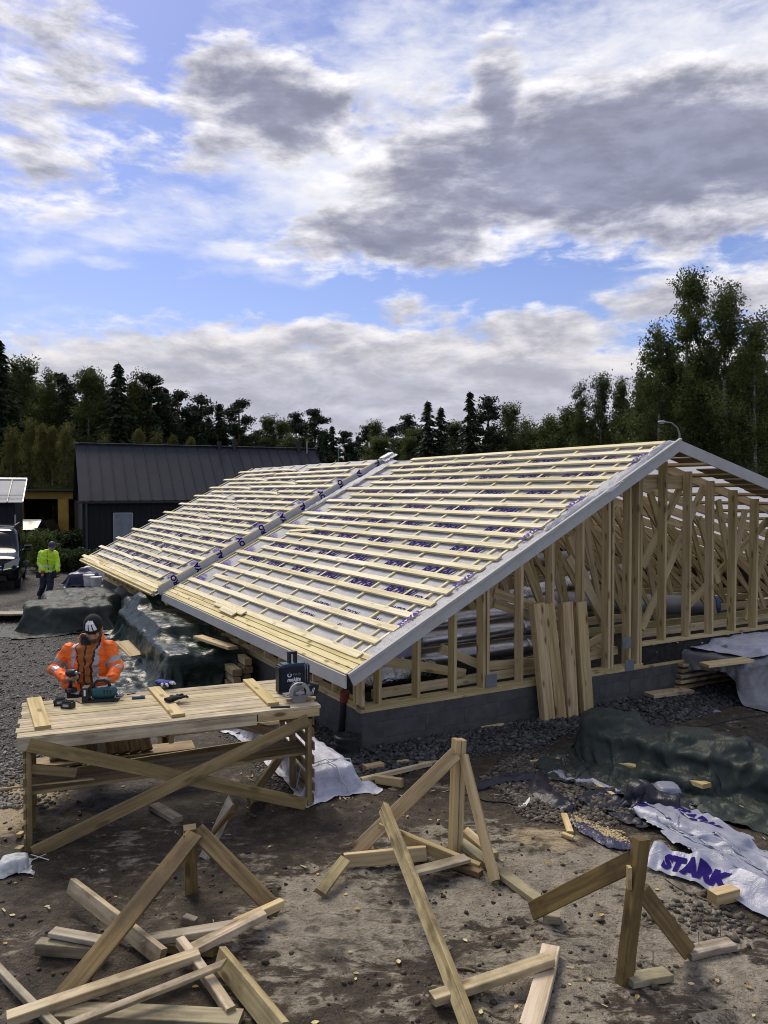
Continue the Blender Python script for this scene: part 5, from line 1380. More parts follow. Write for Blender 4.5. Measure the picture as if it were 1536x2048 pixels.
gb('board', 'slender split board crossing the front of the left heap', (130, 2052), .10, (448, 1928), .17, .045, .035, 'worn', (.2, -.3, .9), cat='board', cut1=.03)
gb('board', 'wide flat board at the very bottom of the left heap', (118, 2024), .035, (482, 2040), .035, .14, .045, 'greyed', cat='board')
gb('timber', 'pale timber on edge running out of the heap to the bottom right', (440, 1915), .10, (566, 2070), .08, .05, .14, 'worn', (.25, .12, .95))
gb('timber', 'narrow pale timber slanting down in the middle of the heap', (360, 1882), .13, (462, 2024), .06, .06, .06, 'worn')
gb('timber', 'narrow grey lath lying across the bottom left corner', (-6, 1934), .05, (118, 2060), .04, .045, .045, 'greyed')
gb('timber', 'short dark end of timber under the narrow pale timber', (318, 1890), .04, (430, 1900), .04, .08, .06, 'oldbrown')
gb('timber', 'half buried pale off-cut behind the rounded timber end', (368, 1838), .06, (392, 1846), .05, .06, .06, 'greyed')

# --- trestle B, middle
b0 = G(910, 1700, 0); yB = b0.y
tr = thing('braced_stake', 'tall upright stake of two boards with a left and a right brace, mid foreground', 'stake', b0)
top = D(918, 1478, yB+.05)
up_ = V((.45, -1, 0))
pt('post', b0+V((-.022, 0, -.04)), top+V((-.022, 0, 0)), .045, .095, 'plank', tr, up_)
pt('post', b0+V((.026, .012, -.04)), top+V((.026, .012, -.006)), .045, .095, 'stud', tr, up_)
a, e = D(912, 1507, yB-.02), G(712, 1702, .04)
pt('brace', a, e, .028, .12, 'plank', tr, facing(a, e, .25))
a, e = D(927, 1512, yB), G(990, 1762, .03)
pt('brace', a, e, .045, .09, 'plank', tr, V((.5, -.75, .1)))
nail(tr, D(912, 1508, yB-.06), .004, (-.03, -.02))
a, e = D(768, 1618, yB-.13), GH(946, 2072, .05)
lp = tag(beam('prop_timber', a+(a-e).normalized()*.01, e, .05, .105, M['worn'], None, V((.45, -.35, .8)), ch=.004, seg=4, bow=.008, cut0=.004), 'long worn timber leaning on the left brace and running towards the viewer', 'timber')
for (px, py) in ((764, 1622), (786, 1640), (794, 1672)): nail(lp, D(px, py, yB-.16), .03, (-.015, .0))
a, e = D(758, 1655, yB-.06), GH(958, 1738, .03)
tag(beam('timber', a, e, .05, .10, M['plank'], None, (.1, -.2, 1), ch=.004), 'board slanting from the left brace down to the foot of the tall stake', 'timber')
gb('board', 'wide board on edge lying behind the long leaning timber', (688, 1722), .06, (852, 1706), .06, .045, .12, 'plank', cat='board')
gb('board', 'short block leaning at the left end of the board on edge', (640, 1786), .05, (690, 1720), .12, .09, .045, 'worn', (.3, -.3, .9), cat='board')
gb('board', 'mouldy spotted flat board beside the foot of the tall stake', (826, 1744), .10, (934, 1716), .11, .12, .028, 'greyed', cat='board')
gb('timber', 'light grey timber lying from the tall stake towards the right', (920, 1684), .03, (1084, 1806), .03, .10, .05, 'greyed')
gb('board', 'short pale rounded board behind the right brace', (932, 1664), .05, (988, 1712), .05, .09, .05, 'worn', cat='board')
gb('timber', 'dark stub below the slanting board beside the tall stake', (905, 1728), .03, (962, 1748), .03, .07, .05, 'oldbrown')

# --- stake C, right
b0 = G(1246, 1966, 0); yC = b0.y
sc_ = thing('braced_stake', 'upright brown stake with marked top and two low braces at the right', 'stake', b0)
top = D(1283, 1676, yC+.02)
pt('post', b0-V((0, 0, .05)), top, .095, .07, 'oldbrown', sc_, (.55, -1, .1), seg=4)
a, e = D(1266, 1722, yC+.04), G(1064, 1822, .05)
pt('brace', a, e, .03, .125, 'oldbrown', sc_, facing(a, e, .2))
a, e = D(1284, 1782, yC+.10), G(1378, 1904, .05)
pt('brace', a, e, .03, .115, 'oldbrown', sc_, facing(a, e, -.3))
b = B(); b.box(D(1258, 1755, yC-.02), (.012, .02, .07)); b.build('cleat', M['plank'], sc_, False)
f1 = gb('foot_board', 'flat grey board with two upright nails at the foot of the right stake', (1256, 1962), .03, (1336, 1948), .03, .11, .045, 'greyed', cat='board')
f2 = gb('foot_board', 'flat grey board with two upright nails at the end of the right brace', (1374, 1908), .03, (1464, 1888), .03, .11, .045, 'greyed', cat='board')
for (px, py, f) in ((1270, 1946, f1), (1306, 1930, f1), (1398, 1890, f2), (1441, 1872, f2)):
    p = G(px, py, .05); nail(f, p, .085, (R.uniform(-.006, .006), .004))
gb('foot_board', 'dark stub under the lower end of the left brace of the right stake', (1086, 1834), .03, (1120, 1836), .03, .10, .06, 'greyed', cat='board')
nail(f1, G(1083, 1806, .03), .075)
# --- pair of boards at the bottom centre
gb('timber', 'timber with sawn ends lying under the long leaning timber at the bottom', (864, 1998), .05, (1102, 1918), .11, .095, .05, 'worn')
gb('board', 'board with a jagged lower end at the bottom right of centre', (1102, 1896), .045, (1058, 2062), .045, .12, .045, 'worn', cat='board', cut1=.02)
gb('timber', 'tiny stick on the mud by the jagged board', (916, 1936), .01, (950, 1942), .01, .015, .012, 'greyed')
# thin wire lying across the clay
b = B(); b.tube([G(1330+q*22, 1758+q*12+4*math.sin(q), .006) for q in range(11)], .0035, 6)
tag(b.build('wire', M['black'], None, True), 'thin dark wire lying across the clay at the lower right', 'wire')
b = B(); b.tube([G(960+q*14, 1598+q*2.2+2*math.sin(q*1.3), .008) for q in range(9)], .007, 6)
tag(b.build('cord', M['black'], None, True), 'dark cord on the mud behind the tall stake', 'cord')
# ================================================================ HOUSES BEHIND
def standing_seam_house():
    D1 = 42.0; zr = CAM_H+(982.4-888)/FOC*D1
    ax = V((.913, .407, 0)).normalized(); pr = V((.407, -.913, 0)).normalized()
    r0 = V(((151-768)/FOC*D1, D1, zr)); Lh = 13.5; e_ = 3.45; ze = 2.62
    h = thing('dark_house', 'black house with a dark standing seam metal roof behind the timber building', 'house', (r0.x, r0.y, 0), yaw(ax))
    M['seam'] = plain('dark seamed steel', (.040, .041, .051), .6, 0., nscale=.6, namp=.14, spec=.10)
    M['blackwall'] = plain('black boarded wall', (.007, .008, .010), .7, nscale=3, namp=.3)
    def rp(u, v, off=0.): # u along the ridge, v 0..1 down the slope
        n = (pr*(zr-ze)+V((0, 0, e_))).normalized()
        return r0+ax*u+pr*(e_*v)+V((0, 0, -(zr-ze)*v))+n*off
    rf = put('roof', None, h, WM[h])
    n = 23; wd = Lh/n; sl = (rp(0, 1)-rp(0, 0)).length
    nrm = (pr*(zr-ze)+V((0, 0, e_))).normalized()
    for k in range(n):
        beam('roof_panel', rp((k+.5)*wd, 0, 0), rp((k+.5)*wd, 1.0, 0), wd-.012, .02, 'seam', rf, nrm, ch=0)
        beam('seam_rib', rp((k+1)*wd-.0, 0, .03), rp((k+1)*wd-.0, 1.0, .03), .03, .055, 'black' if False else 'seam', rf, nrm, ch=0)
    beam('ridge_cap', rp(-.1, 0, .05)+V((0, 0, .02)), rp(Lh+.1, 0, .05)+V((0, 0, .02)), .3, .03, plain('grey ridge cap', (.14, .14, .16), .4, .4), rf)
    beam('gutter', rp(-.1, 1.02, -.03), rp(Lh, 1.02, -.03), .12, .10, 'black', h)
    # far slope
    b = B(); q = [rp(0, 0), rp(Lh, 0), rp(Lh, 0)-pr*e_+V((0, 0, -(zr-ze))), rp(0, 0)-pr*e_+V((0, 0, -(zr-ze)))]
    b.add(q+[v-V((0, 0, .06)) for v in q], [(0, 1, 2, 3), (7, 6, 5, 4), (0, 3, 7, 4), (1, 5, 6, 2)]); b.build('back_roof', M['seam'], rf)
    b = B(); a0 = [r0+ax*.25+pr*(e_-.35), r0+ax*(Lh-.25)+pr*(e_-.35), r0+ax*(Lh-.25)-pr*(e_-.35), r0+ax*.25-pr*(e_-.35)]
    a0 = [V((v.x, v.y, 0)) for v in a0]; tp = [v+V((0, 0, ze+.15)) for v in a0]
    gl = r0+ax*.25; gl2 = r0+ax*(Lh-.25); gl.z = gl2.z = zr-.12
    b.add(a0+tp+[gl, gl2], [(0, 1, 5, 4), (1, 2, 6, 5), (2, 3, 7, 6), (3, 0, 4, 7), (4, 8, 7), (5, 6, 9), (4, 5, 9, 8), (8, 9, 6, 7)]); b.build('wall', M['blackwall'], h)
    fw = r0+pr*(e_-.35)
    for k in range(46):
        p = fw+ax*(.3+k*.28); p.z = 0
        beam('wall_board', p+pr*.012, p+pr*.012+V((0, 0, ze)), .25, .024, 'blackwall', h, pr, ch=0)
    # pale blind window, reflections painted into the pane colour
    wx = VP(246, 1056, fw, ax); u0 = (wx-fw).dot(ax)
    wf = put('window', None, h, WM[h])
    c0 = V((fw.x, fw.y, 0))+ax*u0
    M['sheen'] = plain('pale window blind', (.22, .24, .265), .35, nscale=2, namp=.2, spec=.6)
    beam('pane', c0+pr*.05+V((0, 0, .55)), c0+pr*.05+V((0, 0, 1.95)), .84, .02, 'sheen', wf, pr, ch=0)
    for s in (-1, 1): beam('frame', c0+ax*(s*.45)+pr*.06+V((0, 0, .5)), c0+ax*(s*.45)+pr*.06+V((0, 0, 2.0)), .06, .05, 'silver', wf, pr, ch=0)
    for z in (.52, 1.98): beam('frame', c0-ax*.42+pr*.06+V((0, 0, z)), c0+ax*.42+pr*.06+V((0, 0, z)), .05, .06, 'silver', wf, (0, 0, 1), ch=0)
    cpt = V((fw.x, fw.y, 0))+ax*.35+pr*.35
    b = B(); b.tube([cpt, cpt+V((0, 0, ze))], .05, 10); b.build('downpipe', plain('grey downpipe', (.05, .06, .07), .5), h)
    for (px, hh, rr) in ((437, .35, .10), (467, .5, .12), (595, .5, .13)):
        w_ = px_dir(px, 905); k = (r0.x*w_.y-r0.y*w_.x)/(ax.y*w_.x-ax.x*w_.y) if abs(ax.y*w_.x-ax.x*w_.y) > 1e-6 else 6
        base = rp(k, .06); vp = put('vent_pipe', None, h, WM[h])
        b = B(); b.tube([base-V((0, 0, .3)), base+V((0, 0, hh))], rr, 14); b.build('pipe', M['black'], vp)
        b = B(); b.tube([base+V((0, 0, hh)), base+V((0, 0, hh+.14))], rr*1.35, 14); b.build('cowl', M['black'], vp)
    base = rp(Lh-.6, .1); b = B(); b.tube([base, base+V((0, 0, .75))], .03, 8); b.build('aerial_pole', M['silver'], h)
standing_seam_house()
def shed():
    D0 = 36.0; a = D(-60, 962, D0); b_ = D(54, 962, D0); ax = V((.93, .36, 0)).normalized(); pr = V((.36, -.93, 0)).normalized()
    h = thing('garage', 'black garage with a pale reflecting metal roof at the left edge', 'garage', (a.x, a.y, 0), yaw(ax))
    W = 6.5; r0 = V((b_.x, b_.y, CAM_H+(982.4-962)/FOC*D0+.05)); dz = 1.0; e_ = 3.0
    M['zincroof'] = plain('pale zinc roof', (.30, .31, .33), .6, 0., nscale=1, namp=.15, spec=.1)
    rf = put('roof', None, h, WM[h]); n = (pr*dz+V((0, 0, e_))).normalized()
    for k in range(11):
        q = r0-ax*(.3+.6*k)
        beam('roof_panel', q, q+pr*e_-V((0, 0, dz)), .585, .03, 'zincroof', rf, n, ch=0)
        q2 = r0-ax*(.6*k)+n*.03; beam('seam_rib', q2, q2+pr*e_-V((0, 0, dz)), .04, .05, 'black' if k else 'silver', rf, n, ch=0)
    beam('ridge_cap', r0+n*.05, r0-ax*W+n*.05, .2, .04, 'silver', rf, n, ch=0)
    q = r0+pr*e_*.8-V((0, 0, dz*.8))+n*.12; beam('snow_rail', q, q-ax*W, .03, .03, 'silver', h, ch=0)
    b = B(); w0 = r0+pr*(e_-.5)-ax*.35
    c4 = [w0, w0-ax*W, w0-ax*W-pr*5, w0-pr*5]; c4 = [V((v.x, v.y, 0)) for v in c4]; t4 = [v+V((0, 0, 2.72)) for v in c4]
    b.add(c4+t4, [(1, 0, 4, 5), (0, 3, 7, 4), (3, 2, 6, 7), (2, 1, 5, 6), (4, 7, 6, 5)]); b.build('wall', M['blackwall'], h)
    for k in range(20): p = V((w0.x, w0.y, 0))-ax*(.15+.3*k)+pr*.012; beam('wall_board', p, p+V((0, 0, 2.68)), .27, .024, 'blackwall', h, pr, ch=0)
    p = V((w0.x, w0.y, 0))-ax*1.9+pr*.04; beam('garage_door', p, p+V((0, 0, 1.75)), 2.2, .03, 'black', h, pr, ch=0)
    p = V((w0.x, w0.y, 1.55))-ax*.2+pr*.06; b = B(); b.box(p, (.05, .05, .09), None, .02); b.build('wall_lamp', M['white'], h)
    p = V((w0.x, w0.y, 0))+ax*.02+pr*.06; b = B(); b.tube([p, p+V((0, 0, 2.1))], .035, 8); b.build('downpipe', M['silver'], h)
shed()
def ochre():
    D0 = 47.0; ax = V((1, .1, 0)).normalized(); pr = V((.1, -1, 0)).normalized()
    h = thing('ochre_outbuilding', 'ochre yellow outbuilding with an open carport left of the black house', 'outbuilding', (D(95, 1000, D0).x, D0, 0), yaw(ax))
    M['ochre'] = plain('ochre boards', (.34, .20, .035), .75, nscale=3, namp=.18)
    a = D(36, 1000, D0); e = D(145, 1000, D0); a.z = e.z = 0; L = (e-a).length
    zt = CAM_H-(983-982.4)/FOC*D0; zb = CAM_H-(998-982.4)/FOC*D0
    beam('roof', a+V((0, 0, zt+.08))-ax*.3-pr*2, a+V((0, 0, zt+.08))+ax*(L+.2)-pr*2, 5.2, .10, plain('dark roof edge', (.03, .03, .035), .6), h)
    beam('lintel', a+V((0, 0, (zt+zb)/2)), a+ax*L+V((0, 0, (zt+zb)/2)), .12, zt-zb, 'ochre', h)
    for (x0, x1) in ((117, 136), (40, 47)):
        q = D((x0+x1)/2, 1000, D0-.02); q.z = 0; beam('post', q, q+V((0, 0, zb)), (x1-x0)/FOC*D0, .2, 'ochre', h, pr)
    b = B(); c4 = [a-pr*4, a+ax*L-pr*4]; b.add([c4[0], c4[1], c4[1]+V((0, 0, zt)), c4[0]+V((0, 0, zt))], [(0, 1, 2, 3)]); b.add([a+ax*L, c4[1], c4[1]+V((0, 0, zt)), a+ax*L+V((0, 0, zt))], [(0, 1, 2, 3)]); b.add([a, c4[0], c4[0]+V((0, 0, zt)), a+V((0, 0, zt))], [(3, 2, 1, 0)])
    b.build('wall', plain('brown inner wall', (.06, .035, .012), .8), h)
    # car standing in the carport
    M['carpaint'] = plain('dark car paint', (.010, .011, .013), .10, spec=.12)
    q = D(75, 1050, D0-1.2); q.z = 0
    c = thing('parked_car', 'dark car standing in the open ochre carport', 'car', q, 0)
    def lb(name, vs, fs, mat): return put(name, mesh(name, vs, fs, M[mat], False), c, WM[c])
    prof = [(-.88, .3), (-.9, .75), (-.82, .95), (-.62, 1.42), (.62, 1.42), (.82, .95), (.9, .75), (.88, .3)]
    vs = [(x, -2.0*(.95 if z > 1 else 1)+(0 if z < 1 else 1.0), z) for x, z in prof]+[(x, 2.0-(0 if z < 1 else .6), z) for x, z in prof]; nn = len(prof)
    lb('body', vs, [tuple(range(nn)), tuple(range(2*nn-1, nn-1, -1))]+[(i, (i+1) % nn, nn+(i+1) % nn, nn+i) for i in range(nn)], 'carpaint')
    lb('windscreen', [(-.72, -1.28, 1.0), (.72, -1.28, 1.0), (.58, -.93, 1.38), (-.58, -.93, 1.38)], [(0, 1, 2, 3)], 'navy')
    lb('roof_rail', [(-.6, -.9, 1.43), (.6, -.9, 1.43), (.6, -.84, 1.47), (-.6, -.84, 1.47)], [(0, 1, 2, 3)], 'white')
    for s in (-1, 1): lb('headlight', [(s*.45, -2.02, .66), (s*.85, -2.02, .70), (s*.85, -2.01, .82), (s*.5, -2.01, .80)], [(0, 1, 2, 3)], 'white')
    lb('number_plate', [(-.26, -2.02, .42), (.26, -2.02, .42), (.26, -2.02, .53), (-.26, -2.02, .53)], [(0, 1, 2, 3)], 'white')
    for s in (-1, 1):
        for y in (-1.3, 1.3):
            b = B(); b.tube([(s*.72, y, .32), (s*.9, y, .32)], .32, 18); local(c, 'wheel', b, 'blackrub')
ochre()
# ---------------------------------------------------------------- van at the left edge
def van():
    p = G(-30, 1186, 0); rz = math.radians(22)
    c = thing('parked_van', 'black van parked at the left edge with its front towards the viewer', 'van', (p.x-.9, p.y+2.3, 0), rz)
    M['vanpaint'] = plain('black car paint', (.006, .006, .008), .10, spec=.16); 
    M['vanglass'] = plain('dark glass', (.012, .013, .015), .06, spec=.14)
    M['chrome'] = plain('chrome strip', (.6, .6, .62), .15, 1.0)
    M['lamp'] = plain('headlamp glass', (.20, .21, .22), .15, .3)
    # sections along y (front at -y): y, half width at sill, at belt, at roof, z sill, belt, roof
    sec = [(-2.50, .80, .82, .70, .42, .62, .66), (-2.44, .90, .92, .80, .30, .72, .92), (-2.25, .95, .96, .86, .28, .86, 1.04), (-1.75, .96, .965, .88, .28, 1.0, 1.14), (-1.45, .96, .965, .84, .28, 1.04, 1.24),
           (-.85, .965, .965, .80, .28, 1.06, 1.66), (-.45, .965, .965, .80, .28, 1.08, 1.88), (.2, .965, .965, .82, .28, 1.08, 1.93), (2.2, .965, .965, .82, .28, 1.1, 1.92), (2.5, .94, .94, .80, .32, 1.1, 1.88)]
    vs = []; fs = []
    for (y, a, b_, r_, z0, z1, z2) in sec:
        half = [(a*.93, z0), (a, z0+.08), (b_, z1*.75), (b_, z1), (r_+(b_-r_)*.25, z1+(z2-z1)*.78), (r_*.88, z2-.015), (r_*.5, z2+.02)]
        vs += [(x, y, z) for x, z in half]+[(-x, y, z) for x, z in reversed(half)]
    n = 14
    for i in range(len(sec)-1):
        for j in range(n): fs.append((i*n+j, (i+1)*n+j, (i+1)*n+(j+1) % n, i*n+(j+1) % n))
    fs += [tuple(range(n)), tuple(range(len(sec)*n-1, (len(sec)-1)*n-1, -1))]
    o = put('body', mesh('body', vs, fs, M['vanpaint'], True), c, WM[c]); md = o.modifiers.new('s', 'SUBSURF'); md.levels = 2; md.render_levels = 2
    def q(name, pts, mat, par=c):
        nrm = (V(pts[1])-V(pts[0])).cross(V(pts[2])-V(pts[0])).normalized()*.02
        k = len(pts); b = B(); b.add([V(x) for x in pts]+[V(x)-nrm for x in pts], [tuple(range(k)), tuple(range(2*k-1, k-1, -1))]+[(i, i+k, (i+1) % k+k, (i+1) % k) for i in range(k)])
        return put(name, mesh(name, b.v, b.f, M[mat]), par, WM[c])
    q('windscreen', [(-.80, -1.46, 1.20), (.80, -1.46, 1.20), (.70, -.63, 1.80), (-.70, -.63, 1.80)], 'vanglass')
    for s in (1, -1):
        f = lambda L: L if s > 0 else list(reversed(L))
        q('side_window', f([(s*.955, -.95, 1.14), (s*.955, .15, 1.14), (s*.86, .15, 1.68), (s*.86, -.50, 1.68)]), 'vanglass')
        q('side_window', f([(s*.955, .25, 1.14), (s*.955, 2.2, 1.14), (s*.86, 2.2, 1.68), (s*.86, .25, 1.68)]), 'vanglass')
        q('headlight', f([(s*.50, -2.53, .70), (s*.90, -2.42, .78), (s*.94, -2.20, 1.0), (s*.84, -2.36, 1.0), (s*.52, -2.50, .86)]), 'lamp')
        q('headlight_edge', f([(s*.48, -2.54, .665), (s*.91, -2.43, .745), (s*.915, -2.41, .775), (s*.485, -2.535, .70)]), 'chrome')
        q('fog_lamp', f([(s*.62, -2.53, .42), (s*.85, -2.46, .42), (s*.85, -2.46, .50), (s*.62, -2.53, .50)]), 'vanglass')
        mi = put('wing_mirror', None, c, WM[c])
        b = B(); b.box((s*1.12, -1.02, 1.24), (.11, .07, .10), None, .04); b.tube([(s*.95, -1.0, 1.17), (s*1.06, -1.0, 1.2)], .03, 8); put('mirror_shell', mesh('mirror_shell', b.v, b.f, M['black']), mi, WM[c])
        b = B(); b.box((s*1.12, -1.095, 1.27), (.08, .004, .04)); put('indicator', mesh('indicator', b.v, b.f, M['vanpaint']), mi, WM[c])
        for y in (-1.62, 1.5):
            w_ = put('wheel', None, c, WM[c])
            b = B(); b.tube([(s*.70, y, .33), (s*.73, y, .34), (s*.93, y, .34), (s*.955, y, .33)], [.30, .335, .335, .29], 24); put('tyre', mesh('tyre', b.v, b.f, M['blackrub'], False), w_, WM[c])
            b = B(); b.tube([(s*.945, y, .33), (s*.962, y, .33)], .21, 20); put('rim', mesh('rim', b.v, b.f, M['silver']), w_, WM[c])
    g_ = put('grille', None, c, WM[c])
    q('grille_panel', [(-.44, -2.56, .60), (.44, -2.56, .60), (.46, -2.535, .90), (-.46, -2.535, .90)], 'black', g_)
    for z in (.68, .78): q('grille_bar', [(-.44, -2.575, z), (.44, -2.575, z), (.44, -2.57, z+.028), (-.44, -2.57, z+.028)], 'chrome', g_)
    b = B(); disc(b, (0, -2.58, .75), .095, .02, 24, .075)
    for a in (PI/2, PI/2+2*PI/3, PI/2+4*PI/3):
        b.tube([(0, -2.58, .75), (.08*math.cos(a), -2.58, .75+.08*math.sin(a))], [.016, .006], 6)
    put('emblem', mesh('emblem', b.v, b.f, M['chrome']), g_, WM[c])
    q('bumper_intake', [(-.6, -2.545, .34), (.6, -2.545, .34), (.55, -2.56, .50), (-.55, -2.56, .50)], 'black')
    q('number_plate', [(-.26, -2.58, .50), (.26, -2.58, .50), (.26, -2.58, .60), (-.26, -2.58, .60)], 'silver')
    for s in (-.35, .25): b = B(); b.tube([(s, -1.50, 1.21), (s+.45, -1.40, 1.26)], .012, 6); put('wiper', mesh('wiper', b.v, b.f, M['black']), c, WM[c])
    for s in (-1, 1): b = B(); b.tube([(s*.70, -.2, 1.96), (s*.70, 2.2, 1.96)], .02, 8); put('roof_rail', mesh('roof_rail', b.v, b.f, M['silver']), c, WM[c])
van()
# ---------------------------------------------------------------- things behind the covered pallet
p = G(172, 1170, 0)
X = drape(36, 30, 2.0, 1.5, p.x, p.y, .2, [(p.x-.1, p.y, .2, .45, .3, .2, .3), (p.x-.05, p.y, .32, .16, .12, .26, .6)], seed=51, steps=90, squeeze=(.80, .8), jitter=.12)
tag(cloth_obj('tarpaulin_heap', X, M['bluefilm']), 'heap of dark blue tarpaulin behind the dull green covered pallet', 'tarpaulin')
for k, (px, py, h_, lab) in enumerate(((178, 1172, .34, 'white bucket left of the other, beside the dark blue heap'), (192, 1174, .30, 'white bucket right of the other, nearest the eave'))):
    o = G(px, py, 0); t_ = thing('bucket', lab, 'bucket', o)
    b = B(); b.tube([o, o+V((0, 0, h_))], [.15, .18], 20); b.build('shell', M['whitedirty'], t_, False)
    b = B(); b.tube([o+V((0, 0, h_)), o+V((0, 0, h_+.03))], [.19, .185], 20); b.build('lid', M['white'], t_, False)
    b = B(); b.tube([o+V((.19*math.cos(a), -.19*abs(math.sin(a))*.3-.16, h_-.1+.1*math.cos(a*1))) for a in np.linspace(-1.5, 1.5, 9)], .006, 6); b.build('handle', M['steel'], t_, True)
p = G(180, 1160, 0)
X = drape(30, 26, 1.5, 1.1, p.x+.1, p.y+.3, .1, [(p.x+.1, p.y+.5, .22, .45, .25, .22, .1)], seed=53, steps=60, squeeze=(.85, .85), jitter=.1)
tag(cloth_obj('film_covered_pile', X, M['whitedirty']), 'pale plastic covered pile behind the white buckets', 'film')
o = G(187, 1196, 0); t_ = thing('canister', 'small dark red canister beside the white buckets', 'canister', o)
b = B(); b.tube([o, o+V((0, 0, .28))], .12, 18); b.build('shell', M['darkcloth'], t_, False); b = B(); b.tube([o+V((0, 0, .28)), o+V((0, 0, .31))], .10, 18); b.build('lid', M['red'], t_, False)
p = G(196, 1222, 0)
X = drape(26, 22, 1.0, .8, p.x, p.y, .5, [(p.x, p.y, .1, .2, .15, .1, .2)], seed=55, steps=60, squeeze=(.78, .8), jitter=.1)
tag(cloth_obj('plastic_bag', X, M['film_white']), 'pale plastic bag between the green covered pallet and the grey tube', 'bag')
duct('pale grey tube leaning out from under the low eave', [G(196, 1216, .12), G(232, 1196, .42), G(246, 1178, .62)], .14, 'ductgrey', 2, 'drain_tube')
duct('short clear roll lying beside the glossy film', [G(262, 1222, .16), G(298, 1216, .18)], .13, 'whitedirty', 2, 'plastic_roll', end='duct')
for k in range(4):
    loose('stacked_board', ['lowest pale board in the stack at the left edge', 'dark red board, second from the bottom in the left edge stack', 'pale board above the dark red one in the left edge stack', 'top grey board in the stack at the left edge'][k], 'board', G(-60, 1228, .06+.045*k), G(66-2*k, 1226, .06+.045*k), .42, .04, ('whitedirty', 'red', 'whitedirty', 'greyed')[k])
loose('pine_board', 'short pale board at the foot of the dull green covered pallet', 'board', G(82, 1244, .08), G(96, 1266, .03), .14, .03, 'pine')
X = drape(30, 24, 2.4, 1.4, G(75, 1262, 0).x, G(75, 1262, 0).y, .2, [], z0=.1, seed=57, steps=50, squeeze=(.9, .9), jitter=.05)
tag(cloth_obj('film_scrap', X, M['tarp_green']), 'spread green film on the gravel before the dull green covered pallet', 'film')
# ---------------------------------------------------------------- street lamps
def lamp(label, px_pole, py_head, px_head, D0, py_arm):
    q = D(px_pole, 980, D0); zh = CAM_H+(982.4-py_head)/FOC*D0; za = CAM_H+(982.4-py_arm)/FOC*D0; dx = (px_head-px_pole)/FOC*D0
    t_ = thing('street_lamp', label, 'street lamp', (q.x, q.y, 0))
    M.setdefault('galv', plain('galvanised pole', (.22, .23, .23), .5, .6))
    b = B(); o = V((q.x, q.y, 0)); b.tube([o, o+V((0, 0, za-.5)), o+V((0, 0, za)), o+V((dx*.12, 0, za+(zh-za)*.55)), o+V((dx*.4, 0, zh-.02)), o+V((dx*.7, 0, zh))], [.08, .06, .055, .05, .045, .04], 12); b.build('pole', M['galv'], t_, True)
    b = B(); hd = o+V((dx*.84, 0, zh+.02)); s = abs(dx)*.2
    b.ball(hd, (s, .14, .085), 16, 8); b.build('lamp_head', M['silver'], t_, True)
    b = B(); b.ball(hd+V((0, 0, -.045)), (s*.75, .11, .05), 14, 6); b.build('lamp_glass', M['white'], t_, True)
lamp('street lamp with a bent arm rising behind the roof ridge at the right', 1358, 845, 1316, 42, 868)
lamp('small street lamp just left of the roof ridge seam', 786, 899, 770, 62, 908)
lamp('distant street lamp at the right end of the black house roof', 677, 889, 696, 66, 900)
# ================================================================ PEOPLE
def limb(b, pts, rad, n=14): b.tube(pts, rad, n); [b.ball(p, r if not hasattr(r, '__len__') else max(r), 12, 8) for p, r in zip(pts, rad)]; return b
def hand(b, wrist, direction, palm_n, curl=.5, s=1., side=1):
    """palm, four fingers of different lengths and a thumb from the side of the palm"""
    d = V(direction).normalized(); n = V(palm_n); n = (n-d*n.dot(d)).normalized(); x = d.cross(n)*side
    w_ = V(wrist); pc = w_+d*.055*s
    b.tube([w_-d*.02, w_+d*.02*s, w_+d*.06*s, w_+d*.095*s], [(.024*s, .020*s), (.034*s, .018*s), (.041*s, .017*s), (.038*s, .014*s)], 12, ref=x)
    for q, (off, L) in enumerate(((-.030, .062), (-.010, .074), (.010, .078), (.029, .070))):
        a = w_+d*.085*s+x*off*s; p = a; dirn = d.copy(); pts = [a-d*.02]; 
        for j, f in enumerate((.45, .32, .23)):
            dirn = (Matrix.Rotation(curl*(.7+.35*j), 3, x*-side) @ dirn).normalized(); p = p+dirn*L*f*s; pts.append(p)
        b.tube(pts, [.0095*s, .0095*s, .0085*s, .007*s], 8)
    t0 = w_+d*.03*s+x*.034*s; t1 = t0+(d*.5+x*.75+n*.3).normalized()*.035*s; t2 = t1+(d*.9+n*.45).normalized()*.03*s
    b.tube([w_+d*.025*s+x*.015*s, t0, t1, t2], [.014*s, .0125*s, .0105*s, .008*s], 8)
def head_geo(b, c, fwd, s=1.):
    """skull, jaw, nose, brows, ears, chin; fwd = where the face points"""
    f = V(fwd).normalized(); up = V((0, 0, 1)); r = f.cross(up).normalized(); u = r.cross(f)
    R3 = Matrix((r, f, u)).transposed()
    def P_(x, y, z): return V(c)+R3 @ V((x*s, y*s, z*s))
    b.ball(P_(0, -.012, .02), (.076*s, .096*s, .10*s), 20, 14, R3)
    b.ball(P_(0, .030, -.055), (.058*s, .066*s, .072*s), 18, 12, R3)
    b.ball(P_(0, .070, -.098), (.026*s, .022*s, .02*s), 12, 8, R3)
    b.tube([P_(0, .082, .01), P_(0, .104, -.022), P_(0, .112, -.038)], [.011*s, .014*s, .017*s], 10)
    b.ball(P_(0, .080, -.072), (.028*s, .014*s, .010*s), 12, 8, R3)
    for q in (-1, 1):
        b.ball(P_(q*.030, .078, .022), (.024*s, .012*s, .010*s), 10, 8, R3); b.ball(P_(q*.042, .066, -.025), (.024*s, .02*s, .022*s), 10, 8, R3)
        b.ball(P_(q*.078, -.008, -.012), (.012*s, .022*s, .034*s), 10, 8, R3)
    return R3, P_
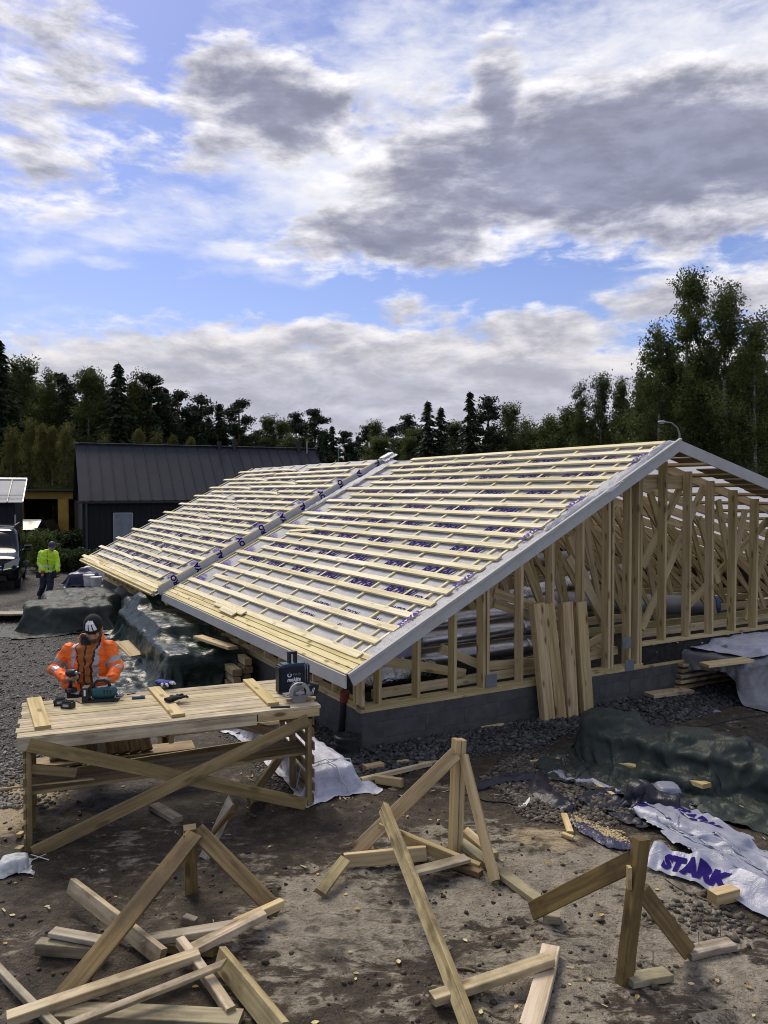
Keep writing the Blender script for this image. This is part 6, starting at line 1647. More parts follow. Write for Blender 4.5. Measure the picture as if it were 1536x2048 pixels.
def wrinkle(co, amp, freq, seed):
    out = co.copy()
    for i, p in enumerate(co):
        q = V((p[0]*freq, p[1]*freq, p[2]*freq*1.6+seed))
        nz = mnoise.noise_vector(q); n2 = mnoise.noise_vector(q*2.7)
        out[i] += np.array(nz)*amp+np.array(n2)*amp*.45
    return out
def skin_obj(name, b, vox, mat, parent, it=5, wr=None):
    co, fs = remesh(b, vox, it)
    if wr: co = wrinkle(co, *wr)
    o = B(); o.v = [V(p) for p in co]; o.f = fs
    return o.build(name, mat, parent, True)
def pieces(b, vox, parent, classify, mats, names, it=5, wr=None):
    co, fs = remesh(b, vox, it)
    base = co.copy()
    if wr: co = wrinkle(co, *wr)
    cen = np.array([base[list(f)].mean(axis=0) for f in fs]); grp = {}
    for f, c in zip(fs, cen): grp.setdefault(classify(V(c)), []).append(f)
    for k, ff in grp.items():
        ids = sorted({i for f in ff for i in f}); mp = {i: n for n, i in enumerate(ids)}
        o = B(); o.v = [V(co[i]) for i in ids]; o.f = [tuple(mp[i] for i in f) for f in ff]
        o.build(names[k], M[mats[k]], parent, True)
def seg_param(p, a, b_):
    d = b_-a; t_ = (p-a).dot(d)/d.length_squared; return t_, (p-(a+d*max(0, min(1, t_)))).length

def worker_orange():
    Y0 = 8.42
    J = lambda px, py, y: D(px, py, y)
    foot = G(152, 1534, 0); root = thing('person', 'bearded worker in orange hi-vis jacket and black beanie busy behind the workbench', 'person', (J(170, 1300, Y0).x, Y0, 0), 0)
    neck = J(181, 1288, Y0); hip = V((J(172, 1400, Y0+.1).x, Y0+.10, .95)); chest = J(177, 1322, Y0+.03)
    shR, shL = J(139, 1300, Y0+.03), J(219, 1296, Y0+.03)
    elR, elL = J(110, 1338, Y0-.05), J(234, 1335, Y0-.05)
    wrR, wrL = J(135, 1359, Y0-.33), J(221, 1358, Y0-.30)
    hd = J(187, 1257, Y0-.07); fw = V((.10, -.80, -.62)).normalized()
    kn = [hip+V((-.11, -.02, -.46)), hip+V((.11, -.02, -.46))]; an = [V((hip.x-.13, Y0+.12, .09)), V((hip.x+.13, Y0+.12, .09))]
    # body: one continuous skin
    b = B()
    R3, HP = head_geo(b, hd, fw, 1.06)
    b.tube([hd+V((0, .05, -.03)), neck+V((0, .03, -.02))], [.06, .065], 14)
    b.tube([neck+V((0, .02, 0)), chest, hip+V((0, 0, .1)), hip], [(.10, .08), (.19, .115), (.165, .11), (.17, .11)], 20, ref=(1, 0, 0))
    limb(b, [shR+V((.03, 0, 0)), elR, wrR], [.055, .043, .028]); limb(b, [shL+V((-.03, 0, 0)), elL, wrL], [.055, .043, .028])
    dR = V((.75, -.45, .10)); dL = V((-.85, -.40, .12))
    hand(b, wrR, dR, V((.1, -.5, -.8)), .85, 1.05, 1); hand(b, wrL, dL, V((0, .2, -1)), .55, 1.05, -1)
    for k in (0, 1): limb(b, [hip+V((-.09+.18*k, 0, -.04)), kn[k], an[k]], [.085, .058, .042])
    skin_obj('body', b, .0075, M['skin'], root, 3)
    # beard, eyes
    b = B(); b.ball(HP(0, .045, -.085), (.062, .062, .055), 18, 12, R3); b.ball(HP(0, .07, -.058), (.034, .03, .012), 12, 8, R3)
    for q in (-1, 1): b.ball(HP(q*.062, .02, -.05), (.018, .045, .06), 12, 8, R3)
    skin_obj('beard', b, .008, M['hair'], root, 2, (.004, 40, 1))
    for q in (-1, 1): b = B(); b.ball(HP(q*.031, .083, .008), (.011, .006, .006), 8, 6, R3); b.build('eye', M['black'], root, True)
    # beanie with its letter
    b = B(); b.ball(HP(0, -.012, .055), (.094, .112, .105), 24, 16, R3); b.tube([HP(0, -.01, .015), HP(0, -.01, .075)], [(.097, .116), (.096, .114)], 28, ref=R3 @ V((1, 0, 0)))
    cap = put('beanie', None, root, WM[root]); co, fs = remesh(b, .008, 3); o = B(); o.v = [V(p) for p in co]; o.f = fs; o.build('crown', M['beanie'], cap, True)
    vs, fs = text_geo('m', .17, .010, .25, .02); xs = [v.x for v in vs]; ys = [v.y for v in vs]; cx, cy = (min(xs)+max(xs))/2, (min(ys)+max(ys))/2
    out = []
    for v in vs:
        a = -(v.x-cx)/.105*.95; e = (v.y-cy)/.105+.72
        out.append(HP(-.103*math.sin(a)*math.cos(e)*1.0, -.012+.121*math.cos(a)*math.cos(e), .045+.113*math.sin(e)))
    o = B(); o.v = out; o.f = fs; o.build('badge', M['whiteprint'], cap)
    b = B(); 
    for sh, w_ in ((.047, .007), (-.047, .0)):
        if not w_: continue
        pts = [HP(.103*math.sin(a)*.9, -.012+.123*math.cos(a)*.92, .045+.113*math.sin(.72)+sh) for a in np.linspace(-.5, .35, 8)]
        b.tube(pts, w_, 6)
    b.build('badge_bar', M['whiteprint'], cap)
    # jacket, cut into cloth, bands and open front
    b = B()
    b.tube([neck+V((0, .03, .00)), neck+V((0, .03, -.05)), chest+V((0, .01, .02)), chest+V((0, .01, -.16)), hip+V((0, -.02, .12)), hip+V((0, -.02, -.02))], [(.12, .10), (.20, .125), (.24, .16), (.24, .17), (.235, .17), (.245, .18)], 28, ref=(1, 0, 0))
    limb(b, [shR, elR, elR.lerp(wrR, .88)], [.082, .075, .058]); limb(b, [shL, elL, elL.lerp(wrL, .88)], [.082, .075, .058])
    b.tube([neck+V((0, .05, -.03)), neck+V((0, .055, .06)), neck+V((0, .06, .10))], [(.135, .115), (.128, .108), (.118, .10)], 24, ref=(1, 0, 0))
    ax = chest.x
    def cls(p):
        for (s, e, w_) in ((shR, elR, wrR), (shL, elL, wrL)):
            t_, d = seg_param(p, e, w_); t2, d2 = seg_param(p, s, e)
            if d < .085 and 0 < t_ < 1 and d < d2+.02:
                return 'band' if .18 < t_ < .36 else 'cloth'
            if d2 < .11 and t2 > .25 and abs(p.x-ax) > .20: return 'band' if .55 < t2 < .76 else 'cloth'
        x = p.x-ax-(p.z-chest.z)*-.02
        front = p.y < chest.y-.03
        if p.z > neck.z+.0 and front and abs(x-.01) < .06: return 'lining'
        if front and abs(x-.015) < .058+.05*max(0, (p.z-chest.z)/.2): 
            return 'zip' if abs(x-.015) < .009 else 'fleece'
        if front and abs(x-.015) < .075+.05*max(0, (p.z-chest.z)/.2): return 'lining'
        if abs(x-.125) < .024 and p.z > hip.z+.16 or abs(x+.125) < .024 and p.z > hip.z+.16: return 'band'
        if hip.z+.10 < p.z < hip.z+.155 or hip.z-.02 < p.z < hip.z+.02: return 'band'
        if front and abs(x-.085) < .006 and chest.z-.18 < p.z < chest.z-.02: return 'lining'
        return 'cloth'
    pieces(b, .0095, root, cls, {'cloth': 'orange', 'band': 'silver', 'fleece': 'fleece', 'zip': 'black', 'lining': 'darkcloth'}, {'cloth': 'jacket', 'band': 'reflective_band', 'fleece': 'fleece_front', 'zip': 'zip', 'lining': 'jacket_lining'}, 4, (.017, 10, 3))
    b = B()
    for k in (0, 1): limb(b, [hip+V((-.09+.18*k, 0, 0)), kn[k], an[k]+V((0, 0, .03))], [.115, .085, .075])
    b.tube([hip+V((0, 0, .06)), hip+V((0, 0, -.08))], [(.19, .13), (.19, .13)], 20, ref=(1, 0, 0)); skin_obj('trousers', b, .012, M['darkcloth'], root, 4, (.010, 10, 5))
    for k in (0, 1):
        b = B(); a = V((an[k].x, an[k].y, .0)); b.tube([a+V((0, .10, .05)), a+V((0, .0, .06)), a+V((0, -.12, .045)), a+V((0, -.17, .035))], [(.045, .05), (.05, .06), (.052, .045), (.035, .03)], 14, ref=(1, 0, 0)); b.tube([a+V((0, .04, .05)), a+V((0, .03, .2))], [.058, .06], 14)
        skin_obj('boot', b, .011, M['black'], root, 3)
    # impact driver in the hand
    hp = wrR+dR.normalized()*.085
    t_ = thing('impact_driver', 'black impact driver held in the hand of the orange-jacketed worker', 'drill', hp)
    ax_ = V((.80, -.58, .10)).normalized(); gz = V((-.05, -.18, -1)).normalized(); o = hp+V((0, -.01, .012))
    b = B(); b.tube([o+V((0, 0, .055))-ax_*.085, o+V((0, 0, .058))-ax_*.06, o+V((0, 0, .06))+ax_*.03, o+V((0, 0, .06))+ax_*.06], [.030, .038, .038, .026], 16); b.build('motor_housing', M['black'], t_, True)
    b = B(); b.tube([o+V((0, 0, .06))+ax_*.06, o+V((0, 0, .06))+ax_*.095], [.022, .014], 14); b.tube([o+V((0, 0, .06))+ax_*.095, o+V((0, 0, .06))+ax_*.15], .005, 8); b.build('chuck', M['steel'], t_, True)
    b = B(); b.tube([o+V((0, 0, .04))-ax_*.02, o+gz*.03-ax_*.025, o+gz*.09-ax_*.02], [.021, .019, .021], 12); b.build('grip', M['navy'], t_, True)
    b = B(); b.box(o+gz*.115, (.055, .035, .026), axes((0, 0, 0), ax_, V((0, 1, 0))).to_3x3(), .01); b.build('battery', M['black'], t_)
    b = B(); b.box(o+gz*.112+V((0, -.037, 0)), (.03, .003, .012)); b.build('battery_mark', M['redglove'], t_)
worker_orange()

def worker_yellow():
    Y0 = 22.4; J = lambda px, py, y=Y0: D(px, py, y)
    root = thing('person', 'worker in yellow hi-vis jacket and dark cap walking by the parked van', 'person', (J(92, 1180).x, Y0, 0), 0)
    neck = J(98, 1102, Y0-.05); chest = J(96, 1118); hip = J(94, 1143, Y0+.05)
    sh = [J(83, 1107), J(110, 1107, Y0+.05)]; el = [J(79, 1126, Y0+.02), J(115, 1126)]; wr = [J(85, 1141, Y0-.15), J(116, 1142, Y0-.1)]
    hd = J(104, 1093, Y0-.12); fw = V((.55, -.72, -.42)).normalized()
    b = B(); R3, HP = head_geo(b, hd, fw, 1.05); b.tube([hd+V((-.02, .04, -.03)), neck], [.06, .065], 12)
    b.tube([neck, chest, hip+V((0, 0, .1)), hip], [(.10, .08), (.19, .12), (.165, .12), (.17, .12)], 18, ref=(1, 0, 0))
    kn = [hip+V((-.12, .0, -.44)), hip+V((.13, -.10, -.43))]; an = [V((hip.x-.28, Y0+.20, .09)), V((hip.x+.06, Y0-.12, .09))]
    for k in (0, 1):
        limb(b, [sh[k], el[k], wr[k]], [.055, .043, .03]); limb(b, [hip+V((-.09+.18*k, 0, -.04)), kn[k], an[k]], [.085, .058, .045])
        hand(b, wr[k], V((.05, -.1, -1)), V((0, 1, 0)), .35, 1.05, 1-2*k)
    skin_obj('body', b, .012, M['skin'], root, 3)
    b = B(); b.ball(HP(0, -.012, .045), (.094, .115, .10), 20, 14, R3); b.box(HP(0, .11, .045), (.07, .05, .008), R3); skin_obj('cap', b, .012, M['helmet'], root, 2)
    b = B(); b.tube([neck+V((0, 0, .05)), neck+V((0, 0, -.05)), chest, hip+V((0, 0, .10)), hip+V((0, 0, -.02))], [(.11, .10), (.19, .13), (.245, .165), (.225, .16), (.225, .165)], 24, ref=(1, 0, 0))
    for k in (0, 1): limb(b, [sh[k], el[k], el[k].lerp(wr[k], .9)], [.095, .08, .062])
    def cls(p):
        if hip.z+.13 < p.z < hip.z+.19 and abs(p.x-hip.x) < .24: return 'band'
        if hip.z+.0 < p.z < hip.z+.05 and abs(p.x-hip.x) < .24: return 'band'
        for k in (0, 1):
            t_, d = seg_param(p, el[k], wr[k])
            if d < .1 and .35 < t_ < .55: return 'band'
        if p.y < chest.y-.05 and abs(p.x-chest.x-.05) < .012: return 'zip'
        return 'cloth'
    pieces(b, .015, root, cls, {'cloth': 'yellow', 'band': 'yellowband', 'zip': 'darkcloth'}, {'cloth': 'jacket', 'band': 'reflective_band', 'zip': 'zip'}, 4, (.014, 9, 8))
    b = B()
    for k in (0, 1): limb(b, [hip+V((-.09+.18*k, 0, 0)), kn[k], an[k]+V((0, 0, .03))], [.115, .09, .08])
    b.tube([hip+V((0, 0, .08)), hip+V((0, 0, -.1))], [(.195, .14), (.195, .14)], 18, ref=(1, 0, 0)); skin_obj('trousers', b, .016, M['navycloth'], root, 4, (.012, 9, 2))
    for k in (0, 1):
        p = hip+V((-.22+.44*k, -.04, -.08)); b = B(); b.box(p, (.06, .05, .10), None, .02); b.build('tool_pouch', M['darkcloth'], root)
        b = B(); hand(b, wr[k], V((.05, -.1, -1)), V((0, 1, 0)), .35, 1.2, 1-2*k); skin_obj('glove', b, .011, M['redglove' if k == 0 else 'purpleglove'], root, 2)
        a = V((an[k].x, an[k].y, 0)); b = B(); b.tube([a+V((0, .10, .05)), a+V((0, .0, .06)), a+V((.05, -.12, .045)), a+V((.07, -.17, .035))], [(.045, .05), (.05, .06), (.052, .045), (.035, .03)], 14, ref=(1, 0, 0)); b.tube([a+V((0, .04, .05)), a+V((0, .03, .2))], [.058, .06], 14)
        skin_obj('boot', b, .015, M['black'], root, 3)
worker_yellow()
# ================================================================ TREES (each one a trunk and a crown; kinds share their meshes)
def leafmat(name, a, b_, trans=.25):
    m, t, b = material(name)
    c = t.n('ShaderNodeTexCoord').outputs['Object']; r = t.n('ShaderNodeObjectInfo').outputs['Random']
    n = t.noise(c, 1.6, 3, .6); n2 = t.noise(c, 14, 2, .6)
    f = t.math('ADD', t.math('MULTIPLY', n, .6), t.math('MULTIPLY', n2, .5))
    cc = t.ramp(f, [(.35, a), (.72, b_)])
    br = t.math('ADD', .72, t.math('MULTIPLY', r, .56))
    cc = t.mix(1.0, cc, t.n('ShaderNodeCombineXYZ', {0: br, 1: t.math('ADD', .78, t.math('MULTIPLY', r, .44)), 2: br}).outputs[0], 'MULTIPLY')
    setb(t, b, color=cc, rough=.65, spec=.25)
    tl = t.n('ShaderNodeBsdfTranslucent'); t.link(cc, tl.inputs[0])
    ms = t.n('ShaderNodeMixShader', {0: trans, 1: b.outputs[0], 2: tl.outputs[0]})
    t.link(ms.outputs[0], [q for q in t.t.nodes if q.type == 'OUTPUT_MATERIAL'][0].inputs[0])
    return m
M['spruce'] = leafmat('spruce needles', (.013, .023, .010), (.044, .064, .026), .10)
M['pineneedle'] = leafmat('pine needles', (.012, .022, .010), (.042, .060, .024), .10)
M['birch'] = leafmat('birch leaves', (.034, .053, .014), (.12, .145, .038), .36)
M['birchy'] = leafmat('yellowing birch leaves', (.055, .062, .014), (.15, .14, .034), .34)
M['aspen'] = leafmat('reddish autumn leaves', (.05, .028, .010), (.14, .075, .024), .3)
M['bush'] = leafmat('shrub leaves', (.014, .026, .008), (.048, .075, .022), .25)
M['bark'] = plain('conifer bark', (.06, .045, .035), .9, nscale=6, namp=.4)
M['pinebark'] = plain('pine bark', (.13, .07, .04), .9, nscale=6, namp=.4)
mb_, t, b = material('birch bark'); c = t.n('ShaderNodeTexCoord').outputs['Object']
nb = t.noise(t.vmath('MULTIPLY', c, (5, 5, 16)), 1.0, 4, .6)
setb(t, b, color=t.ramp(nb, [(.40, (.03, .028, .026)), (.52, (.26, .25, .23))]), rough=.8); M['birchbark'] = mb_
def quads_mesh(name, C, U, W, mat):
    """one leaf-sized quad per row: centre, half length vector, half width vector"""
    C, U, W = map(lambda a: np.asarray(a, float), (C, U, W)); n = len(C)
    v = np.stack([C-U-W*.45, C-U*.1+W*-1, C+U, C-U*.1+W], 1).reshape(-1, 3)
    v = np.stack([C-U, C-W, C+U, C+W], 1).reshape(-1, 3)
    me = bpy.data.meshes.new(name); me.vertices.add(n*4); me.vertices.foreach_set('co', v.ravel())
    me.loops.add(n*4); me.loops.foreach_set('vertex_index', np.arange(n*4, dtype=np.int32))
    me.polygons.add(n); me.polygons.foreach_set('loop_start', np.arange(0, n*4, 4, dtype=np.int32)); me.update(calc_edges=True)
    me.materials.append(mat); return me
def rvec(rs, n): v = rs.randn(n, 3); return v/np.linalg.norm(v, axis=1, keepdims=True)
def spruce_mesh(seed, H=10., r0=2.2, base=.06):
    rs = np.random.RandomState(seed); C = []; U = []; W = []; z = H*base
    while z < H*.985:
        f = z/H; r = r0*(1-f)**.9*(.7+.5*rs.rand())+.06; nb = int(6+7*(1-f))+1
        for k in range(nb):
            a = rs.rand()*6.28; L = r*(.6+.5*rs.rand()); d = np.array([math.cos(a), math.sin(a), 0]); sd_ = np.array([-d[1], d[0], 0])
            m_ = max(2, int(L/.17)); droop = .28+.35*(1-f)
            for q in range(m_):
                g = (q+.5)/m_; p = d*(L*g)+np.array([0, 0, z+(rs.rand()-.5)*.12-droop*L*g*g+.10*L*g+.08*g*g*L])
                for s in (-1, 1):
                    C.append(p+sd_*s*.09*(1.2-g)+np.array([0, 0, -.05])); u = d*.13+sd_*s*.10*(1.1-g)+np.array([0, 0, -.07-.05*rs.rand()])
                    U.append(u*(.8+.5*rs.rand())); w = np.cross(u, rvec(rs, 1)[0]); w /= np.linalg.norm(w)+1e-6; W.append(w*(.045+.03*rs.rand()))
        z += .13+.10*(1-f)*rs.rand()+.03
    return quads_mesh('spruce_crown', C, U, W, M['spruce'])
def clumps_mesh(name, seed, pts, rad, per, size, mat, drop=0., flat=.7):
    rs = np.random.RandomState(seed); C = []; U = []; W = []
    for (p, r) in zip(pts, rad):
        n = int(per*(.6+.8*rs.rand())); v = rvec(rs, n)*(rs.rand(n, 1)**.5)*r; v[:, 2] *= flat
        c = np.asarray(p)+v; u = rvec(rs, n); u[:, 2] -= drop; u /= np.linalg.norm(u, axis=1, keepdims=True)
        w = np.cross(u, rvec(rs, n)); w /= np.linalg.norm(w, axis=1, keepdims=True)+1e-6
        s = size*(.6+.8*rs.rand(n, 1)); C.append(c); U.append(u*s); W.append(w*s*.5)
    return quads_mesh(name, np.vstack(C), np.vstack(U), np.vstack(W), mat)
def pine_parts(seed, H=10.):
    rs = np.random.RandomState(seed); pts = []; rad = []; b = B(); lean = rs.randn(2)*.12
    top = np.array([lean[0], lean[1], H])
    b.tube([V((0, 0, 0)), V((lean[0]*.4, lean[1]*.4, H*.5)), V((lean[0]*.8, lean[1]*.8, H*.8)), V(top)], [.15, .11, .07, .02], 8)
    for k in range(60):
        f = .22+.76*rs.rand()**.8; z = H*f; env = 1.55*(1-((f-.55)/.5)**2*.75)*(1 if f < .9 else .6); a = rs.rand()*6.28; L = env*(.35+.65*rs.rand())
        c = lean*f; e = np.array([c[0]+L*math.cos(a), c[1]+L*math.sin(a), z+.25*L])
        b.tube([V((c[0], c[1], z-.1)), V(e)], [.035, .012], 5, False)
        pts.append(e); rad.append(.36+.26*rs.rand())
        if L > .7: pts.append(np.array([c[0]+L*.6*math.cos(a), c[1]+L*.6*math.sin(a), z+.12])); rad.append(.3)
    pts += [top-np.array([0, 0, .2]), top-np.array([0, 0, .6])]; rad += [.25, .4]
    tr = mesh('pine_trunk', b.v, b.f, M['pinebark'], True)
    return tr, clumps_mesh('pine_crown', seed, pts, rad, 120, .085, M['pineneedle'], 0., .65)
def birch_parts(seed, H=10., wide=1.0, mat='birch', per=75, leaf=.060, low=.18):
    rs = np.random.RandomState(seed); pts = []; rad = []; b = B(); tw = B()
    bend = rs.randn(2)*.25
    tp = lambda f: np.array([bend[0]*math.sin(f*2.2), bend[1]*f*f, H*f])
    b.tube([V(tp(f)) for f in (0, .25, .5, .75, .98)], [.13, .105, .075, .04, .012], 8)
    for k in range(74):
        f = low+(.97-low)*rs.rand()**.85; env = 1.7*wide*math.sin(min(1, (f-low+.12)/(.55))*PI/2)*(1-max(0, (f-.5)/.52))**(.75)+.12
        a = rs.rand()*6.28; L = env*(.3+.75*rs.rand()); c = tp(f*.86)
        e = np.array([c[0]+L*math.cos(a), c[1]+L*math.sin(a), H*f+.15*L])
        if k % 2 == 0: tw.tube([V(c), V((c+e)/2+np.array([0, 0, .12*L])), V(e)], [.022, .014, .005], 5, False)
        pts.append(e); rad.append(.32+.30*rs.rand())
        pts.append((c+e)/2+rs.randn(3)*.12); rad.append(.30)
        pts.append(e+np.array([rs.randn()*.1, rs.randn()*.1, -.35])); rad.append(.22)   # hanging sprays
    nb_ = len(b.f); b.add(tw.v, tw.f)
    tr = mesh('birch_trunk', b.v, b.f, None, True, [M['birchbark'], M['bark']], [0]*nb_+[1]*(len(b.f)-nb_))
    return tr, clumps_mesh('birch_crown', seed, pts, rad, per, leaf, M[mat], .55, .95)
def bush_parts(seed, mat='bush', H=2.):
    rs = np.random.RandomState(seed); pts = []; rad = []; b = B()
    for k in range(26):
        a = rs.rand()*6.28; r = rs.rand()**.6*.9; z = H*(.15+.75*rs.rand()*(1-.4*r)); pts.append((r*math.cos(a), r*math.sin(a), z)); rad.append(.28+.15*rs.rand())
        if k % 3 == 0: b.tube([V((0, 0, 0)), V(pts[-1])], [.03, .01], 5, False)
    return mesh('stems', b.v, b.f, M['bark'], True), clumps_mesh('leaves', seed, pts, rad, 90, .075, M[mat], .2, .9)
def spruce_parts(seed, **k):
    b = B(); b.tube([V((0, 0, 0)), V((0, 0, 9.9))], [.16, .01], 8); return mesh('spruce_trunk', b.v, b.f, M['bark'], True), spruce_mesh(seed, **k)
KINDS = {'spruce': [spruce_parts(1), spruce_parts(2, r0=1.85), spruce_parts(3, r0=2.6)], 'pine': [pine_parts(4), pine_parts(5), pine_parts(6)],
         'birch': [birch_parts(7), birch_parts(8, wide=.85), birch_parts(9, wide=1.15)], 'slim': [birch_parts(10, wide=.62, per=60), birch_parts(11, wide=.7, per=60)],
         'young': [birch_parts(12, wide=.75, mat='birchy', low=.12), birch_parts(13, wide=.6, mat='birchy', low=.1)], 'aspen': [birch_parts(14, wide=1.0, mat='aspen')],
         'tall': [birch_parts(15, wide=.95, per=150, low=.10, leaf=.046), birch_parts(16, wide=1.25, per=165, low=.10, leaf=.046)], 'bush': [bush_parts(20), bush_parts(21), bush_parts(22, mat='birch')]}
TNAME = {'spruce': 'spruce_tree', 'pine': 'pine_tree', 'birch': 'birch_tree', 'slim': 'birch_tree', 'young': 'birch_tree', 'aspen': 'aspen_tree', 'tall': 'birch_tree', 'bush': 'bush'}
TR = random.Random(5)
def tree(kind, px, ytop, D0, label, group=None, wide=1., v=None):
    q = D(px, 980, D0); h = CAM_H+(982.4-ytop)/FOC*D0
    tr, cr = KINDS[kind][TR.randrange(len(KINDS[kind])) if v is None else v]
    base_h = 2. if kind == 'bush' else 10.
    s = h/base_h; sw = s*wide*(1 if kind == 'bush' else min(1.15, max(.85, 1.0)))
    r = put(TNAME[kind], None, None, Matrix.Translation((q.x, q.y, -.1)) @ Matrix.Rotation(TR.random()*6.28, 4, 'Z') @ Matrix.Diagonal((sw, sw, s*1.01, 1)))
    tag(r, label, 'bush' if kind == 'bush' else 'tree', group)
    put('stem' if kind == 'bush' else 'trunk', tr, r, WM[r]); put('leaves' if kind == 'bush' else 'crown', cr, r, WM[r])
    return r
GL = 'trees of the wood behind the black house'
for (k, px, y, d, lab, g) in (
    ('spruce', 0, 672, 58, 'tallest dark spruce at the very left edge of the wood', None), ('birch', 38, 712, 60, 'pale topped birch beside the tall spruce at the left edge', None),
    ('slim', 92, 730, 62, 'thin see-through birch standing above the garage roof', None), ('pine', 125, 748, 64, 'pine just right of the thin see-through birch', None),
    ('birch', 163, 733, 60, 'broad green birch above the left corner of the black house roof', None), ('spruce', 184, 731, 63, 'dark spruce close behind the broad green birch', None),
    ('slim', 212, 744, 62, 'slim birch just left of the pointed spruce', None), ('spruce', 239, 722, 60, 'pointed dark spruce rising highest above the left half of the black roof', None),
    ('young', 272, 742, 61, 'yellow green pointed birch right of the pointed spruce', None), ('pine', 300, 750, 62, 'pine with a forked top right of the yellow green birch', None),
    ('spruce', 332, 772, 64, 'spruce on the falling right shoulder of the left wood', None), ('pine', 357, 783, 66, 'pine next to the spruce on the falling shoulder of the wood', None),
    ('pine', 404, 790, 68, 'open crowned pine above the middle of the black roof', None), ('spruce', 440, 806, 68, 'small spruce left of the broad pine', None),
    ('pine', 480, 800, 67, 'broad dark pine above the vent pipes of the black roof', None), ('birch', 527, 828, 70, 'birch between the broad pine and the roof end', None),
    ('birch', 558, 836, 70, 'low birch above the right end of the black roof', None), ('pine', 592, 828, 72, 'pine close left of the wide pine at the roof end', None),
    ('pine', 630, 818, 70, 'wide flat topped pine above the right end of the black roof', None), ('spruce', 664, 848, 72, 'small spruce right of the wide flat topped pine', None), ('pine', 690, 862, 76, 'low pine left of the gap in the trees', None),
    ('spruce', 716, 868, 90, 'distant little spruce in the gap of the trees', None), ('birch', 757, 840, 78, 'round topped birch above the roof ridge seam', None), ('pine', 735, 852, 80, 'narrow pine left of the round topped birch', None),
    ('pine', 788, 852, 80, 'thin pine right of the round topped birch', None), ('pine', 815, 832, 74, 'pine left of the twin spruces', None),
    ('spruce', 855, 798, 68, 'left one of the twin pointed spruces behind the ridge', None), ('spruce', 881, 810, 68, 'right one of the twin pointed spruces behind the ridge', None),
    ('spruce', 940, 780, 62, 'largest pointed spruce behind the middle of the ridge', None), ('pine', 976, 796, 63, 'dense pine joined to the largest pointed spruce', None), ('birch', 1012, 804, 64, 'dark rounded broadleaf right of the dense pine', None)):
    tree(k, px, y, d, lab, g, {'birch': 1.15, 'pine': 1.1, 'spruce': 1.3}.get(k, 1.0))
# lower trees that fill the wood; nothing tells them apart
for i in range(64):
    px = -80+i*12.5+TR.uniform(-9, 9); sky_y = np.interp(px, [-80, 0, 100, 240, 320, 400, 520, 640, 720], [690, 715, 770, 770, 800, 830, 862, 862, 890])
    k = TR.choice(['pine', 'spruce', 'spruce', 'birch', 'aspen' if i % 4 == 0 else 'spruce'])
    d = TR.uniform(64, 84); tree(k, px, sky_y+TR.uniform(0, 45), d, {'pine': 'dark pine inside the wood behind the black house', 'spruce': 'dark spruce inside the wood behind the black house', 'birch': 'green birch inside the wood behind the black house', 'aspen': 'reddish autumn tree inside the wood behind the black house'}[k],
         {'pine': 'pines inside the left wood', 'spruce': 'spruces inside the left wood', 'birch': 'birches inside the left wood', 'aspen': 'reddish trees inside the left wood'}[k], 1.15)
for i in range(16):
    px = 700+i*26+TR.uniform(-8, 8); d = TR.uniform(70, 84)
    tree(TR.choice(['spruce', 'pine', 'birch']), px, 862+TR.uniform(0, 30), d, 'low dark tree of the row behind the timber ridge', 'low trees behind the ridge', 1.25)
for (px, y, d, lab) in ((20, 850, 50, 'young yellow green birch rising behind the black garage roof'), (62, 832, 52, 'tallest young birch, left of the ochre building'), (84, 845, 50, 'young birch directly above the left post of the ochre building'),
        (108, 850, 50, 'young birch above the middle of the ochre building'), (134, 842, 49, 'thin pale trunked young birch above the right post of the ochre building'), (152, 880, 50, 'low young birch in the gap before the black house gable'),
        (212, 866, 56, 'young birch showing over the left part of the black roof ridge'), (280, 855, 56, 'brightest young birch over the black roof ridge'), (310, 860, 56, 'young birch next right of the brightest one over the black roof'),
        (350, 868, 58, 'young birch tip over the middle of the black roof ridge'), (385, 872, 58, 'rightmost young birch tip over the black roof ridge')):
    tree('young', px, y, d, lab, 'young birches at the wood edge', .9)
for i in range(22):
    px = -60+i*34+TR.uniform(-8, 8); y = np.interp(px, [-80, 0, 100, 240, 320, 400, 520, 640, 720], [690, 720, 765, 765, 790, 822, 852, 850, 882])+TR.uniform(4, 22)
    tree(TR.choice(['spruce', 'spruce', 'spruce', 'birch']), px, y, TR.uniform(66, 76), 'bushy tree closing the upper edge of the wood behind the black house', 'bushy trees of the upper wood edge', 1.7)
for (px, y, lab) in ((905, 838, 'rounded tree between the twin spruces and the largest spruce'), (835, 852, 'low rounded tree left of the twin spruces'), (1045, 832, 'low rounded tree right of the dark rounded broadleaf'), (770, 868, 'low rounded tree above the seam lamp')):
    tree('birch', px, y, 72, lab, None, 1.9)
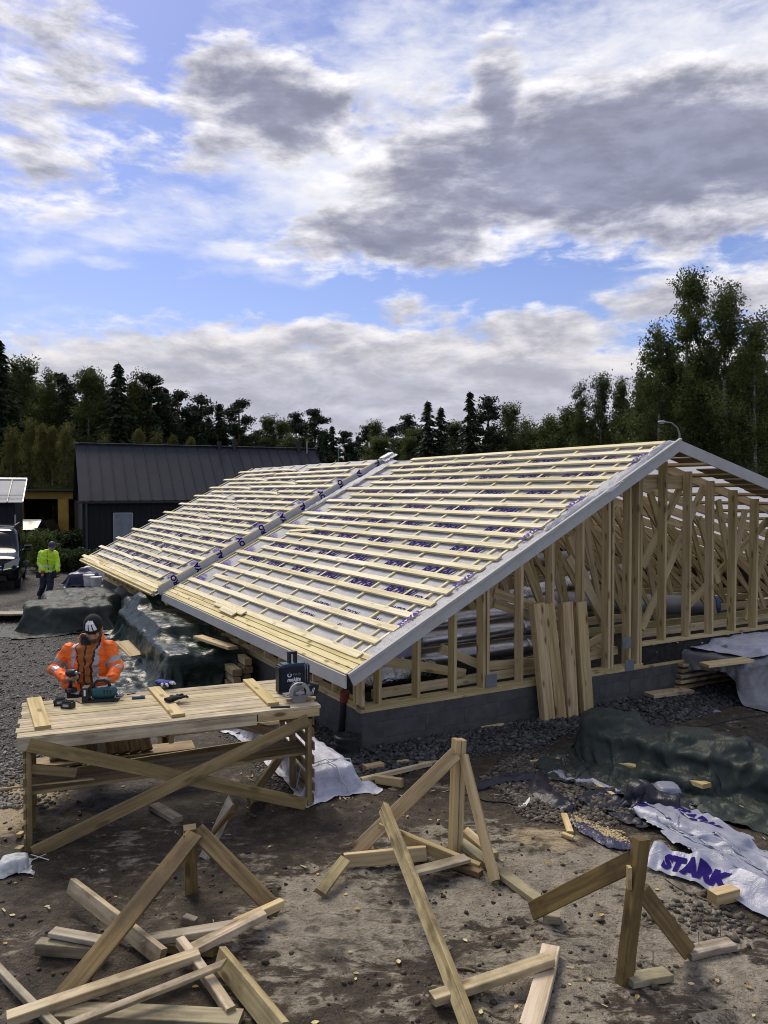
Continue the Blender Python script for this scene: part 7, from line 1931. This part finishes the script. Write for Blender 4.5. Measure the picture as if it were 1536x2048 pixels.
# --- right hand group
for (k, px, y, d, lab, w_, v) in (
    ('tall', 1372, 524, 46, 'tallest narrow birch above the right end of the ridge', .92, 0), ('tall', 1452, 574, 45, 'second tall birch with the broad crown right of the tallest', 1.08, 1),
    ('birch', 1318, 640, 46, 'birch leaning against the left side of the tallest birch', .95, None), ('birch', 1516, 640, 43, 'birch cut by the right edge of the picture', .9, None),
    ('birch', 1412, 690, 49, 'birch filling the notch between the two tall birches', 1.0, None), ('birch', 1345, 720, 48, 'dense birch below the left side of the tallest birch', 1.2, None), ('birch', 1490, 690, 47, 'dense birch below the right side of the broad tall birch', 1.3, None), ('tall', 1560, 560, 47, 'tall birch mostly outside the right edge', 1., 1),
    ('slim', 1172, 752, 54, 'slim birch with twin tops, left one', .9, 0), ('slim', 1198, 741, 54, 'slim birch with twin tops, right one', .9, 1), ('birch', 1240, 754, 52, 'loose birch between the twin tops and the tall birches', .75, None),
    ('birch', 1278, 748, 50, 'low birch at the left foot of the tall birches', .9, None), ('birch', 1135, 812, 58, 'wide low broadleaf left of the slim twin birches', 1.5, None), ('birch', 1096, 828, 60, 'low rounded broadleaf left of the wide low one', 1.4, None),
    ('birch', 1062, 850, 62, 'smallest broadleaf where the right trees begin', 1.3, None)):
    tree(k, px, y, d, lab, None, w_, v)
for i in range(22):
    px = 1090+i*24+TR.uniform(-8, 8); d = TR.uniform(52, 66)
    y = np.interp(px, [1090, 1200, 1280, 1350, 1650], [852, 835, 790, 740, 700])+TR.uniform(0, 40)
    tree(TR.choice(['spruce', 'birch', 'pine', 'spruce']), px, y, d, 'dark tree filling the wood under the tall right birches', 'dark trees under the right birches', 1.4)
# undergrowth closing the wood
for i in range(44):
    px = -160+i*44+TR.uniform(-14, 14)
    tree('bush', px, 925+TR.uniform(-14, 14), TR.uniform(49, 54) if not (30 < px < 700) else TR.uniform(58, 62), 'bush of the undergrowth along the foot of the wood', 'undergrowth bushes', 1.5, TR.randrange(2))
m, t, b = material('dark wood interior'); n = t.noise(t.n('ShaderNodeTexCoord').outputs['Object'], .7, 5, .7); setb(t, b, color=t.ramp(n, [(.35, (.006, .009, .005)), (.7, (.02, .028, .012))]), rough=.9)
def far_wood():
    rs = np.random.RandomState(77); n = 26000; px = rs.rand(n)*2100-300; d = 84+rs.rand(n)*16
    x = (px-768)/FOC*d; hmax = np.interp(px, [-300, 0, 240, 400, 520, 640, 720, 760, 900, 1050, 1200, 1300, 1800], [16, 15, 12.5, 9.5, 8, 7.5, 5.5, 6, 8.5, 8, 11, 14, 16])
    z = rs.rand(n)*hmax*(.8+.3*vnoise(px*.05, px*0)); C = np.column_stack([x, d, z]); u = rvec(rs, n)*.55; w_ = np.cross(u, rvec(rs, n)); w_ /= np.linalg.norm(w_, axis=1, keepdims=True); 
    tag(put('far_wood', quads_mesh('far_wood', C, u, w_*.4, M['spruce'])), kind='stuff')
far_wood()
# --- hedge and shrubs in front of the houses, lawn
for (px, y, d, w_, v) in ((118, 1050, 33, 1.1, 2), (92, 1042, 34, .9, 1), (148, 1062, 36, 1., 0), (128, 1058, 40, 1.3, 0), (82, 1060, 40, 1.2, 1)):
    pass
HB = 'hedge shrubs between the yard and the houses'
tree('bush', 80, 1042, 30.5, 'tall leafy shrub right behind the yellow-jacketed worker', None, .85, 2)
for i in range(9): tree('bush', 112+i*14, 1085+TR.uniform(-6, 8), 30.5+TR.uniform(-.6, .6), 'low dark shrub of the hedge between the yard and the black house', HB, 1.1, TR.randrange(2))
for i in range(7): tree('bush', 60+i*17, 1046+TR.uniform(-4, 5), 41+TR.uniform(-.6, .6), 'dark shrub of the hedge before the ochre carport', 'hedge shrubs before the ochre carport', 1.1, TR.randrange(2))
lw = B(); a = [D(50, 1000, 33), D(165, 1000, 33), D(165, 1000, 39.5), D(50, 1000, 39.5)]; k = 12
def lawn():
    rs = np.random.RandomState(5); n = 9000; y = 32+rs.rand(n)*8; x = (rs.rand(n)*140+40-768)/FOC*y
    C = np.column_stack([x, y, .05+rs.rand(n)*.03]); u = np.column_stack([rs.randn(n)*.02, rs.randn(n)*.02, np.full(n, .09)]); w_ = np.column_stack([rs.randn(n)*.05, rs.randn(n)*.03, np.zeros(n)])
    M['grass'] = leafmat('lawn grass', (.035, .075, .012), (.07, .13, .02), .3)
    tag(put('lawn_grass', quads_mesh('lawn_grass', C, u, w_, M['grass'])), kind='stuff')
lawn()
bpy.context.view_layer.update()
